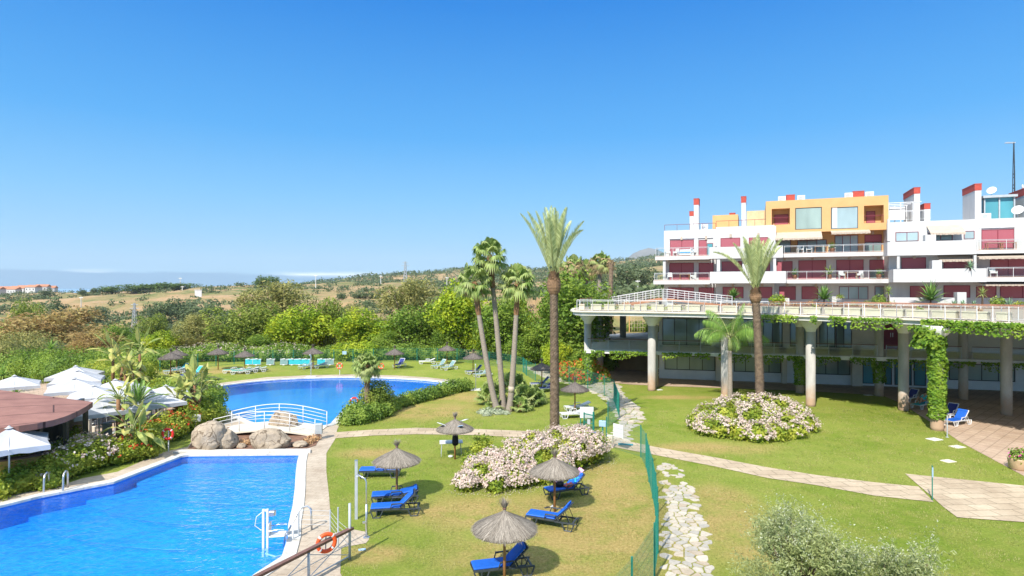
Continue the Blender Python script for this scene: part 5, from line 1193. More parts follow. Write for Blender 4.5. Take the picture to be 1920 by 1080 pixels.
# two airy olive shrubs close to the camera
def olive(label, x, y, h, r, seed, n):
    rng = np.random.default_rng(seed); t = thing('olive_tree', label, 'tree', (x, y, 0)); br = MB(); br.tube([(0,0,-.1),(.05,.02,h*.25),(.02,0,h*.45)], [.13,.10,.07], 8); qs = []; tips = []
    lob = []
    for i in range(17):
        d = unit(rng, 1)[0]; d[2] = abs(d[2])*1.25-.3; q = rng.uniform(.55,1.0); lob.append((d[0]*r*q*.85, d[1]*r*q*.85, max(h*.5+d[2]*h*.42*q, .45), r*rng.uniform(.24,.42)))
    lob.append((0,0,h*.5,r*.55))
    for i in range(n):
        L0 = lob[rng.integers(len(lob))]; d = unit(rng, 1)[0]; c = Vector((L0[0]+d[0]*L0[3]*rng.random()**.5, L0[1]+d[1]*L0[3]*rng.random()**.5, max(L0[2]+d[2]*L0[3]*.9*rng.random()**.5, .2)))
        o = Vector((c.x, c.y, (c.z-h*.4)*1.2)); o = o.normalized() if o.length > .01 else Vector((0,0,1))
        dr = (o*.9+Vector((rng.normal()*.45, rng.normal()*.45, .25+rng.normal()*.45))).normalized(); ln = rng.uniform(.3,.75); nl = 15
        pp = np.array([tuple(c+dr*ln*k/nl+Vector((0,0,-.14*(k/nl)**2))) for k in range(nl)])+rng.normal(size=(nl,3))*.032; qs.append(leafquads(pp, .09, rng, None, .26))
        if c.z > h*.55 and rng.random() < .42: e = c+dr*ln; tips.append(leafquads(np.array([tuple(e)]*4)+rng.normal(size=(4,3))*.045, .045, rng, None, .5))
        if i % 12 == 0: br.tube([(0,0,h*.3), tuple(c*.55+Vector((0,0,h*.14))), tuple(c)], [.035,.02,.008], 4)
    MB().quads(np.concatenate(qs)).build('crown', L['olive'], t); MB().quads(np.concatenate(tips)).build('pale_tips', L['olivetip'], t)['kind'] = 'stuff'; br.build('trunk', M['bark'], t, True); return t
olive('larger silvery olive tree at the bottom of the view below the paved path', AX(1500, 14.6), 14.6, AZ(928, 14.6), 1.5, 97, 1600)
olive('smaller silvery olive tree right of the larger one, at the bottom of the view', AX(1697, 13.4), 13.4, AZ(1000, 13.4), .92, 98, 800)

# yuccas, strelitzias, cycads, agaves
def rosette(n, ln, w, rng, el0=85, el1=-25, droop=.25, top=(0,0,0), nseg=3):
    q = []
    for i in range(n):
        k = (i+.5)/n; a = i*2.39996; el = R(el0+(el1-el0)*k+rng.uniform(-6,6)); d = Vector((math.cos(a)*math.cos(el), math.sin(a)*math.cos(el), math.sin(el))); sd_ = Vector((-math.sin(a), math.cos(a), 0)); l = ln*rng.uniform(.8,1.1); p = Vector(top)
        for s in range(nseg):
            f0, f1 = s/nseg, (s+1)/nseg; p2 = p+d*l/nseg; d = (d+Vector((0,0,-droop*f1))).normalized(); w0 = w*(1-f0**2)*.5; w1 = w*(1-f1**2)*.5+.002; q.append([p-sd_*w0, p+sd_*w0, p2+sd_*w1, p2-sd_*w1]); p = p2
    return np.array([[tuple(v) for v in f] for f in q])
def yucca(label, x, y, z, hs, ln, seed, nm='yucca', lm='yucca', w=.07, n=60, droop=.25, el1=-25, group=None, cat='plant'):
    rng = np.random.default_rng(seed); t = thing(nm, label, cat, (x, y, z), 0, group); m = MB(); b = MB()
    for i, h in enumerate(hs):
        dx, dy = (0, 0) if i == 0 else (rng.normal()*.45, rng.normal()*.45); b.tube([(dx*.3,dy*.3,-.1),(dx*.8,dy*.8,h*.6),(dx,dy,h)], [.11,.08,.07], 7); m.quads(rosette(n, ln, w, rng, 85, el1, droop, (dx,dy,h)))
    m.build('leaves', L[lm], t); b.build('stem', M['bark'], t, True); return t
for i, (px, py, D, hs, ln, lab) in enumerate(((198,690,50,(1.3,),1.0,'spiky yucca left of the tall strelitzia group behind the parasols'),(312,722,44,(1.3,.6),1.1,'bright spiky yucca right of the parasols by the lawn'),(95,665,62,(2.6,),1.3,'fresh green feathery palm-like yucca above the rear parasols'),(30,720,45,(.9,),1.0,'spiky dark yucca beside the leftmost rear parasol'),(5,690,50,(1.6,),1.1,'dark yucca cut by the left edge of the view'),(262,690,52,(.6,),.8,'small spiky yucca behind the strelitzias'))):
    yucca(lab, AX(px, D), D, min(TZ(AX(px, D), D), 0), hs, ln, 110+i)
def strelitzia(label, x, y, stems, seed, leaf=1.0, n=9):
    rng = np.random.default_rng(seed); t = thing('strelitzia', label, 'plant', (x, y, 0), 0, 'tall strelitzia plants by the restaurant'); b = MB(); q = []; pt = MB()
    for dx, dy, h in stems:
        b.tube([(dx*.4,dy*.4,-.1),(dx*.8,dy*.8,h*.6),(dx,dy,h)], [.15,.12,.10], 8)
        for i in range(n):
            k = (i+.5)/n; a = (0 if i % 2 else math.pi)+rng.uniform(-.6,.6)+seed*.7+i*.35; el = R(82-75*k+rng.uniform(-8,8)); d = Vector((math.cos(a)*math.cos(el), math.sin(a)*math.cos(el), math.sin(el))); p = Vector((dx,dy,h)); e = p+d*leaf*rng.uniform(.55,.8); pt.tube([tuple(p), tuple((p+e)/2), tuple(e)], [.035,.025,.018], 5)
            sd_ = Vector((-math.sin(a), math.cos(a), 0)); l = leaf*rng.uniform(.8,1.1); W = .17*leaf*rng.uniform(.9,1.2)
            prev = e; pw = .02
            for s in range(1, 6):
                d = (d+Vector((0,0,-.13-.25*k))).normalized(); p2 = prev+d*l/5; w2 = W*math.sin(math.pi*min(s/5*.92+.06, 1)); up = sd_.cross(d)
                for sg in (-1, 1): q.append([prev, prev+sd_*sg*pw+up*pw*.35, p2+sd_*sg*w2+up*w2*.35, p2])
                prev = p2; pw = w2
    MB().quads(np.array([[tuple(v) for v in f] for f in q])).build('leaves', L['banana'], t); pt.build('leaf_stems', M['crownshaft'], t); b.build('stem', M['skirt'], t, True); return t
def sx_(px, py): return G(px, py)
strelitzia('strelitzia with big paddle leaves by the pool paving, left of the lifebuoy', *G(245, 860), ((0,0,1.3),(.25,.2,.9)), 121, 1.15, 11)
strelitzia('tall thin strelitzia before the front row of white parasols', *G(222, 838), ((0,0,2.7),(.2,.1,2.2)), 122, .95, 9)
strelitzia('strelitzia clump on twin stems left of the bright bush by the bridge', *G(342, 802), ((-.1,0,1.9),(-.45,.1,1.7)), 123, 1.0, 9)
strelitzia('tallest strelitzia clump right of the parasols, beside the far pool', *G(362, 796), ((.1,0,2.6),(.4,.1,2.1),(-.2,.2,2.3)), 124, 1.15, 10)
strelitzia('tall strelitzia behind the parasols, its crown nearest the centre of the group', AX(212, 50), 50, ((0,0,3.2),(.7,.2,2.2)), 125, 1.5, 10)
strelitzia('tall strelitzia on a dark stem right of its group behind the parasols', AX(262, 52), 52, ((0,0,3.2),(-.9,.2,1.9)), 126, 1.5, 10)
strelitzia('low strelitzia in the middle of the group behind the parasols', AX(235, 49), 49, ((0,0,1.8),(.5,.3,1.2)), 127, 1.3, 9)
x, y = G(258, 826); feather_palm('feather_palm', 'short feathery palm standing among the front restaurant parasols', x, y, 2.0, .16, .2, lambda rng: [(i*2.4, R(85-95*i/26), rng.uniform(1.2,1.6), .9, .26) for i in range(26)], M['datebark'], L['yucca'], 128)
# plants on the terrace in front of the apartments
def terr(px, v): u, t = AF.hit(px, v); p = AF.o+AF.U*u+AF.N*v; return p.x, p.y
for i, (px, ln, h, lab) in enumerate(((1375,1.3,.9,'leftmost cycad on the terrace, before the white parapet wall'),(1545,1.7,.75,'wide cycad on the terrace between two maroon shutters'),(1745,2.1,.75,'largest spreading cycad on the terrace, before the white right wing'))):
    x, y = terr(px, -6.6); yucca(lab, x, y, 7.03, (h,), ln, 130+i, 'cycad', 'cycad', .24, 54, .5, -5, 'cycads on the terrace')
for i, (px, ln, h, lab) in enumerate(((1666,.85,1.6,'yellow-green yucca on the terrace by the curtained window'),(1842,.9,1.4,'yellow-green yucca on the terrace before the right shutters'),(1410,.7,1.3,'thin yucca on the terrace left of the right date palm crown'))):
    x, y = terr(px, -5.6); yucca(lab, x, y, 7.03, (h,), ln, 140+i, 'yucca', 'fan', .08, 44, .3, -40)
for i, (px, ln, lab) in enumerate(((1789,.6,'leftmost blue-green agave on the terrace, before the white box wall'),(1805,.65,'second blue-green agave on the terrace, right of the white box wall'),(1826,.6,'blue-green agave on the terrace at the foot of the right yucca'),(1893,.9,'largest blue-green agave on the terrace at the right edge'),(1819,.8,'agave spilling over the middle white parapet of the right wing'))):
    if i < 4: x, y = terr(px, -6.2); z = 7.05
    else: x, y = terr(px, -4.15); z = AF.rect(1675,504,1850,529,-4.2)[3]-.1
    yucca(lab, x, y, z, (.25,), ln, 150+i, 'agave', 'agave', .12, 30, .3, -20, 'agaves on the terrace')
def tb(px, v, z, r, lm, label, seed, n=500, lf=.16, fl=None): x, y = terr(px, v); return bush('terrace_bush', label, 'bush', [(x,y,z+.3*r,r),(x+.5*r,y,z+.2*r,r*.8),(x-.5*r,y+.1,z+.2*r,r*.7)], n, lf, L[lm], seed, core=False, shell=.35, flowers=fl, nf=20)
tb(1458,-6.2,7.5,.8,'bright','feathery yellow-green bush on the terrace beside the right date palm',160,700)
tb(1575,-5.2,8.0,.35,'shrub','round little bush on the white pedestal of the terrace',161,260,.1)
tb(1648,-5.4,7.5,.7,'hedge','green bush on the terrace beneath the dark window',162,600); tb(1625,-5.6,7.2,.45,'shrub','low yellow-green bush before the curtained terrace window',163,350,.12); tb(1602,-5.6,7.2,.4,'shrub','low bush left of the curtained window on the terrace',164,300,.12); tb(1672,-5.9,7.2,.5,'shrub','low bush right of the yellow-green yucca on the terrace',165,300,.12)
tb(1520,-6.3,7.2,.5,'dryplant','dry orange bush on the terrace before the maroon shutters',166,300,.13); tb(1870,-5.8,7.5,.6,'hedge','dark green bush on the terrace right of the right yucca',167,450); tb(1712,-5.7,7.2,.45,'shrub','yellow-green bush at the foot of the large cycad',168,300,.12); tb(1910,-5.6,7.3,.5,'shrub','yellow bush at the right end of the terrace beds',169,300,.12)
# strip of dry bedding plants along the inner terrace
cs_ = []; rng = np.random.default_rng(170)
for k in range(1500): px = rng.uniform(1330, 1960); x, y = terr(px, -6.9+rng.normal()*.35); cs_.append((x, y, 7.1+rng.random()*.3))
struct('bedding_plants', MB().quads(leafquads(np.array(cs_), .2, rng, None, .4)), L['dryplant'], kind='stuff')
cs_ = []
for px0 in (1110, 1152, 1212, 1250):
    for k in range(170): px = px0+rng.normal()*9; p, an = edge_at(px, 4.2+rng.normal()*.5); cs_.append((p.x, p.y, 7.05+rng.random()*.35))
struct('bedding_plants', MB().quads(leafquads(np.array(cs_), .2, rng, None, .45)), L['shrub'], kind='stuff')

# short turf blades that break up the near lawn
rng = np.random.default_rng(400); nb = 70000
pxs = rng.uniform(560, 2000, nb*2); Ds = 15.5*(44/15.5)**rng.random(nb*2); xs = (pxs-960)*Ds/F
def inside(poly, x, y):
    c = np.zeros(len(x), bool); n = len(poly)
    for i in range(n):
        (x1, y1), (x2, y2) = poly[i], poly[i-1]; m = ((y1 > y) != (y2 > y)); c ^= m & (x < (x2-x1)*(y-y1)/(y2-y1+1e-12)+x1)
    return c
bad = np.zeros(len(xs), bool)
for pl in (P1o, P2o, PAVE, PLAZA, [G(*p) for p in PATH_T+PATH_B], [G(*p) for p in CR1], [G(*p) for p in CR2], [G(*p) for p in [(1697,889),(1920,911.5),(2150,935),(2150,1000),(1920,980),(1795,971),(1767,950),(1745,930)]]): bad |= inside(pl, xs, Ds)
cl = np.array([mnoise.fractal(Vector((a*.9, b*.9, 5)), 1.0, 2.0, 3) for a, b in zip(xs, Ds)]); keep = (~bad) & (cl > -.12+.25*(rng.random(len(xs))-.5)); xs, Ds = xs[keep][:nb], Ds[keep][:nb]; n = len(xs)
a = rng.uniform(0, 6.2832, n); hh_ = rng.uniform(.02, .055, n)*(1+(Ds-15)*.02); w = .006+.0004*(Ds-15); lx_, ly_ = np.cos(a), np.sin(a); t = rng.uniform(.3, 1.1, n)*hh_
b0 = np.stack([xs-ly_*w, Ds+lx_*w, np.zeros(n)], 1); b1 = np.stack([xs+ly_*w, Ds-lx_*w, np.zeros(n)], 1); tp = np.stack([xs+lx_*t, Ds+ly_*t, hh_], 1)
struct('grass', MB().quads(np.stack([b0, b1, tp], 1)), L['grass'], kind='stuff')

# petals fallen on the turf round the long shrub
rng = np.random.default_rng(410); q = []
for k in range(1500):
    i = rng.integers(len(A1)); x0, y0, z0, r0 = A1[i]; a_ = rng.uniform(3.3, 6.6); rr_ = r0*rng.uniform(.9, 1.75); q.append((x0+rr_*math.cos(a_), y0+rr_*math.sin(a_), .022))
struct('fallen_petals', MB().quads(leafquads(np.array(q), .045, rng, np.array([[0,0,2.5]]*len(q)), .8)), L['pinkfl'], kind='stuff')

# ------------------------------------------------------------ sun loungers
def cbox(mb, x0, x1, y0, y1, z0, z1, c=.03, M4=None):
    lv = [(z0, c), (z0+c*.6, 0), (z1-c, 0), (z1-c*.3, c*.45), (z1, c*1.3)]; v = []; f = []
    for z, i in lv:
        k = c*.7+i*.2
        v += [(x0+i+k,y0+i,z),(x1-i-k,y0+i,z),(x1-i,y0+i+k,z),(x1-i,y1-i-k,z),(x1-i-k,y1-i,z),(x0+i+k,y1-i,z),(x0+i,y1-i-k,z),(x0+i,y0+i+k,z)]
    for i in range(len(lv)-1):
        for k in range(8): f.append((i*8+k, i*8+(k+1)%8, (i+1)*8+(k+1)%8, (i+1)*8+k))
    f += [tuple(range(7,-1,-1)), tuple((len(lv)-1)*8+k for k in range(8))]
    if M4 is not None: v = [tuple(M4 @ Vector(p)) for p in v]
    return mb.add(v, f)
def xf(px, pz, ang): return Matrix.Translation((px,0,pz)) @ Matrix.Rotation(-ang, 4, 'Y') @ Matrix.Translation((-px,0,-pz))
def mk_lounger(fm, sm, back, pad=True, arm='darkgrey', nm='sun_lounger'):
    def f():
        t = thing(nm, '', 'sun lounger'); Bm = xf(.2, .34, R(back)); m = MB()
        for s in (-1, 1):
            m.box(-.97,.2,s*.31-.022,s*.31+.022,.29,.35); m.box(.2,.97,s*.30-.02,s*.30+.02,.26,.31)
        for k in range(8): m.box(-.95+.16*k,-.95+.16*k+.11,-.287,.287,.315,.34)
        for k in range(2): m.box(.3+.55*k,.36+.55*k,-.279,.279,.262,.30)
        m.build('frame', M[fm], t)
        for xc in (-.72, .72):
            for s in (-1, 1): MB().tube([(xc-.24,s*.32,.29),(xc-.13,s*.34,.02),(xc+.13,s*.34,.02),(xc+.24,s*.32,.29)], .028, 6).tube([(xc,s*.34,.02),(xc,s*.32,.29)], .018, 5).build('leg', M[fm], t)
        b = MB()
        for s in (-1, 1): cbox(b, .21,.97,s*.30-.022,s*.30+.022,.315,.36,.01,Bm)
        for k in range(5): cbox(b, .24+.15*k,.35+.15*k,-.28,.28,.32,.342,.006,Bm)
        cbox(b, .93,.99,-.30,.30,.315,.37,.01,Bm); p = b.build('backrest', M[fm], t)
        if back > 5:
            e = Bm @ Vector((.72,0,.31)); g = MB()
            for s in (-1, 1): MB().tube([(e.x,s*.25,e.z),(.78,s*.25,.28)], .014, 5).build('prop', M[fm], p)
        if pad:
            c = MB(); cbox(c, -.96,.20,-.29,.29,.342,.415,.035); c.build('seat_cushion', M[sm], t)
            c = MB(); cbox(c, .205,.93,-.29,.29,.364,.435,.035,Bm); cbox(c, .80,.955,-.3,.3,.41,.465,.03,Bm); c.build('back_cushion', M[sm], p)
        else:
            c = MB(); cbox(c, -.93,.20,-.285,.285,.342,.362,.008); c.build('seat', M[sm], t)
            c = MB(); cbox(c, .22,.93,-.275,.275,.362,.38,.008,Bm); c.build('back_panel', M[sm], p)
        if arm:
            for s in (-1, 1):
                a = MB(); a.tube([(-.2,s*.33,.34),(-.14,s*.36,.52),(.26,s*.36,.54),(.36,s*.33,.34)], .024, 6); cbox(a, -.16,.28,s*.36-.035,s*.36+.035,.52,.555,.01); a.build('armrest', M[arm], t)
        return t
    return f
LN = {k: Proto(mk_lounger(*a)) for k, a in {'flat': ('darkgrey','blue',0), 'up': ('darkgrey','blue',13), 'high': ('darkgrey','blue',44), 'w_teal0': ('plastic','teal',0,False,'plastic'), 'w_teal': ('plastic','teal',45,False,'plastic'), 'w_green': ('plastic','greensling',8,False,'plastic'),
 'w_grey': ('plastic','greysling',48,False,'plastic'), 'w_greyf': ('plastic','greysling',14,False,'plastic'), 'w_navy': ('plastic','navy',46,False,'plastic'), 'w_white': ('plastic','plastic',22,False,'plastic'), 'w_blue': ('plastic','blue',48,True,'plastic')}.items()}
def lounge(kind, px, py, deg, label, group): x, y = G(px, py); return LN[kind].put((x, y, 0), R(deg), label, group)
GN = 'blue-cushioned loungers on the near lawn'
lounge('flat', 713, 893, 4, 'blue-cushioned flat lounger behind the left near parasol pole, farthest of three', GN)
lounge('up', 741, 940, 10, 'blue-cushioned lounger in the middle of three under the left near parasol', GN).scale = (1, 1, .97)
lounge('high', 742, 964, 9, 'blue-cushioned lounger with raised back, nearest of three under the left near parasol', GN)
lounge('high', 942, 1076, 14, 'nearest blue-cushioned lounger, under the parasol at the bottom of the lawn', GN)
lounge('high', 1035, 985, -22, 'blue lounger seen from its side with back raised, in front of the right parasol pole', GN)
lounge('high', 1062, 928, 24, 'blue lounger piled with clothes and bags in the shade of the right parasol', GN)
GF = 'loungers round the far pool'
for k, px, py, d, lab in (('w_green',437,699,12,'white lounger with green sling, leftmost of the low row under the far pool parasol'),('w_green',452,701,12,'white lounger with green sling, second of the low row under the far pool parasol'),('w_greyf',467,698,12,'white lounger, third of the low row under the far pool parasol, in shade'),('w_greyf',482,697,12,'white lounger at the right end of the low row under the far pool parasol'),
 ('w_teal',368,704,75,'white lounger with bright turquoise raised back beside the strelitzia leaves'),('w_navy',350,708,70,'white lounger with dark blue sling half hidden by strelitzia leaves'),('w_teal',338,698,60,'turquoise lounger under the leftmost far parasols'),('w_greyf',326,700,40,'white lounger left of the turquoise one under the leftmost far parasols'),
 ('w_greyf',575,691,65,'white lounger with grey sling, left of the shower by the far pool'),('w_greyf',600,690,60,'white lounger with grey sling, right of the shower under the far parasol'),('w_navy',749,688,70,'white lounger with navy sling under the parasol behind the small pool palm'),('w_white',801,682,8,'all-white lounger alone near the far fence'),
 ('w_grey',824,690,45,'white lounger with pale grey raised back, left of a pair near the far fence'),('w_grey',842,693,45,'white lounger with pale grey raised back, right of a pair near the far fence'),('w_navy',890,701,25,'white lounger with dark sling and raised back, left of two by the leaning palms'),('w_grey',905,706,35,'white lounger with raised back, right of two by the leaning palms'),
 ('w_navy',1014,725,10,'white lounger with dark sling behind the tall date palm trunk, rear one of two'),('w_navy',1024,734,25,'white lounger with dark sling beside the tall date palm trunk, front one of two'),('w_white',1083,770,10,'white lounger at the parasol by the gate, rear one of two'),('w_white',1076,783,10,'white lounger at the parasol by the gate, front one of two')):
    lounge(k, px, py, d, lab, GF)
# a row of loungers turned up on their long sides by the fence
for i, (px, k, w) in enumerate(((463,'w_teal0','turquoise'),(478,'w_teal0','turquoise'),(504,'w_greyf','white'),(530,'w_greyf','white'),(545,'w_teal0','turquoise'),(559,'w_teal0','turquoise'),(571,'w_teal0','turquoise'),(600,'w_teal0','turquoise'),(616,'w_greyf','white'))):
    x, y = G(px, 686); o = LN[k].put((x, y+.8, .36), R(3*(i % 3)), '%s lounger on its side by the far fence, %s from the left in the row' % (w, ORD[i]), 'loungers turned up on their sides by the fence', (.5, 1, 1)); o.rotation_euler = (R(82), 0, R(2*(i % 3)-2))
GC = 'loungers under the clubhouse'
lounge('w_navy', 1706, 752, 28, 'white lounger with navy sling in the shade, right of the thin clubhouse column', GC)
ll = lounge('w_teal', 1728, 765, 32, 'white lounger with turquoise sling on which someone lies, left of the ivy column', GC)
lounge('w_navy', 1779, 782, 30, 'white lounger with navy raised back just right of the ivy column', GC)
lounge('w_blue', 1795, 796, 24, 'white lounger with bright blue cushion on the sunlit plaza edge, right of the ivy column', GC)
lounge('w_navy', 1243, 708, 160, 'white lounger with navy sling lying beside the left front column', GC)
for i, px in enumerate((1238,1252)):
    x, y = G(px, 707); o = LN['w_navy'].put((x, y+1.2, .36), 0, '%s of two loungers turned up against the white clubhouse wall' % ('left','right')[i], GC, (.45,1,1)); o.rotation_euler = (R(84),0,0)
for i, px in enumerate((1392,1403,1413)):
    x, y = G(px, 712); o = LN['w_navy'].put((x, y+1.0, .5), 0, '%s upended dark lounger beside the right date palm trunk under the clubhouse' % ('leftmost','middle','rightmost')[i], GC, (.42,1.3,1)); o.rotation_euler = (R(85),0,R(4))

# a person lying on the turquoise lounger, knees drawn up
def skin_fig(name, joints, edges, m, parent, loc, sub=2):
    me = bpy.data.meshes.new(name); me.from_pydata([j[:3] for j in joints], edges, []); o = bpy.data.objects.new(name, me); COL.objects.link(o); o.parent = parent; o.location = loc
    s = o.modifiers.new('Skin', 'SKIN'); s.use_smooth_shade = True
    for v, j in zip(me.skin_vertices[0].data, joints): v.radius = (j[3], j[4] if len(j) > 4 else j[3])
    me.skin_vertices[0].data[0].use_root = True
    o.modifiers.new('Sub', 'SUBSURF').levels = sub; o.modifiers['Sub'].render_levels = sub; me.materials.append(m); return o
pr = thing('person', 'person in a turquoise top lying on a lounger, bare knees drawn up, near ivy', 'person', (ll.location.x, ll.location.y, .38), ll.rotation_euler.z)
J = [(.08,0,.10,.13,.10),(.25,0,.20,.13,.10),(.42,0,.37,.14,.10),(.50,0,.46,.09,.08),(.55,0,.52,.05,.05),(.62,0,.60,.085,.10),(.68,0,.69,.07,.085),
 (-.02,.10,.12,.085),(-.22,.13,.46,.062),(-.50,.13,.10,.045),(-.62,.13,.06,.035),(-.02,-.10,.12,.085),(-.26,-.12,.43,.062),(-.54,-.12,.10,.045),(-.66,-.12,.06,.035),
 (.44,.19,.40,.055),(.24,.27,.24,.042),(.02,.24,.18,.032),(-.07,.24,.17,.028),(.44,-.19,.40,.055),(.24,-.27,.24,.042),(.04,-.20,.22,.032),(-.05,-.17,.22,.028)]
E = [(0,1),(1,2),(2,3),(3,4),(4,5),(5,6),(0,7),(7,8),(8,9),(9,10),(0,11),(11,12),(12,13),(13,14),(2,15),(15,16),(16,17),(17,18),(2,19),(19,20),(20,21),(21,22)]
skin_fig('body', J, E, M['skin'], pr, (0,0,0))
skin_fig('shirt', [(.05,0,.10,.15,.12),(.25,0,.21,.15,.12),(.43,0,.385,.155,.115),(.50,0,.455,.09,.085),(.45,.20,.40,.07),(.34,.25,.32,.058),(.45,-.20,.40,.07),(.34,-.25,.32,.058)], [(0,1),(1,2),(2,3),(2,4),(4,5),(2,6),(6,7)], M['teal'], pr, (0,0,0))
rng = np.random.default_rng(3); m = MB(); ico((.69,0,.66), .105, m, rng, 2, (1,1,1.05), .03); m.build('hair', M['hair'], pr, True)

# clothes and bags on the shaded lounger
x, y = G(1062, 928); ca, sa = math.cos(R(24)), math.sin(R(24))
def on_l(u, v, z): return (x+u*ca-v*sa, y+u*sa+v*ca, z)
def cloth(label, nm, cat, c, sx, sy, m, seed, rz, sz=.06, tilt=0):
    rng = np.random.default_rng(seed); mb = MB(); n = 10; v = []
    for j in range(n):
        for i in range(n):
            a, b = i/(n-1)-.5, j/(n-1)-.5; v.append((a*sx, b*sy, sz*mnoise.fractal(Vector((a*4+seed, b*4, 0)), 1, 2, 3)+.05-.25*max(abs(a),abs(b))**3))
    mb.add(v, [(j*n+i, j*n+i+1, (j+1)*n+i+1, (j+1)*n+i) for j in range(n-1) for i in range(n-1)]); o = mb.build(nm, M[m], None, True, c); o.rotation_euler = (0, -tilt, rz)
    sl = o.modifiers.new('Solid', 'SOLIDIFY'); sl.thickness = .02; tag(o, label, cat); return o
B_ = R(44)
cloth('crumpled blue towel over the raised back of the shaded lounger', 'towel', 'towel', on_l(.50, .0, .70), .55, .5, 'teal', 1, R(24), .08, B_)
cloth('pink towel rolled over the top of the shaded lounger back', 'pink_towel', 'towel', on_l(.70, .05, .92), .3, .42, 'pink', 2, R(24), .14, B_)
cloth('dark red garment lying on the seat of the shaded lounger', 'garment', 'clothes', on_l(.05, -.15, .46), .5, .35, 'redcloth', 4, R(50), .12)
bg = thing('beach_bag', 'dark beach bag with a magenta handle on the shaded lounger seat', 'bag', on_l(-.35, .08, .415), R(30)); m = MB(); m.lathe([(.16,0),(.23,.04),(.24,.16),(.19,.24),(.17,.25),(.15,.2)], 16); m.build('body', M['blackcloth'], bg, True); MB().tube([(.22*math.cos(q), -.02+.12*math.sin(q), .25+.03*math.sin(q)) for q in np.linspace(0,6.0,14)], .018, 6).build('handle', M['pink'], bg, True)
for i, (px, py, lab) in enumerate(((1026,952,'dark flip-flop on the grass left of the right near parasol pole'),(1036,949,'pale flip-flop on the grass touching the right near parasol pole base'))):
    s_ = thing('flip_flop', lab, 'sandal', (*G(px, py), 0), .5+.6*i); m = MB(); cbox(m, -.13,.13,-.045,.045,0,.025,.008); m.build('sole', M['darkgrey' if i == 0 else 'plastic'], s_); MB().tube([(.08,0,.02),(.02,.02,.06),(-.03,.045,.02)], .008, 5).tube([(.08,0,.02),(.02,-.02,.06),(-.03,-.045,.02)], .008, 5).build('strap', M['blackcloth'], s_)

# ------------------------------------------------------------ thatched parasols
def mk_parasol(lm, seed, closed=False):
    def f():
        rng = np.random.default_rng(seed); t = thing('thatched_parasol', '', 'parasol'); MB().tube([(0,0,-.1),(0,0,1.0),(0,0,2.1)], [.05,.046,.04], 10).build('pole', M['pole'], t, True)
        prof = lambda r: 2.16-.50*(r/1.02)**.86-.05*(r/1.02)**4; m = MB(); rs = np.linspace(.03, .985, 9)
        m.lathe([(r, prof(r)-.012) for r in rs]+[(r, prof(r)-.07) for r in rs[::-1]], 40); q = []
        for i in range(2600):
            a = rng.uniform(0, 6.2832); r0 = rng.uniform(0, .86)**.8; ln = rng.uniform(.22,.5); r1 = min(r0+ln, rng.uniform(.96,1.07)); a2 = a+rng.normal()*.05/max(r0,.2); w = rng.uniform(.004,.011); h = rng.uniform(-.004,.022)
            d0 = Vector((math.cos(a), math.sin(a), 0)); d1 = Vector((math.cos(a2), math.sin(a2), 0)); s0 = Vector((-d0.y, d0.x, 0)); p0 = d0*max(r0,.03)+Vector((0,0,prof(r0)+h)); p1 = d1*r1+Vector((0,0,prof(min(r1,1.02))+h-.03*max(0,r1-1.0)*8)); q.append([p0-s0*w, p0+s0*w, p1+s0*w*.7, p1-s0*w*.7])
        for i in range(300):          # ragged fringe below the rim
            a = rng.uniform(0, 6.2832); d = Vector((math.cos(a), math.sin(a), 0)); s0 = Vector((-d.y, d.x, 0)); p0 = d*rng.uniform(.94,1.0)+Vector((0,0,prof(1.0)+.01)); p1 = p0+d*rng.uniform(.02,.08)+Vector((0,0,-rng.uniform(.04,.13))); w = .006; q.append([p0-s0*w, p0+s0*w, p1+s0*w*.5, p1-s0*w*.5])
        MB().quads(np.array([[tuple(v) for v in g] for g in q])).build('thatch', L[lm], t); m.build('canopy', M['thatchunder'], t)
        q = []
        for i in range(150):
            a = rng.uniform(0, 6.2832); d = Vector((math.cos(a), math.sin(a), 0)); s0 = Vector((-d.y, d.x, 0)); o = .05+.22*rng.random()**2; p0 = d*.045+Vector((0,0,2.08)); pm = d*.05+Vector((0,0,2.26)); p1 = d*o+Vector((0,0,2.34+.2*rng.random())); w = .008
            q += [[p0-s0*w, p0+s0*w, pm+s0*w, pm-s0*w], [pm-s0*w, pm+s0*w, p1+s0*w*.5, p1-s0*w*.5]]
        g = MB().quads(np.array([[tuple(v) for v in g] for g in q])).build('plume', L[lm], t); MB().lathe([(.055,2.2),(.065,2.23),(.055,2.26)], 10).build('binding', M['rail'], g); return t
    return f
M['thatchunder'] = plain('straw_underside', (.22,.18,.13), .95, (.14,.115,.085), 12)
PN = Proto(mk_parasol('straw', 1)); PM_ = Proto(mk_parasol('sooty', 2))
for px, py, s, lab in ((946,1089,1.0,'nearest straw parasol, at the bottom of the lawn over a blue lounger'),(744,935,1.0,'straw parasol on the left of the near lawn over three blue loungers'),(1040,959,1.0,'straw parasol on the right of the near lawn, before the long pink shrub')): PN.put(G(px, py), px*.01, lab, 'straw parasols', s)
for px, py, s, lab in ((1078,774,1.03,'grey straw parasol by the gate over two white loungers'),(1016,727,1.05,'grey straw parasol partly hidden behind the tall date palm trunk'),(887,702,1.05,'grey straw parasol over two loungers, left of the leaning palms'),(838,683,1.05,'grey straw parasol near the far fence over a pair of pale loungers'),(740,692,1.05,'grey straw parasol just right of the small pool palm'),(587,692,1.1,'grey straw parasol behind the shower at the far side of the pool'),(459,697,1.05,'grey straw parasol over the low row of green loungers'),(409,693,1.1,'tall grey straw parasol on a pale pole with no lounger beneath, by the hedge'),(331,697,1.1,'grey straw parasol, rear one of the leftmost overlapping two'),(320,706,1.15,'grey straw parasol, front one of the leftmost overlapping two')): PM_.put(G(px, py), px*.01, lab, 'straw parasols', s)
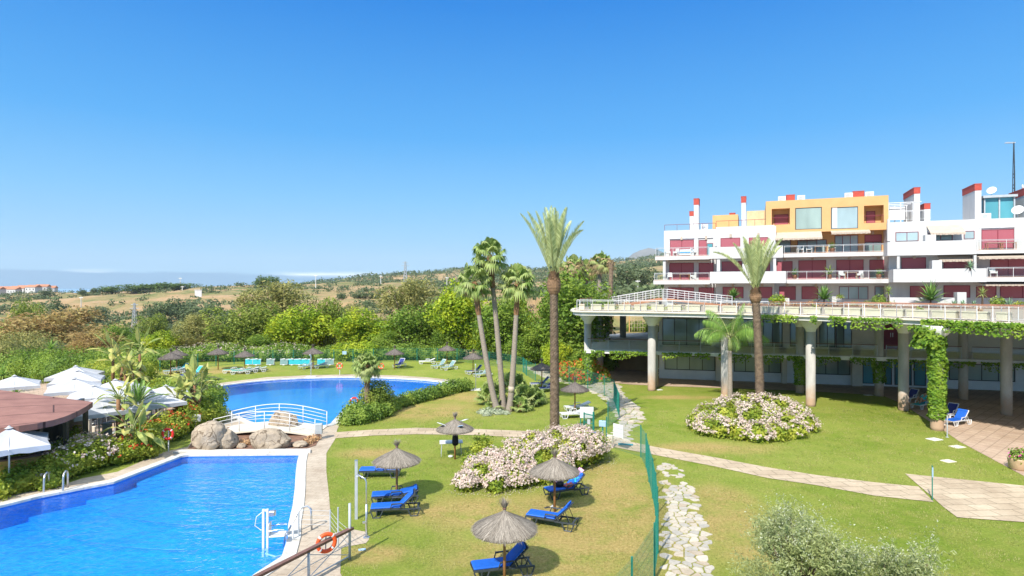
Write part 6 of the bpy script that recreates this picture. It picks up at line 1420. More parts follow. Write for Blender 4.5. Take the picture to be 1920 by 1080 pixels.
px_ = PN.put(G(853, 861), 2.2, 'straw parasol by the folding table with towels drying on top and a black wetsuit below', 'straw parasols', .98)
x, y = G(853, 861)
cloth('white and orange towel drying on the left of the straw parasol by the folding table', 'towel', 'towel', (x-.62, y-.25, 1.86), .55, .35, 'plastic', 11, R(35), .02, -R(26))
cloth('white towel drying on the back right of the straw parasol by the folding table', 'towel', 'towel', (x+.42, y+.45, 1.92), .5, .28, 'plastic', 12, R(-30), .02, R(20))
cloth('small blue cloth drying on the front of the straw parasol by the folding table', 'small_towel', 'towel', (x+.34, y-.55, 1.85), .25, .25, 'bluebox', 13, R(-60), .02, R(20))
ws = MB(); ws.lathe([(.06,.85),(.13,.88),(.17,1.0),(.16,1.25),(.12,1.5),(.10,1.75),(.06,1.78)], 14); o = ws.build('wetsuit', M['blackcloth'], None, True, (x+.02, y-.02, -.13)); tag(o, 'black wetsuit hanging round the pole of the parasol by the folding table', 'wetsuit')
def mk_table():
    t = thing('folding_table', 'white folding table on the lawn behind the parasol with the wetsuit', 'table', (*G(846, 853), 0), R(8)); m = MB(); cbox(m, -.62,.62,-.35,.35,.68,.73,.02); m.build('table_top', M['plastic'], t)
    for sx in (-1, 1):
        for sy in (-1, 1): MB().tube([(sx*.5,sy*.28,.68),(sx*.54,sy*.3,0)], .016, 6).build('leg', M['greymetal'], t)
mk_table()
o = MB().lathe([(.10,0),(.13,.02),(.14,.06),(.10,.09)], 12).build('bowl', M['plastic'], None, True, (*G(845, 857), 0)); tag(o, 'small white bowl on the grass under the folding table', 'bowl')

# ------------------------------------------------------------ restaurant corner
EV = []
for px, py in ((174,753.5),(160,763),(145,771),(122,781),(100,787.5),(70,793.5),(35,798.5),(0,802),(-60,807),(-130,812)): EV.append((*G(px, py, 2.9), 2.9))
RA = Vector(EV[0]); yb_ = 5.15*F/(712-540); RB = Vector((AX(-150, yb_), yb_, 3.85)); nE = len(EV); o3 = Vector((-26.0, 27.0, 0))
rs = thing('restaurant_pavilion', 'restaurant pavilion with a broad brown felt roof, curved eave and ochre counter wall', 'building', o3)
RG = [RA.lerp(RB, i/(nE-1)) for i in range(nE)]; BK = [Vector((p.x-.5*i, p.y+.55*i, 2.9)) for i, p in enumerate(RG)]; m = MB(); sub_ = 6; vv = []; ff = []
for i in range(nE):
    for k in range(sub_+1): vv.append(tuple(Vector(EV[i]).lerp(RG[i], k/sub_)-o3))
for i in range(nE-1):
    for k in range(sub_): a = i*(sub_+1)+k; ff.append((a, a+1, a+sub_+2, a+sub_+1))
m.add(vv, ff); m.add([tuple(p-o3) for p in RG]+[tuple(p-o3) for p in BK], [(i, nE+i, nE+i+1, i+1) for i in range(nE-1)])
m.add([tuple(Vector(p)-o3) for p in EV]+[tuple(Vector(p)-o3-Vector((0,0,.28))) for p in EV], [(i, i+1, nE+i+1, nE+i) for i in range(nE-1)]); m.build('roof', M['roof'], rs)
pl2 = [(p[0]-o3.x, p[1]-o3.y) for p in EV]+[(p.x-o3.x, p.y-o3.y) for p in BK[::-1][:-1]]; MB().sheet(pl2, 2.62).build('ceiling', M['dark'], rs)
WL = [Vector((p[0]-.75-o3.x, p[1]+.95-o3.y)) for p in EV[1:]]
def wallrun(pts, z0, z1, th, nm, mt):
    m = MB(); n = len(pts); v = []
    for i, p in enumerate(pts):
        d = (pts[min(i+1, n-1)]-pts[max(i-1, 0)]).normalized(); q = Vector((-d.y, d.x)); q = q if q.y > 0 else -q; b = p+q*th; v += [(p.x,p.y,z0),(b.x,b.y,z0),(b.x,b.y,z1),(p.x,p.y,z1)]
    m.add(v, [f for i in range(n-1) for f in ((4*i+3,4*i,4*i+4,4*i+7),(4*i+2,4*i+3,4*i+7,4*i+6),(4*i+1,4*i+2,4*i+6,4*i+5))]+[(0,3,2,1),(4*n-4,4*n-3,4*n-2,4*n-1)]); return m.build(nm, M[mt], rs)
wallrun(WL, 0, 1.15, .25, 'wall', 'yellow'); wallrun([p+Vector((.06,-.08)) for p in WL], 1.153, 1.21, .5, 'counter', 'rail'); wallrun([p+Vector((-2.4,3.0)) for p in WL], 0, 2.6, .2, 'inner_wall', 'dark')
for i in (0, 2, 4, 6, 8): p = WL[i]; MB().box(-.09,.09,-.09,.09,1.212,2.6).build('post', M['dark'], rs, False, (p.x-.05, p.y+.16, 0))
rng = np.random.default_rng(9)
def mk_umb():
    t = thing('square_parasol', '', 'parasol'); MB().tube([(0,0,0),(0,0,2.5)], .035, 10).build('pole', M['plastic'], t, True); MB().lathe([(.42,0),(.42,.06),(.1,.10),(.06,.3)], 20).build('base', M['conc'], t)
    m = MB(); h = 1.42; n = 8; v = [(0,0,2.52)]; prof = []
    edge = []
    for s in range(4):
        a0 = R(45+90*s); c0 = Vector((math.cos(a0)*h*1.414, math.sin(a0)*h*1.414)); a1 = R(135+90*s); c1 = Vector((math.cos(a1)*h*1.414, math.sin(a1)*h*1.414))
        for k in range(n): f = k/n; p = c0.lerp(c1, f); edge.append((p, math.sin(math.pi*f)))
    rings = [.12,.35,.6,.82,1.0]; E_ = len(edge)
    for r in rings:
        for p, sg in edge: z = 2.52-.62*(r**.92)+.10*sg*r*0-.05*math.sin(math.pi*r)*sg; q = p*r*(1-.05*sg*r); v.append((q.x, q.y, z))
    f = [(0, 1+i, 1+(i+1) % E_) for i in range(E_)]
    for j in range(len(rings)-1):
        for i in range(E_): f.append((1+j*E_+i, 1+(j+1)*E_+i, 1+(j+1)*E_+(i+1) % E_, 1+j*E_+(i+1) % E_))
    b0 = 1+(len(rings)-1)*E_; nb = len(v)
    for i, (p, sg) in enumerate(edge): x0, y0, z0 = v[b0+i]; v.append((x0*1.005, y0*1.005, z0-.2+.025*math.sin(i*2.2)))
    m.add(v, f); o = m.build('canopy', M['canvas'], t, False); va = MB(); va.add([v[b0+i] for i in range(E_)]+[v[nb+i] for i in range(E_)], [(i, E_+i, E_+(i+1) % E_, (i+1) % E_) for i in range(E_)]); va.build('valance', M['canvas'], o)
    MB().lathe([(.01,2.6),(.10,2.53),(.17,2.50)], 12).build('vent_cap', M['canvas'], o)
    for s in range(8): a = R(45*s); l = 1.45*(1.35 if s % 2 else .98); MB().tube([(0,0,2.44),(math.cos(a)*l, math.sin(a)*l, 2.48-.62*(l/(h*1.414 if s % 2 else h)*.96)**.92-.02)], .012, 5).build('rib', M['whitepaint'], t)
    return t
UM = Proto(mk_umb)
for i, (px, D, a, s, lab) in enumerate(((17,25.8,40,.98,'white square parasol nearest the camera, cut by the left edge over the ochre counter'),(186,33.6,50,1.08,'white square parasol on a lone pole, right of the brown roof corner'),(175,38.9,30,1.0,'white parasol just above the brown roof, right of the leftmost upper one'),(139,40.5,35,1.1,'white parasol above the brown roof with its left slope on the roof edge'),(145,44.0,30,1.12,'white parasol on the upper left, second from the rear'),(142,46.8,20,1.1,'rearmost white parasol at the upper left of the group'),(27,42.5,38,1.05,'white parasol far left behind the brown roof, alone'),(216,41.5,25,1.0,'white parasol behind the tall strelitzia, middle of the rear row'),(250,40.0,50,1.0,'white parasol behind the short feathery palm, right of the middle'),(311,39.0,35,1.0,'rear one of the two rightmost white parasols'),(284,36.0,48,1.06,'front one of the two rightmost white parasols, on a steel pole'),(237,35.0,20,.95,'white parasol half hidden between the strelitzia and the feathery palm'))):
    UM.put((AX(px, D), D, 0), R(a), lab, 'white restaurant parasols', (s, s, s*(1.16 if D < 26 else 1.0)))
def mk_rtable():
    t = thing('bistro_table', '', 'table'); MB().lathe([(.36,.70),(.38,.71),(.38,.74),(.36,.75)], 20).build('table_top', M['dark'], t); MB().tube([(0,0,0),(0,0,.7)], .035, 8).build('leg', M['greymetal'], t); MB().lathe([(.24,0),(.24,.03),(.04,.05)], 16).build('foot', M['greymetal'], t); return t
def mk_chair():
    t = thing('cafe_chair', '', 'chair'); m = MB(); cbox(m, -.22,.22,-.22,.22,.43,.47,.015); m.build('seat', M['dark'], t); m = MB(); cbox(m, -.21,.21,.19,.23,.55,.86,.015); m.build('backrest', M['dark'], t)
    for sx in (-1, 1):
        for sy in (-1, 1): MB().tube([(sx*.19,sy*.19,0),(sx*.19,sy*.19,.43 if sy < 0 else .84)], .014, 5).build('leg', M['greymetal'], t)
    return t
RT, RC = Proto(mk_rtable), Proto(mk_chair)
TB = [(150,806,'by the brown roof corner'),(215,812,'behind the low strelitzia stem'),(240,800,'below the half hidden parasol'),(298,806,'below the two rightmost parasols'),(180,795,'between the stone pillars'),(265,792,'below the parasol behind the feathery palm')]
for i, (px, py, w) in enumerate(TB):
    x, y = G(px, py); RT.put((x, y, .022), 0, 'small round dark cafe table '+w, 'restaurant tables')
    for j, a in enumerate((20, 200) if i % 2 else (110, 290, 0)):
        q = R(a); RC.put((x+.65*math.cos(q), y+.65*math.sin(q), .022), q-R(90), 'dark chair on the %s of the table %s' % ({20:'right side',200:'left side',110:'rear side',290:'front side',0:'right side'}[a], w), 'restaurant chairs')
for px, py, lab in ((128,818,'stone pillar nearest the brown roof corner on the patio'),(163,817,'stone pillar under the front white parasol, left of its pole'),(201,827,'stone pillar right of the lone parasol pole')):
    x, y = G(px, py); t = thing('stone_pillar', lab, 'pillar', (x, y, 0), .3); m = MB(); cbox(m, -.2,.2,-.2,.2,0,1.0,.02); m.build('shaft', M['beige'], t); m = MB(); cbox(m, -.24,.24,-.24,.24,1.0,1.08,.02); m.build('cap', M['conc'], t)
x, y = G(145, 813); o = MB().obox((0,0,.2), (2.0,.22,.4), .2).build('low_wall', M['beige'], None, False, (x, y, 0)); tag(o, 'low dark-topped patio wall between two stone pillars', 'wall')
x, y = G(126, 842); o = MB().lathe([(.27,0),(.29,.03),(.30,.45),(.29,.86),(.26,.9)], 18).build('barrel', M['tealglass'], None, True, (x, y, 0)); tag(o, 'dark blue barrel at the corner of the ochre counter wall', 'barrel')
x, y = G(172, 838); t = thing('steel_heater', 'shiny steel drum lying at the foot of the lone parasol pole', 'drum', (x, y, 0), .1); MB().tube([(-.42,0,.28),(.42,0,.28)], .26, 16).build('drum', M['metal'], t, True); MB().box(-.3,-.24,-.2,.2,0,.06).box(.24,.3,-.2,.2,0,.06).build('stand', M['greymetal'], t)

# ------------------------------------------------------------ boulders, bridge
def rock(label, px, py, w, d, h, seed, rz=0.0, am=.06):
    x, y = G(px, py); rng = np.random.default_rng(seed); m = MB(); ico((0,0,h*.40), 1, m, rng, 4, (w/2, d/2, h*.6), am); V = m.V[0]
    pls = [(Vector(u_), rng.uniform(.72,.92)) for u_ in unit(rng, 16)]
    for i in range(len(V)):          # flat cleavage faces cut into the rounded mass
        p = Vector((V[i][0]/(w/2), V[i][1]/(d/2), (V[i][2]-h*.4)/(h*.6)))
        for n_, k_ in pls:
            e_ = p.dot(n_)-k_
            if e_ > 0: p -= n_*e_*.85
        p *= 1+.035*mnoise.fractal(Vector((p.x*3+seed, p.y*3, p.z*3)), 1, 2, 4); V[i][:] = (p.x*w/2, p.y*d/2, max(p.z*h*.6+h*.4, -.1))
    o = m.build('boulder', M['rock'], None, True, (x, y, 0)); o.rotation_euler.z = rz; return tag(o, label, 'boulder')
rock('tall rounded tan boulder at the head of the near pool, left of the bridge', 393, 842, 2.1, 1.6, 1.55, 5); rock('shaded brown boulder leaning behind the tall rounded one', 425, 840, 1.3, 1.3, 1.15, 6)
rock('long low tan boulder between the near pool and the white bridge', 507, 840, 2.5, 1.3, 1.08, 12, 0, .05); rock('tan boulder behind the bridge at the edge of the far pool', 530, 806, 2.0, 1.3, 1.25, 8); rock('small flat rock at the right foot of the long boulder', 562, 838, .9, .8, .35, 9); rock('small rock lying left of the long boulder', 452, 840, .6, .5, .28, 10)
br = thing('footbridge', 'white arched footbridge with curved tubular railings between the two pools', 'bridge', (0,0,0)); bx0, by0 = AX(400, 35.6), 35.6; bx1 = AX(588, 35.4); by1 = 38.0
def arch(k): return .05+.33*math.sin(math.pi*k)
NB = 16; dk = MB(); vs1 = []
for i in range(NB+1):
    k = i/NB; xx = bx0+(bx1-bx0)*k; vs1 += [(xx,by0,arch(k)),(xx,by1,arch(k)),(xx,by1,arch(k)-.10),(xx,by0,arch(k)-.10)]
dk.add(vs1, [q for i in range(NB) for q in ((4*i,4*i+4,4*i+5,4*i+1),(4*i+1,4*i+5,4*i+6,4*i+2),(4*i+2,4*i+6,4*i+7,4*i+3),(4*i+3,4*i+7,4*i+4,4*i))]); dk.build('deck', M['beige'], br)
for yy in (by0+.06, by1-.06):
    m = MB(); P_ = [bx0+(bx1-bx0)*i/NB for i in range(NB+1)]
    for hh, r in ((.95,.028),(.72,.018),(.5,.018),(.28,.018)): m.tube([(P_[i],yy,arch(i/NB)*1.45+hh) for i in range(NB+1)], r, 6)
    for i in range(0, NB+1, 4): m.tube([(P_[i],yy,arch(i/NB)-.1),(P_[i],yy,arch(i/NB)*1.45+.95)], .026, 6)
    m.build('railing', M['whitepaint'], br, True)
x, y = G(598, 824); t = thing('litter_bin', 'grey litter bin on a post at the right end of the white bridge', 'bin', (x, y, 0), .2); m = MB(); cbox(m, -.2,.2,-.17,.17,.35,.95,.03); m.build('box', M['greymetal'], t); MB().tube([(0,.1,0),(0,.1,.36)], .03, 6).build('post', M['greymetal'], t)
x, y = G(366, 812); t = thing('small_sign', 'small white sign on a post among the bushes behind the tall boulder', 'sign', (x, y, 0), .15); m = MB(); cbox(m, -.32,.32,-.02,.02,.72,1.15,.01); m.build('board', M['plastic'], t); MB().tube([(0,.04,0),(0,.04,1.0)], .025, 6).build('post', M['metal'], t); MB().tube([(-.12+.03*i,-.024,.93+.05*math.sin(i*.8)) for i in range(9)], .012, 5).build('emblem', M['darkgrey'], t)
# lifebuoys
def ringmesh(r, t, n=28): return MB().tube([(r*math.cos(q),0,r*math.sin(q)) for q in np.linspace(0, 2*math.pi, n, endpoint=False)], t, 10, True)
def buoy(nm, label, x, y, zc, m, rz=0.0, post=True, rx=0.0):
    t = thing(nm, label, 'lifebuoy', (x, y, 0), rz); g = ringmesh(.27, .065).build('ring', M[m], t, True); g.location = (0,-.09,zc); g.rotation_euler.x = rx
    for k in range(4):
        a = R(45+90*k); b = MB().tube([(.27*math.cos(a+s),0,.27*math.sin(a+s)) for s in (-.1,-.03,.04,.1)], .067, 10).build('band', M['plastic'], g, True)
    if post: MB().tube([(0,0,-.05),(0,0,zc+.15)], .03, 8).build('post', M['whitepaint'], t)
    return t
x, y = G(316, 848); buoy('lifebuoy', 'red lifebuoy on a short post by the strelitzia at the near pool corner', x, y, 1.02, 'redring', .1)
x, y = G(637, 704); buoy('lifebuoy', 'orange lifebuoy on a post on the far lawn left of the small pool palm', x, y, 1.0, 'orangering', .1)
x, y = G(664, 766); buoy('lifebuoy', 'red lifebuoy at the near right edge of the far pool, beside the ball bush', x, y, .55, 'redring', .3, True)
x, y = G(715, 693); buoy('lifebuoy', 'small orange lifebuoy seen through the small pool palm leaves', x, y, .4, 'orangering', .1)

# ------------------------------------------------------------ green fences, gate, signs
def fence(nm, label, pts, h, sp, wr, post_r=.03, zoff=0.0, first=True, skip_last=False, cat='fence', hs=.25):
    o = Vector(pts[0]); t = thing(nm, label, cat, (o.x, o.y, zoff)); P_ = [Vector(p)-o for p in pts]
    for i, p in enumerate(P_):
        if (i == 0 and not first) or (skip_last and i == len(P_)-1): continue
        MB().tube([(p.x,p.y,-.1),(p.x,p.y,h+.04)], post_r, 8).build('post', M['green'], t)
    for a, b in zip(P_[:-1], P_[1:]):
        m = MB(); d = b-a; ln = d.length; u = d/ln; nn = Vector((-u.y, u.x)); q = []
        n = max(2, int(ln/sp)); w = u*wr; e = nn*wr
        for k in range(1, n):
            c = a+d*k/n
            for s0, s1 in ((-w-e, w-e), (w-e, w+e), (w+e, -w+e), (-w+e, -w-e)): q.append([(c.x+s0.x,c.y+s0.y,.04),(c.x+s1.x,c.y+s1.y,.04),(c.x+s1.x,c.y+s1.y,h),(c.x+s0.x,c.y+s0.y,h)])
        m.quads(np.array(q)); z = .06
        while z < h+.02: m.tube([(a.x,a.y,z),(b.x,b.y,z)], wr*1.4 if .1 < z < h-.1 else wr*2, 4); z += hs
        m.build('mesh_panel', M['green'], t)
    return t
NF = [(6.85,31.2),(6.72,29.4),(6.35,27.2),(6.02,25.1),(5.68,23.2),(5.33,21.5),(4.95,19.9),(4.42,18.2),(3.25,15.9),(2.2,14.3)]
fence('mesh_fence', 'near green mesh fence curving down to the bottom beside the stone path', NF, 1.68, .075, .0022)
pB = [(1137,838),(1140,800),(1161,783),(1151,752),(1133,742),(1102,729),(1067,720),(1004,714)]
fence('mesh_fence', 'green mesh fence winding from the gate along the stone path to the red flowers', [G(*p) for p in pB[1:]], 1.68, .075, .0028)
pC = [(1004,714),(987,704),(981,698),(958,692),(917,685),(857,677.5),(820,677),(782,677.5),(740,678),(700,678.5),(662,679.5),(626,680),(587,681),(550,681.5),(512,682),(476,682.5),(439,683),(405,686),(371,690),(335,694),(300,698)]
fence('mesh_fence', 'long far green fence round the back of the pool lawn, before the hedge', [G(*p) for p in pC], 1.55, .10, .004, .045, first=False)
ga, gb = G(1137, 838), (6.85, 31.2)
fence('mesh_fence', 'low-wired green panel carrying the white notice board across the paved path', [ga, gb], 1.68, .075, .0022, skip_last=True)
def pole_sign(nm, label, cat, px, py, bw, z0, z1, bm, posts, rz=0.0, pm='green', yo=-.03):
    x, y = G(px, py); t = thing(nm, label, cat, (x, y, 0), rz); m = MB(); cbox(m, -bw/2,bw/2,yo-.015,yo+.015,z0,z1,.006); m.build('board', M[bm], t)
    for u in posts: MB().tube([(u,0,-.05),(u,0,max(z1, 1.0))], .03, 8).build('post', M[pm], t)
    return t
d = Vector(gb)-Vector(ga); an = math.atan2(d.y, d.x); c = Vector(ga)+d*.37; t = thing('notice_board', 'white notice board with ruled lines fixed to the green panel across the path', 'sign', (c.x, c.y, 0), an); m = MB(); cbox(m, -.37,.37,-.05,-.02,.74,1.46,.006); m.build('board', M['plastic'], t)
for z in (.98, 1.22): MB().box(-.34,.34,-.054,-.0505,z,z+.018).build('line', M['greymetal'], t)
pole_sign('information_board', 'white information board on two green posts by the gate', 'sign', 1100, 809, .85, .85, 1.55, 'plastic', (-.38,.42))
gt = thing('gate', 'green steel gate frame with a lock box, standing open by the pink shrub', 'gate', (*G(1102, 816), 0), R(-48)); m = MB()
m.box(-.32,-.26,-.03,.03,0,1.35); m.box(.42,.50,-.04,.04,0,1.5); m.build('post', M['green'], gt); m = MB().box(-.26,.42,-.02,.02,1.25,1.31).box(-.26,.42,-.02,.02,.12,.18).box(-.26,.42,-.02,.02,.75,.79)
for k in range(9): m.box(-.2+.07*k,-.19+.07*k,-.008,.008,.18,1.25)
m.build('leaf', M['green'], gt); MB().box(.02,.24,-.07,-.02,.7,1.0).build('lock_box', M['greymetal'], gt)
x, y = G(1130, 832); t = thing('card_reader_post', 'green post with a grey card reader box on top beside the gate', 'post', (x, y, 0), R(-20)); MB().box(-.04,.04,-.04,.04,0,1.35).build('post', M['green'], t); m = MB(); cbox(m, -.2,.2,-.1,.06,1.0,1.34,.02); m.build('box', M['bluebox'], t)
x, y = G(1144, 839); m = MB(); cbox(m, -.16,.16,-.12,.12,0,.68,.01); o = m.build('cabinet', M['beige'], None, False, (x, y, .02)); o.rotation_euler.z = R(-20); tag(o, 'small beige utility cabinet at the gate post on the paved path', 'cabinet')
x, y = G(1113, 829); t = thing('waste_bin', 'blue-topped waste bin between the pink shrub and the gate', 'bin', (x, y, 0)); MB().lathe([(.15,0),(.17,.02),(.19,.5),(.185,.52)], 18).build('body', M['greymetal'], t, True); MB().lathe([(.20,.52),(.205,.56),(.15,.60),(.14,.57)], 18).build('rim', M['blue'], t, True)
x, y = G(1173, 834); o = MB().obox((0,0,.03), (.85,.34,.02), R(-14)).build('drain_grate', M['tealglass'], None, False, (x, y, 0)); tag(o, 'dark rectangular drain grate set in the paved path by the gate', 'grate')
x, y = G(1748, 938); t = thing('marker_post', 'thin green post with a pale tag at the corner of the paved court', 'post', (x, y, 0)); MB().tube([(0,0,0),(0,0,1.47)], .022, 8).build('post', M['green'], t); MB().box(-.03,.03,-.03,-.024,.98,1.4).build('plate', M['bluebox'], t)
x, y = G(1757, 816); t = thing('marker_post', 'thin grey-green post standing before the foot of the ivy column', 'post', (x+.25, y-.5, 0)); MB().tube([(0,0,0),(0,0,1.3)], .03, 8).build('post', M['greymetal'], t); MB().lathe([(.09,0),(.09,.02),(.03,.03)], 10).build('foot', M['greymetal'], t)
for px, py, s, lab in ((1752,824,.42,'pale square cover in the grass nearest the ivy column'),(1795,838,.4,'brownish cover in the grass by the curved plaza edge'),(1778,865,.35,'brown cover in the grass nearest the paved court'),(1628,741,.36,'cover in the shaded grass under the terrace'),(1236,731,.3,'small pale slab in the grass beside the left front column')):
    x, y = G(px, py); o = MB().obox((0,0,.012), (s*1.7,s*1.3,.03), .3).build('ground_cover_plate', M['conc' if px in (1752,1628,1236) else 'beige'], None, False, (x, y, 0)); tag(o, lab, 'cover')
for px, py, D0, lab in ((583,707,None,'white shower post on a pale slab at the far pool edge'),(892,731,None,'white shower post on a slab right of the far pool, by the leaning palms')):
    x, y = G(px, py); t = thing('pool_shower', lab, 'shower', (x, y, 0)); MB().tube([(0,0,0),(0,0,2.15),(0,-.1,2.28),(0,-.35,2.3)], .035, 8).build('pipe', M['whitepaint'], t, True); MB().box(-.5,.5,-.45,.45,.0,.06).build('tray', M['coping'], t); MB().lathe([(.03,2.28),(.09,2.24)], 12, (0,-.36,0)).build('shower_head', M['metal'], t)
x, y = G(935, 690); t = thing('info_panel', 'blue information panel on a post on the far lawn between the leaning palm stems', 'sign', (x, y, 0)); MB().tube([(0,0,0),(0,0,1.2)], .03, 6).build('post', M['greymetal'], t); m = MB(); cbox(m, -.2,.2,-.06,-.02,.5,1.25,.01); m.build('panel', M['bluebox'], t)
x, y = G(646, 680); o = MB().box(-.25,.25,-.05,-.03,1.0,1.4).build('fence_sign', M['bluebox'], None, False, (x, y, 0)); tag(o, 'small blue and white sign hung on the far fence left of the pool palm', 'sign')
x, y = G(831, 728); o = MB().tube([(0,0,-.3),(0,0,.75),(.05,-.1,.82),(.1,-.3,.8),(.1,-.4,-.3)], .025, 8).build('pool_handrail', M['metal'], None, True, (x, y, 0)); tag(o, 'steel grab rail at the right end of the far pool', 'handrail')
# ladder and grab rails of the near pool
x, y = G(101, 923); ld = thing('pool_ladder', 'steel pool ladder with two arched rails on the left side of the near pool', 'ladder', (x, y, 0), R(16))
for s in (-.36, .36): MB().tube([(s,.42,0),(s,.42,.62),(s,.36,.78),(s,.22,.84),(s,.06,.78),(s,-.02,.6),(s,-.06,0),(s,-.08,-.45)], .042, 10).build('rail', M['metal'], ld, True)
for z in (-.2,-.4): MB().box(-.34,.34,-.13,-.03,z,z+.03).build('step', M['metal'], ld)
x, y = G(578, 996); t = thing('pool_handrail', 'bent steel handrail at the near pool steps beside the pool lift', 'handrail', (x, y, 0), R(20))
MB().tube([(-.85,-.35,-.3),(-.8,-.3,0),(-.35,.12,.72),(-.22,.2,.84),(-.02,.2,.86),(.10,.14,.76),(.12,.08,0)], .035, 10).build('rail', M['metal'], t, True)
# pool lift chair
lx, ly = AX(512, 20.6), 20.6; pl = thing('pool_lift', 'white pool lift chair on a steel mast at the right edge of the near pool', 'pool lift', (lx, ly, -.1), R(10)); m = MB()
m.box(-.36,-.29,-.04,.04,-.3,1.35); m.box(-.22,-.15,-.04,.04,-.3,1.35); m.box(-.36,-.15,-.03,.03,1.28,1.34); m.box(-.36,-.15,-.03,.03,-.1,-.04); m.build('mast', M['plastic'], pl)
m = MB(); cbox(m, -.14,.08,-.1,.1,1.1,1.3,.04); m.build('motor', M['metal'], pl); m = MB(); cbox(m, -.1,.42,-.22,.22,.42,.47,.015); m.build('seat', M['plastic'], pl); m = MB(); cbox(m, -.14,-.09,-.22,.22,.45,.86,.02); m.build('backrest', M['plastic'], pl)
MB().tube([(-.1,-.25,.66),(.2,-.25,.70),(.42,-.25,.68)], .02, 6).tube([(-.1,.25,.66),(.2,.25,.70),(.42,.25,.68)], .02, 6).build('armrest', M['metal'], pl); MB().tube([(.40,0,.42),(.46,0,.1),(.56,0,-.02)], .022, 6).build('foot_bar', M['metal'], pl); m = MB(); cbox(m, .42,.86,-.2,.2,-.06,-.02,.01); m.build('footrest', M['bluebox'], pl)
MB().tube([(.62,.24,-.4),(.62,.24,.72)], .035, 8).build('support_post', M['plastic'], pl, True); MB().tube([(-.3,0,1.3),(-.55,0,1.1),(-.6,0,.8),(-.4,0,.62),(-.3,0,.7)], .016, 6).build('hose', M['plastic'], pl, True); MB().tube([(-.26,0,-.2),(.1,-.1,-.3),(.62,.24,-.38)], .03, 6).build('base_arm', M['plastic'], pl)
# brown-topped railing in the foreground
ra, rb = Vector((-5.38,19.45)), Vector((-8.35,13.9)); fr = thing('pool_railing', 'steel railing with a thick brown handrail crossing the bottom left corner', 'railing', (ra.x, ra.y, 0)); D_ = rb-ra; ln = D_.length; u = D_/ln
def fp(s, z): p = u*s; return (p.x, p.y, z)
mm = Matrix.Identity(3); m = MB(); nn = Vector((-u.y, u.x)); w = nn*.075
v = []
for s in (-.12, ln):
    p = u*s
    for o_, z in ((-w, .96), (w, .96), (w, 1.04), (-w, 1.04)): v.append((p.x+o_.x, p.y+o_.y, z))
m.add(v, [(0,4,5,1),(1,5,6,2),(2,6,7,3),(3,7,4,0),(0,1,2,3),(7,6,5,4)]); m.build('handrail', M['rail'], fr)
for s, h in ((0.0,1.86),(1.75,.955),(3.5,.955),(5.2,.955)): m = MB(); m.tube([fp(s,-.1),fp(s,h)], .045, 8); m.build('post', M['greymetal'], fr, True)
for s in (0, 1.75, 3.5):
    MB().tube([fp(s,.15),fp(s+1.75,.86)], .014, 6).tube([fp(s,.86),fp(s+1.75,.15)], .014, 6).tube([fp(s,.12),fp(s+1.75,.12)], .022, 6).tube([fp(s,.52),fp(s+1.75,.52)], .012, 6).build('bracing', M['greymetal'], fr)
b = buoy('lifebuoy', 'orange lifebuoy hung on the brown-topped railing by the near pool', *(lambda p: (p.x-.1, p.y+.05))(ra+u*.95), .93, 'orangering', math.atan2(u.y, u.x)+R(150), False)
MB().tube([(0,.0,.7),(0,-.02,1.05),(0,-.09,1.2)], .02, 6).build('hook', M['greymetal'], b)
# wire fence running back from the railing, shower and tall post
wf = thing('wire_fence', 'thin wire fence of slim posts beside the foreground lifebuoy', 'fence', (ra.x, ra.y, 0)); Wp = [(0.0,0.0)]+[tuple(Vector(G(*p))-ra) for p in ((634,1029),(619,1008),(560,1006))]
for px_, h in zip(Wp[1:], (1.43, 1.0, .9)): MB().tube([(px_[0],px_[1],-.05),(px_[0],px_[1],h)], .028, 6).build('post', M['greymetal'], wf)
m = MB()
for z in (.45,.62,.79,.96):
    for a, b in zip(Wp[:-1], Wp[1:]): m.tube([(a[0],a[1],z),(b[0],b[1],z)], .007, 4)
m.build('wires', M['greymetal'], wf)
x, y = G(668, 973); t = thing('square_post', 'tall grey square post on the lawn left of the three blue loungers', 'post', (x, y, 0), .2); MB().box(-.055,.055,-.055,.055,-.05,2.27).build('post', M['greymetal'], t); MB().box(-.06,.06,-.06,.06,2.272,2.29).build('cap', M['metal'], t)
x, y = G(687, 1008); t = thing('lawn_shower', 'tall slim steel shower with an arched head on the pale tray at the lawn edge', 'shower', (x, y, 0)); MB().tube([(0,0,0),(0,0,2.0),(-.06,.02,2.12),(-.34,.06,2.26)], .026, 8).build('riser', M['metal'], t, True); MB().tube([(0,0,0),(0,0,1.2)], .042, 8).build('lower_pipe', M['metal'], t, True); MB().lathe([(.12,0),(.12,.02),(.05,.03)], 14).build('foot', M['metal'], t); MB().lathe([(.02,.04),(.08,0)], 12, (-.35,.06,2.2)).build('shower_head', M['metal'], t); MB().obox((-.06,-.02,.55), (.14,.06,.06)).build('tap', M['metal'], t)
x, y = G(679, 1031); o = MB().obox((0,0,.01), (.24,.14,.02), .3).build('water_plate', M['bluebox'], None, False, (x, y, 0)); tag(o, 'small pale blue plate lying in the grass by the foreground railing', 'plate')
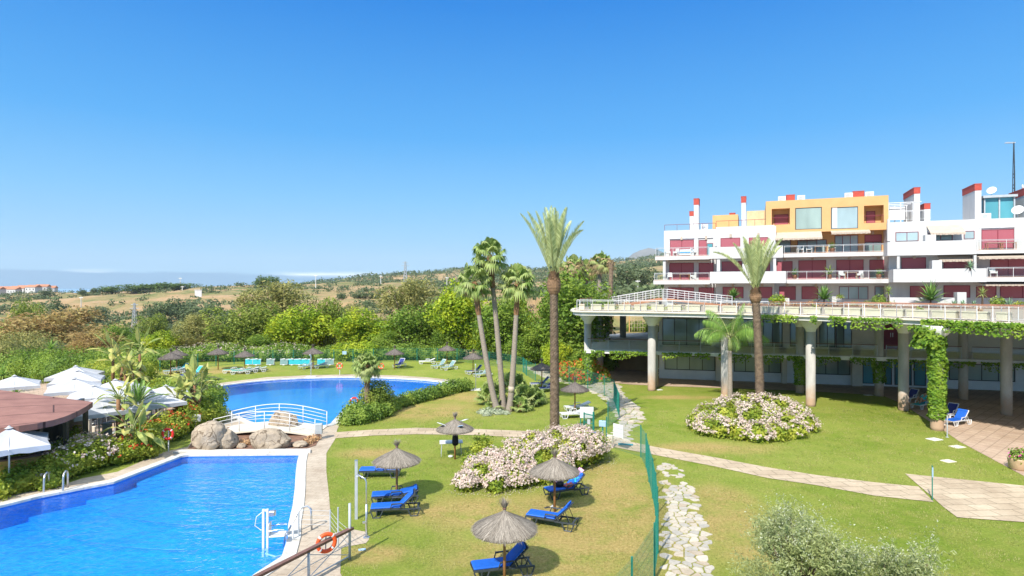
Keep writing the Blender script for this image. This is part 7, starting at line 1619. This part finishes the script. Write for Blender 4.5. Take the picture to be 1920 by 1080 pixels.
# flower pot on the plaza
x, y = G(1911, 880); t = thing('flower_pot', 'cream round pot of pink geraniums at the right edge of the plaza', 'flower pot', (x, y, .02)); MB().lathe([(.36,0),(.42,.05),(.46,.45),(.48,.5),(.48,.55),(.43,.55),(.42,.47)], 24).build('pot', M['flowerpot'], t, True); rng = np.random.default_rng(19); pts, d = lobepts([(0,0,.65,.4),(.2,.1,.6,.32),(-.2,-.1,.6,.32)], 700, rng, .5); MB().quads(leafquads(pts, .11, rng, d, .8)).build('leaves', L['hedge'], t); pts, d = lobepts([(0,0,.72,.4),(-.25,-.1,.68,.3),(.25,-.05,.66,.3)], 90, rng, .95); MB().quads(leafquads(pts, .09, rng, d, .9)).build('flowers', L['magenta'], t)

# ------------------------------------------------------------ on the terrace: ramp; behind: trellis
rp = thing('access_ramp', 'double white-railed access ramp at the left end of the terrace', 'ramp', (0,0,0))
def ramp_side(p0, p1, za, zb, D):
    m = MB(); x0, x1 = AX(p0, D), AX(p1, D); w = 1.6
    m.add([(x0,D,za),(x1,D,zb),(x1,D+w,zb),(x0,D+w,za),(x0,D,za-.25),(x1,D,zb-.25),(x1,D+w,zb-.25),(x0,D+w,za-.25)], [(0,1,2,3),(7,6,5,4),(0,4,5,1),(1,5,6,2),(2,6,7,3),(3,7,4,0)]); s_ = m.build('ramp_slab', M['terra'], rp); n = 6
    for yy in (D+.05, D+w-.05):
        r = MB()
        for k in range(n+1): q = k/n; r.tube([(x0+(x1-x0)*q, yy, za+(zb-za)*q-.1), (x0+(x1-x0)*q, yy, za+(zb-za)*q+1.0)], .03, 6)
        for h in (1.0,.75,.5,.25): r.tube([(x0,yy,za+h),(x1,yy,zb+h)], .028 if h == 1 else .018, 6)
        r.build('railing', M['whitepaint'], rp)
ramp_side(1149, 1242, 6.95, 7.88, 66.0); ramp_side(1251, 1373, 7.88, 7.1, 64.0)
MB().box(AX(1242,66),AX(1251,66)+.3,64.2,67.6,7.03,7.86).build('landing', M['white'], rp)
x, y = AX(1180, 78), 78; tr = thing('trellis', 'orange-framed trellis with greenery seen through the open end of the clubhouse', 'trellis', (x, y, TZ(x, y))); m = MB()
for u in (0, 2.6, 5.2): m.box(u-.06,u+.06,-.06,.06,-.2,2.3)
m.box(-.4,5.6,-.07,.07,2.3,2.42); m.build('frame', M['orange'], tr); m = MB()
for k in range(14): m.box(.3+.37*k,.33+.37*k,-.02,.02,.1,2.3)
for z in (.6,1.1,1.6,2.0): m.box(.06,5.14,.021,.05,z,z+.03)
m.build('lattice', M['awning'], tr)
bush('hedge', 'green hedge behind the orange trellis under the clubhouse open end', 'hedge', [(x+u, y+1, TZ(x, y)+.6, .9) for u in (.5,1.6,2.7,3.8,4.9)], 1800, .22, L['hedge'], 201)

# ------------------------------------------------------------ far things: town, poles, pylons
rng = np.random.default_rng(300)
def mk_house(w, d, h, seed):
    t = thing('far_house', '', 'house'); MB().box(-w/2,w/2,-d/2,d/2,-1,h).build('wall', M['white'], t); r = MB(); e = .5; r.add([(-w/2-e,-d/2-e,h),(w/2+e,-d/2-e,h),(w/2+e,d/2+e,h),(-w/2-e,d/2+e,h),(-w/2-e,0,h+d*.28),(w/2+e,0,h+d*.28)], [(0,1,5,4),(2,3,4,5),(0,4,3),(1,2,5),(3,2,1,0)]); r.build('roof', M['tileroof'], t)
    for k in range(3): MB().box(-w/2+w*(k+.5)/3-.5,-w/2+w*(k+.5)/3+.5,-d/2-.05,-d/2-.003,h*.45,h*.45+1.4).build('window', M['dark'], t)
    return t
M['tileroof'] = plain('terracotta_roof', (.46,.20,.11), .85)
HP_ = [Proto(lambda w=w: mk_house(w, 9, 5.5, 1)) for w in (12, 17)]
for i in range(16):
    px = -40+i*8.6; D = 640+rng.uniform(-14, 20)+(i % 2)*22; x = AX(px, D); HP_[i % 2].put((x, D, TZ(x, D)+.5), rng.uniform(-.3,.3), 'far white house with a terracotta roof, %s from the left on the horizon' % ORD[i], 'houses of the far town', 1.0)
D = 150; x = AX(12, D); t = thing('villa', 'white villa with terracotta roof tiers among the russet trees at the left edge', 'house', (x, D, TZ(x, D)), .3); MB().box(-4,2.5,-3,3,-1,6.5).build('wall', M['white'], t); m = MB(); m.add([(-4.5,-3.5,6.5),(3,-3.5,6.5),(3,3.5,6.5),(-4.5,3.5,6.5),(-.75,0,8.6)], [(0,1,4),(1,2,4),(2,3,4),(3,0,4),(3,2,1,0)]); m.build('roof', M['tileroof'], t); MB().box(-4,2.5,-4.6,-3.003,3.2,3.4).build('porch_roof', M['tileroof'], t)
for k in range(3): MB().box(-3.4+2*k,-2.3+2*k,-3.05,-3.003,4.2,5.6).build('window', M['dark'], t)
def pole(label, px, ty, D, nm='utility_pole', arm=True, base=None):
    x = AX(px, D); z0 = TZ(x, D); h = max(AZ(ty, D)-z0, 3); t = thing(nm, label, 'pole', (x, D, z0)); s = D/500; MB().tube([(0,0,-.5),(0,0,h)], [.28*s+.08,.16*s+.05], 6).build('shaft', M['conc'], t)
    if arm: MB().box(-1.2*s-.3,1.2*s+.3,-.1,.1,h-.9*s-.2,h-.6*s).build('crossarm', M['conc'], t)
for px, ty, D, lab in ((592,515,480,'pale utility pole on the tan ridge right of the twin trees'),(714,516,490,'pale utility pole on the tan ridge near the middle'),(838,519,480,'pale utility pole on the tan ridge behind the three fan palms'),(338,520,560,'thin mast on the wooded skyline ridge'),(342,536,540,'short pole beside the mast on the wooded ridge'),(152,556,330,'pale pole on the scrub slope at the left'),(1196,525,190,'grey pole on the hillside left of the apartments')): pole(lab, px, ty, D)
def pylon(label, px, ty, D, w):
    x = AX(px, D); z0 = TZ(x, D); h = AZ(ty, D)-z0; t = thing('lattice_pylon', label, 'pylon', (x, D, z0)); m = MB(); r = .05+D*.0003
    for sx, sy in ((-1,-1),(1,-1),(1,1),(-1,1)): m.tube([(sx*w,sy*w,-.5),(sx*w*.25,sy*w*.25,h)], r, 4)
    for k in range(9):
        a, b = k/9, (k+1)/9; wa, wb = w*(1-.75*a), w*(1-.75*b)
        for sy in (-1, 1): m.tube([(-wa,sy*wa,h*a),(wb,sy*wb,h*b)], r*.6, 4); m.tube([(wa,sy*wa,h*a),(-wb,sy*wb,h*b)], r*.6, 4)
    m.build('tower', M['greymetal'], t); m = MB()
    for z, l in ((h*.82,2.2),(h*.94,1.6)): m.tube([(-w*l,0,z),(w*l,0,z)], r, 4)
    m.build('crossarm', M['greymetal'], t)
pylon('grey lattice pylon in the valley left of the scrub slope', 252, 568, 250, .9); pylon('faint tall lattice pylon on the skyline above the yellow-green eucalyptus', 760, 490, 900, 3.0)
x = AX(372, 430); o = MB().box(-2.5,2.5,-.3,.3,-1,5).box(-2.8,2.8,-.5,.5,5,5.4).build('white_hut', M['white'], None, False, (x, 430, TZ(x, 430))); tag(o, 'tiny white hut on the tan slope below the wooded ridge', 'hut')

# ------------------------------------------------------------ furniture and pots on the balconies
def mk_wchair():
    t = thing('balcony_chair', '', 'chair'); m = MB(); cbox(m, -.25,.25,-.25,.25,.38,.46,.02); m.build('seat', M['plastic'], t); m = MB(); cbox(m, -.25,.25,.2,.28,.44,.95,.02); m.build('backrest', M['plastic'], t)
    for s in (-1, 1): m = MB(); cbox(m, s*.27-.03,s*.27+.03,-.25,.25,.0,.62,.01); m.build('side_frame', M['plastic'], t)
    return t
def mk_wtable():
    t = thing('balcony_table', '', 'table'); m = MB(); cbox(m, -.6,.6,-.4,.4,.70,.74,.01); m.build('table_top', M['awning'], t)
    for sx in (-1, 1):
        for sy in (-1, 1): MB().box(sx*.54-.03,sx*.54+.03,sy*.34-.03,sy*.34+.03,0,.70).build('leg', M['pole'], t)
    return t
WC, WT = Proto(mk_wchair), Proto(mk_wtable)
def bal(px, v, x0, yt, x1, yb, v0): u, t = AF.hit(px, v); p = AF.o+AF.U*u+AF.N*v; return p.x, p.y, AF.rect(x0, yt, x1, yb, v0)[3]+.035
TOPL, MIDL, TOPC, MIDC, TOPR, MIDR = (1228,480,1330,487,-2.2), (1225,525.5,1331,533,-2.6), (1469,473.5,1662,481,-1.4), (1474,523.5,1672,531,-1.8), (1831,467.5,2005,474.5,-3.4), (1850,519.5,2005,528,-4.0)
for px, b, dv, a, lab in ((1252,TOPL,1.0,20,'white chair at the left end of the upper left balcony'),(1268,TOPL,1.1,-30,'white chair in the middle of the upper left balcony'),(1300,TOPL,1.0,60,'white chair at the right of the upper left balcony'),(1256,MIDL,1.0,10,'white chair at the left end of the middle left balcony'),(1300,MIDL,1.1,-60,'white chair right of the table on the middle left balcony'),
 (1500,TOPC,.8,20,'white chair at the left of the ochre storey balcony'),(1518,TOPC,.9,-20,'white chair right of the first one on the ochre storey balcony'),(1560,TOPC,.9,40,'white chair in the middle of the ochre storey balcony'),(1578,MIDC,.9,10,'white chair behind the middle balcony rail, left of its table'),(1612,MIDC,.9,-40,'white chair behind the middle balcony rail, right of its table'),(1862,MIDR,1.0,0,'white chair on the lower right balcony')):
    WC.put(bal(px, b[4]+dv, *b), AF.a+R(a), lab, 'balcony chairs')
for px, b, dv, lab in ((1284,MIDL,1.1,'wooden table on the middle left balcony'),(1595,MIDC,.9,'wooden table on the long middle balcony'),(1538,TOPC,.8,'wooden table on the ochre storey balcony'),(1862,TOPR,1.0,'wooden table on the upper right balcony'),(1890,TOPR,1.0,'second wooden table on the upper right balcony, nearer the edge of view')): WT.put(bal(px, b[4]+dv, *b), AF.a, lab, 'balcony tables')
sx0 = thing('balcony_sofa', 'white balcony sofa with a bright blue cushion on the upper left balcony', 'sofa', bal(1288, -1.1, *TOPL), AF.a); m = MB(); cbox(m, -.9,.9,-.35,.35,.1,.4,.03); m.build('base', M['plastic'], sx0); m = MB(); cbox(m, -.85,.85,-.3,.32,.4,.52,.04); m.build('cushion', M['bluebright'], sx0); m = MB(); cbox(m, -.9,.9,.3,.42,.1,.85,.03); m.build('backrest', M['plastic'], sx0)
def pot(px, dv, b, ln, lm, seed, lab):
    x, y, z = bal(px, b[4]+dv, *b); rng = np.random.default_rng(seed); t = thing('potted_plant', lab, 'plant', (x, y, z)); MB().lathe([(.2,0),(.28,.45),(.3,.5),(.25,.5),(.24,.44)], 14).build('pot', M['terra'], t, True); MB().quads(rosette(26, ln, .16, rng, 85, -5, .45, (0,0,.5))).build('leaves', L[lm], t)
pot(1555, .6, MIDC, 1.3, 'fan', 1, 'large yellow-green plant in a terracotta pot on the middle balcony'); pot(1490, .6, MIDC, 1.0, 'cycad', 2, 'dark-leaved plant in a pot at the left of the middle balcony'); pot(1560, .5, TOPC, .9, 'hedge', 3, 'bushy green potted plant on the ochre storey balcony'); pot(1648, .6, MIDC, .7, 'yucca', 4, 'small potted yucca at the right of the middle balcony')

# ------------------------------------------------------------ summer haze over the valley
hz = bpy.data.materials.new('summer_haze'); hz.use_nodes = True; nt = hz.node_tree; nt.nodes.clear(); o_ = nt.nodes.new('ShaderNodeOutputMaterial'); pv = nt.nodes.new('ShaderNodeVolumePrincipled')
pv.inputs['Color'].default_value = (.72,.85,1.0,1); pv.inputs['Density'].default_value = .00007; pv.inputs['Anisotropy'].default_value = .0; nt.links.new(pv.outputs[0], o_.inputs['Volume'])
struct('haze', MB().box(-7000, 7000, -300, 6500, -74, 345), hz, kind='stuff')
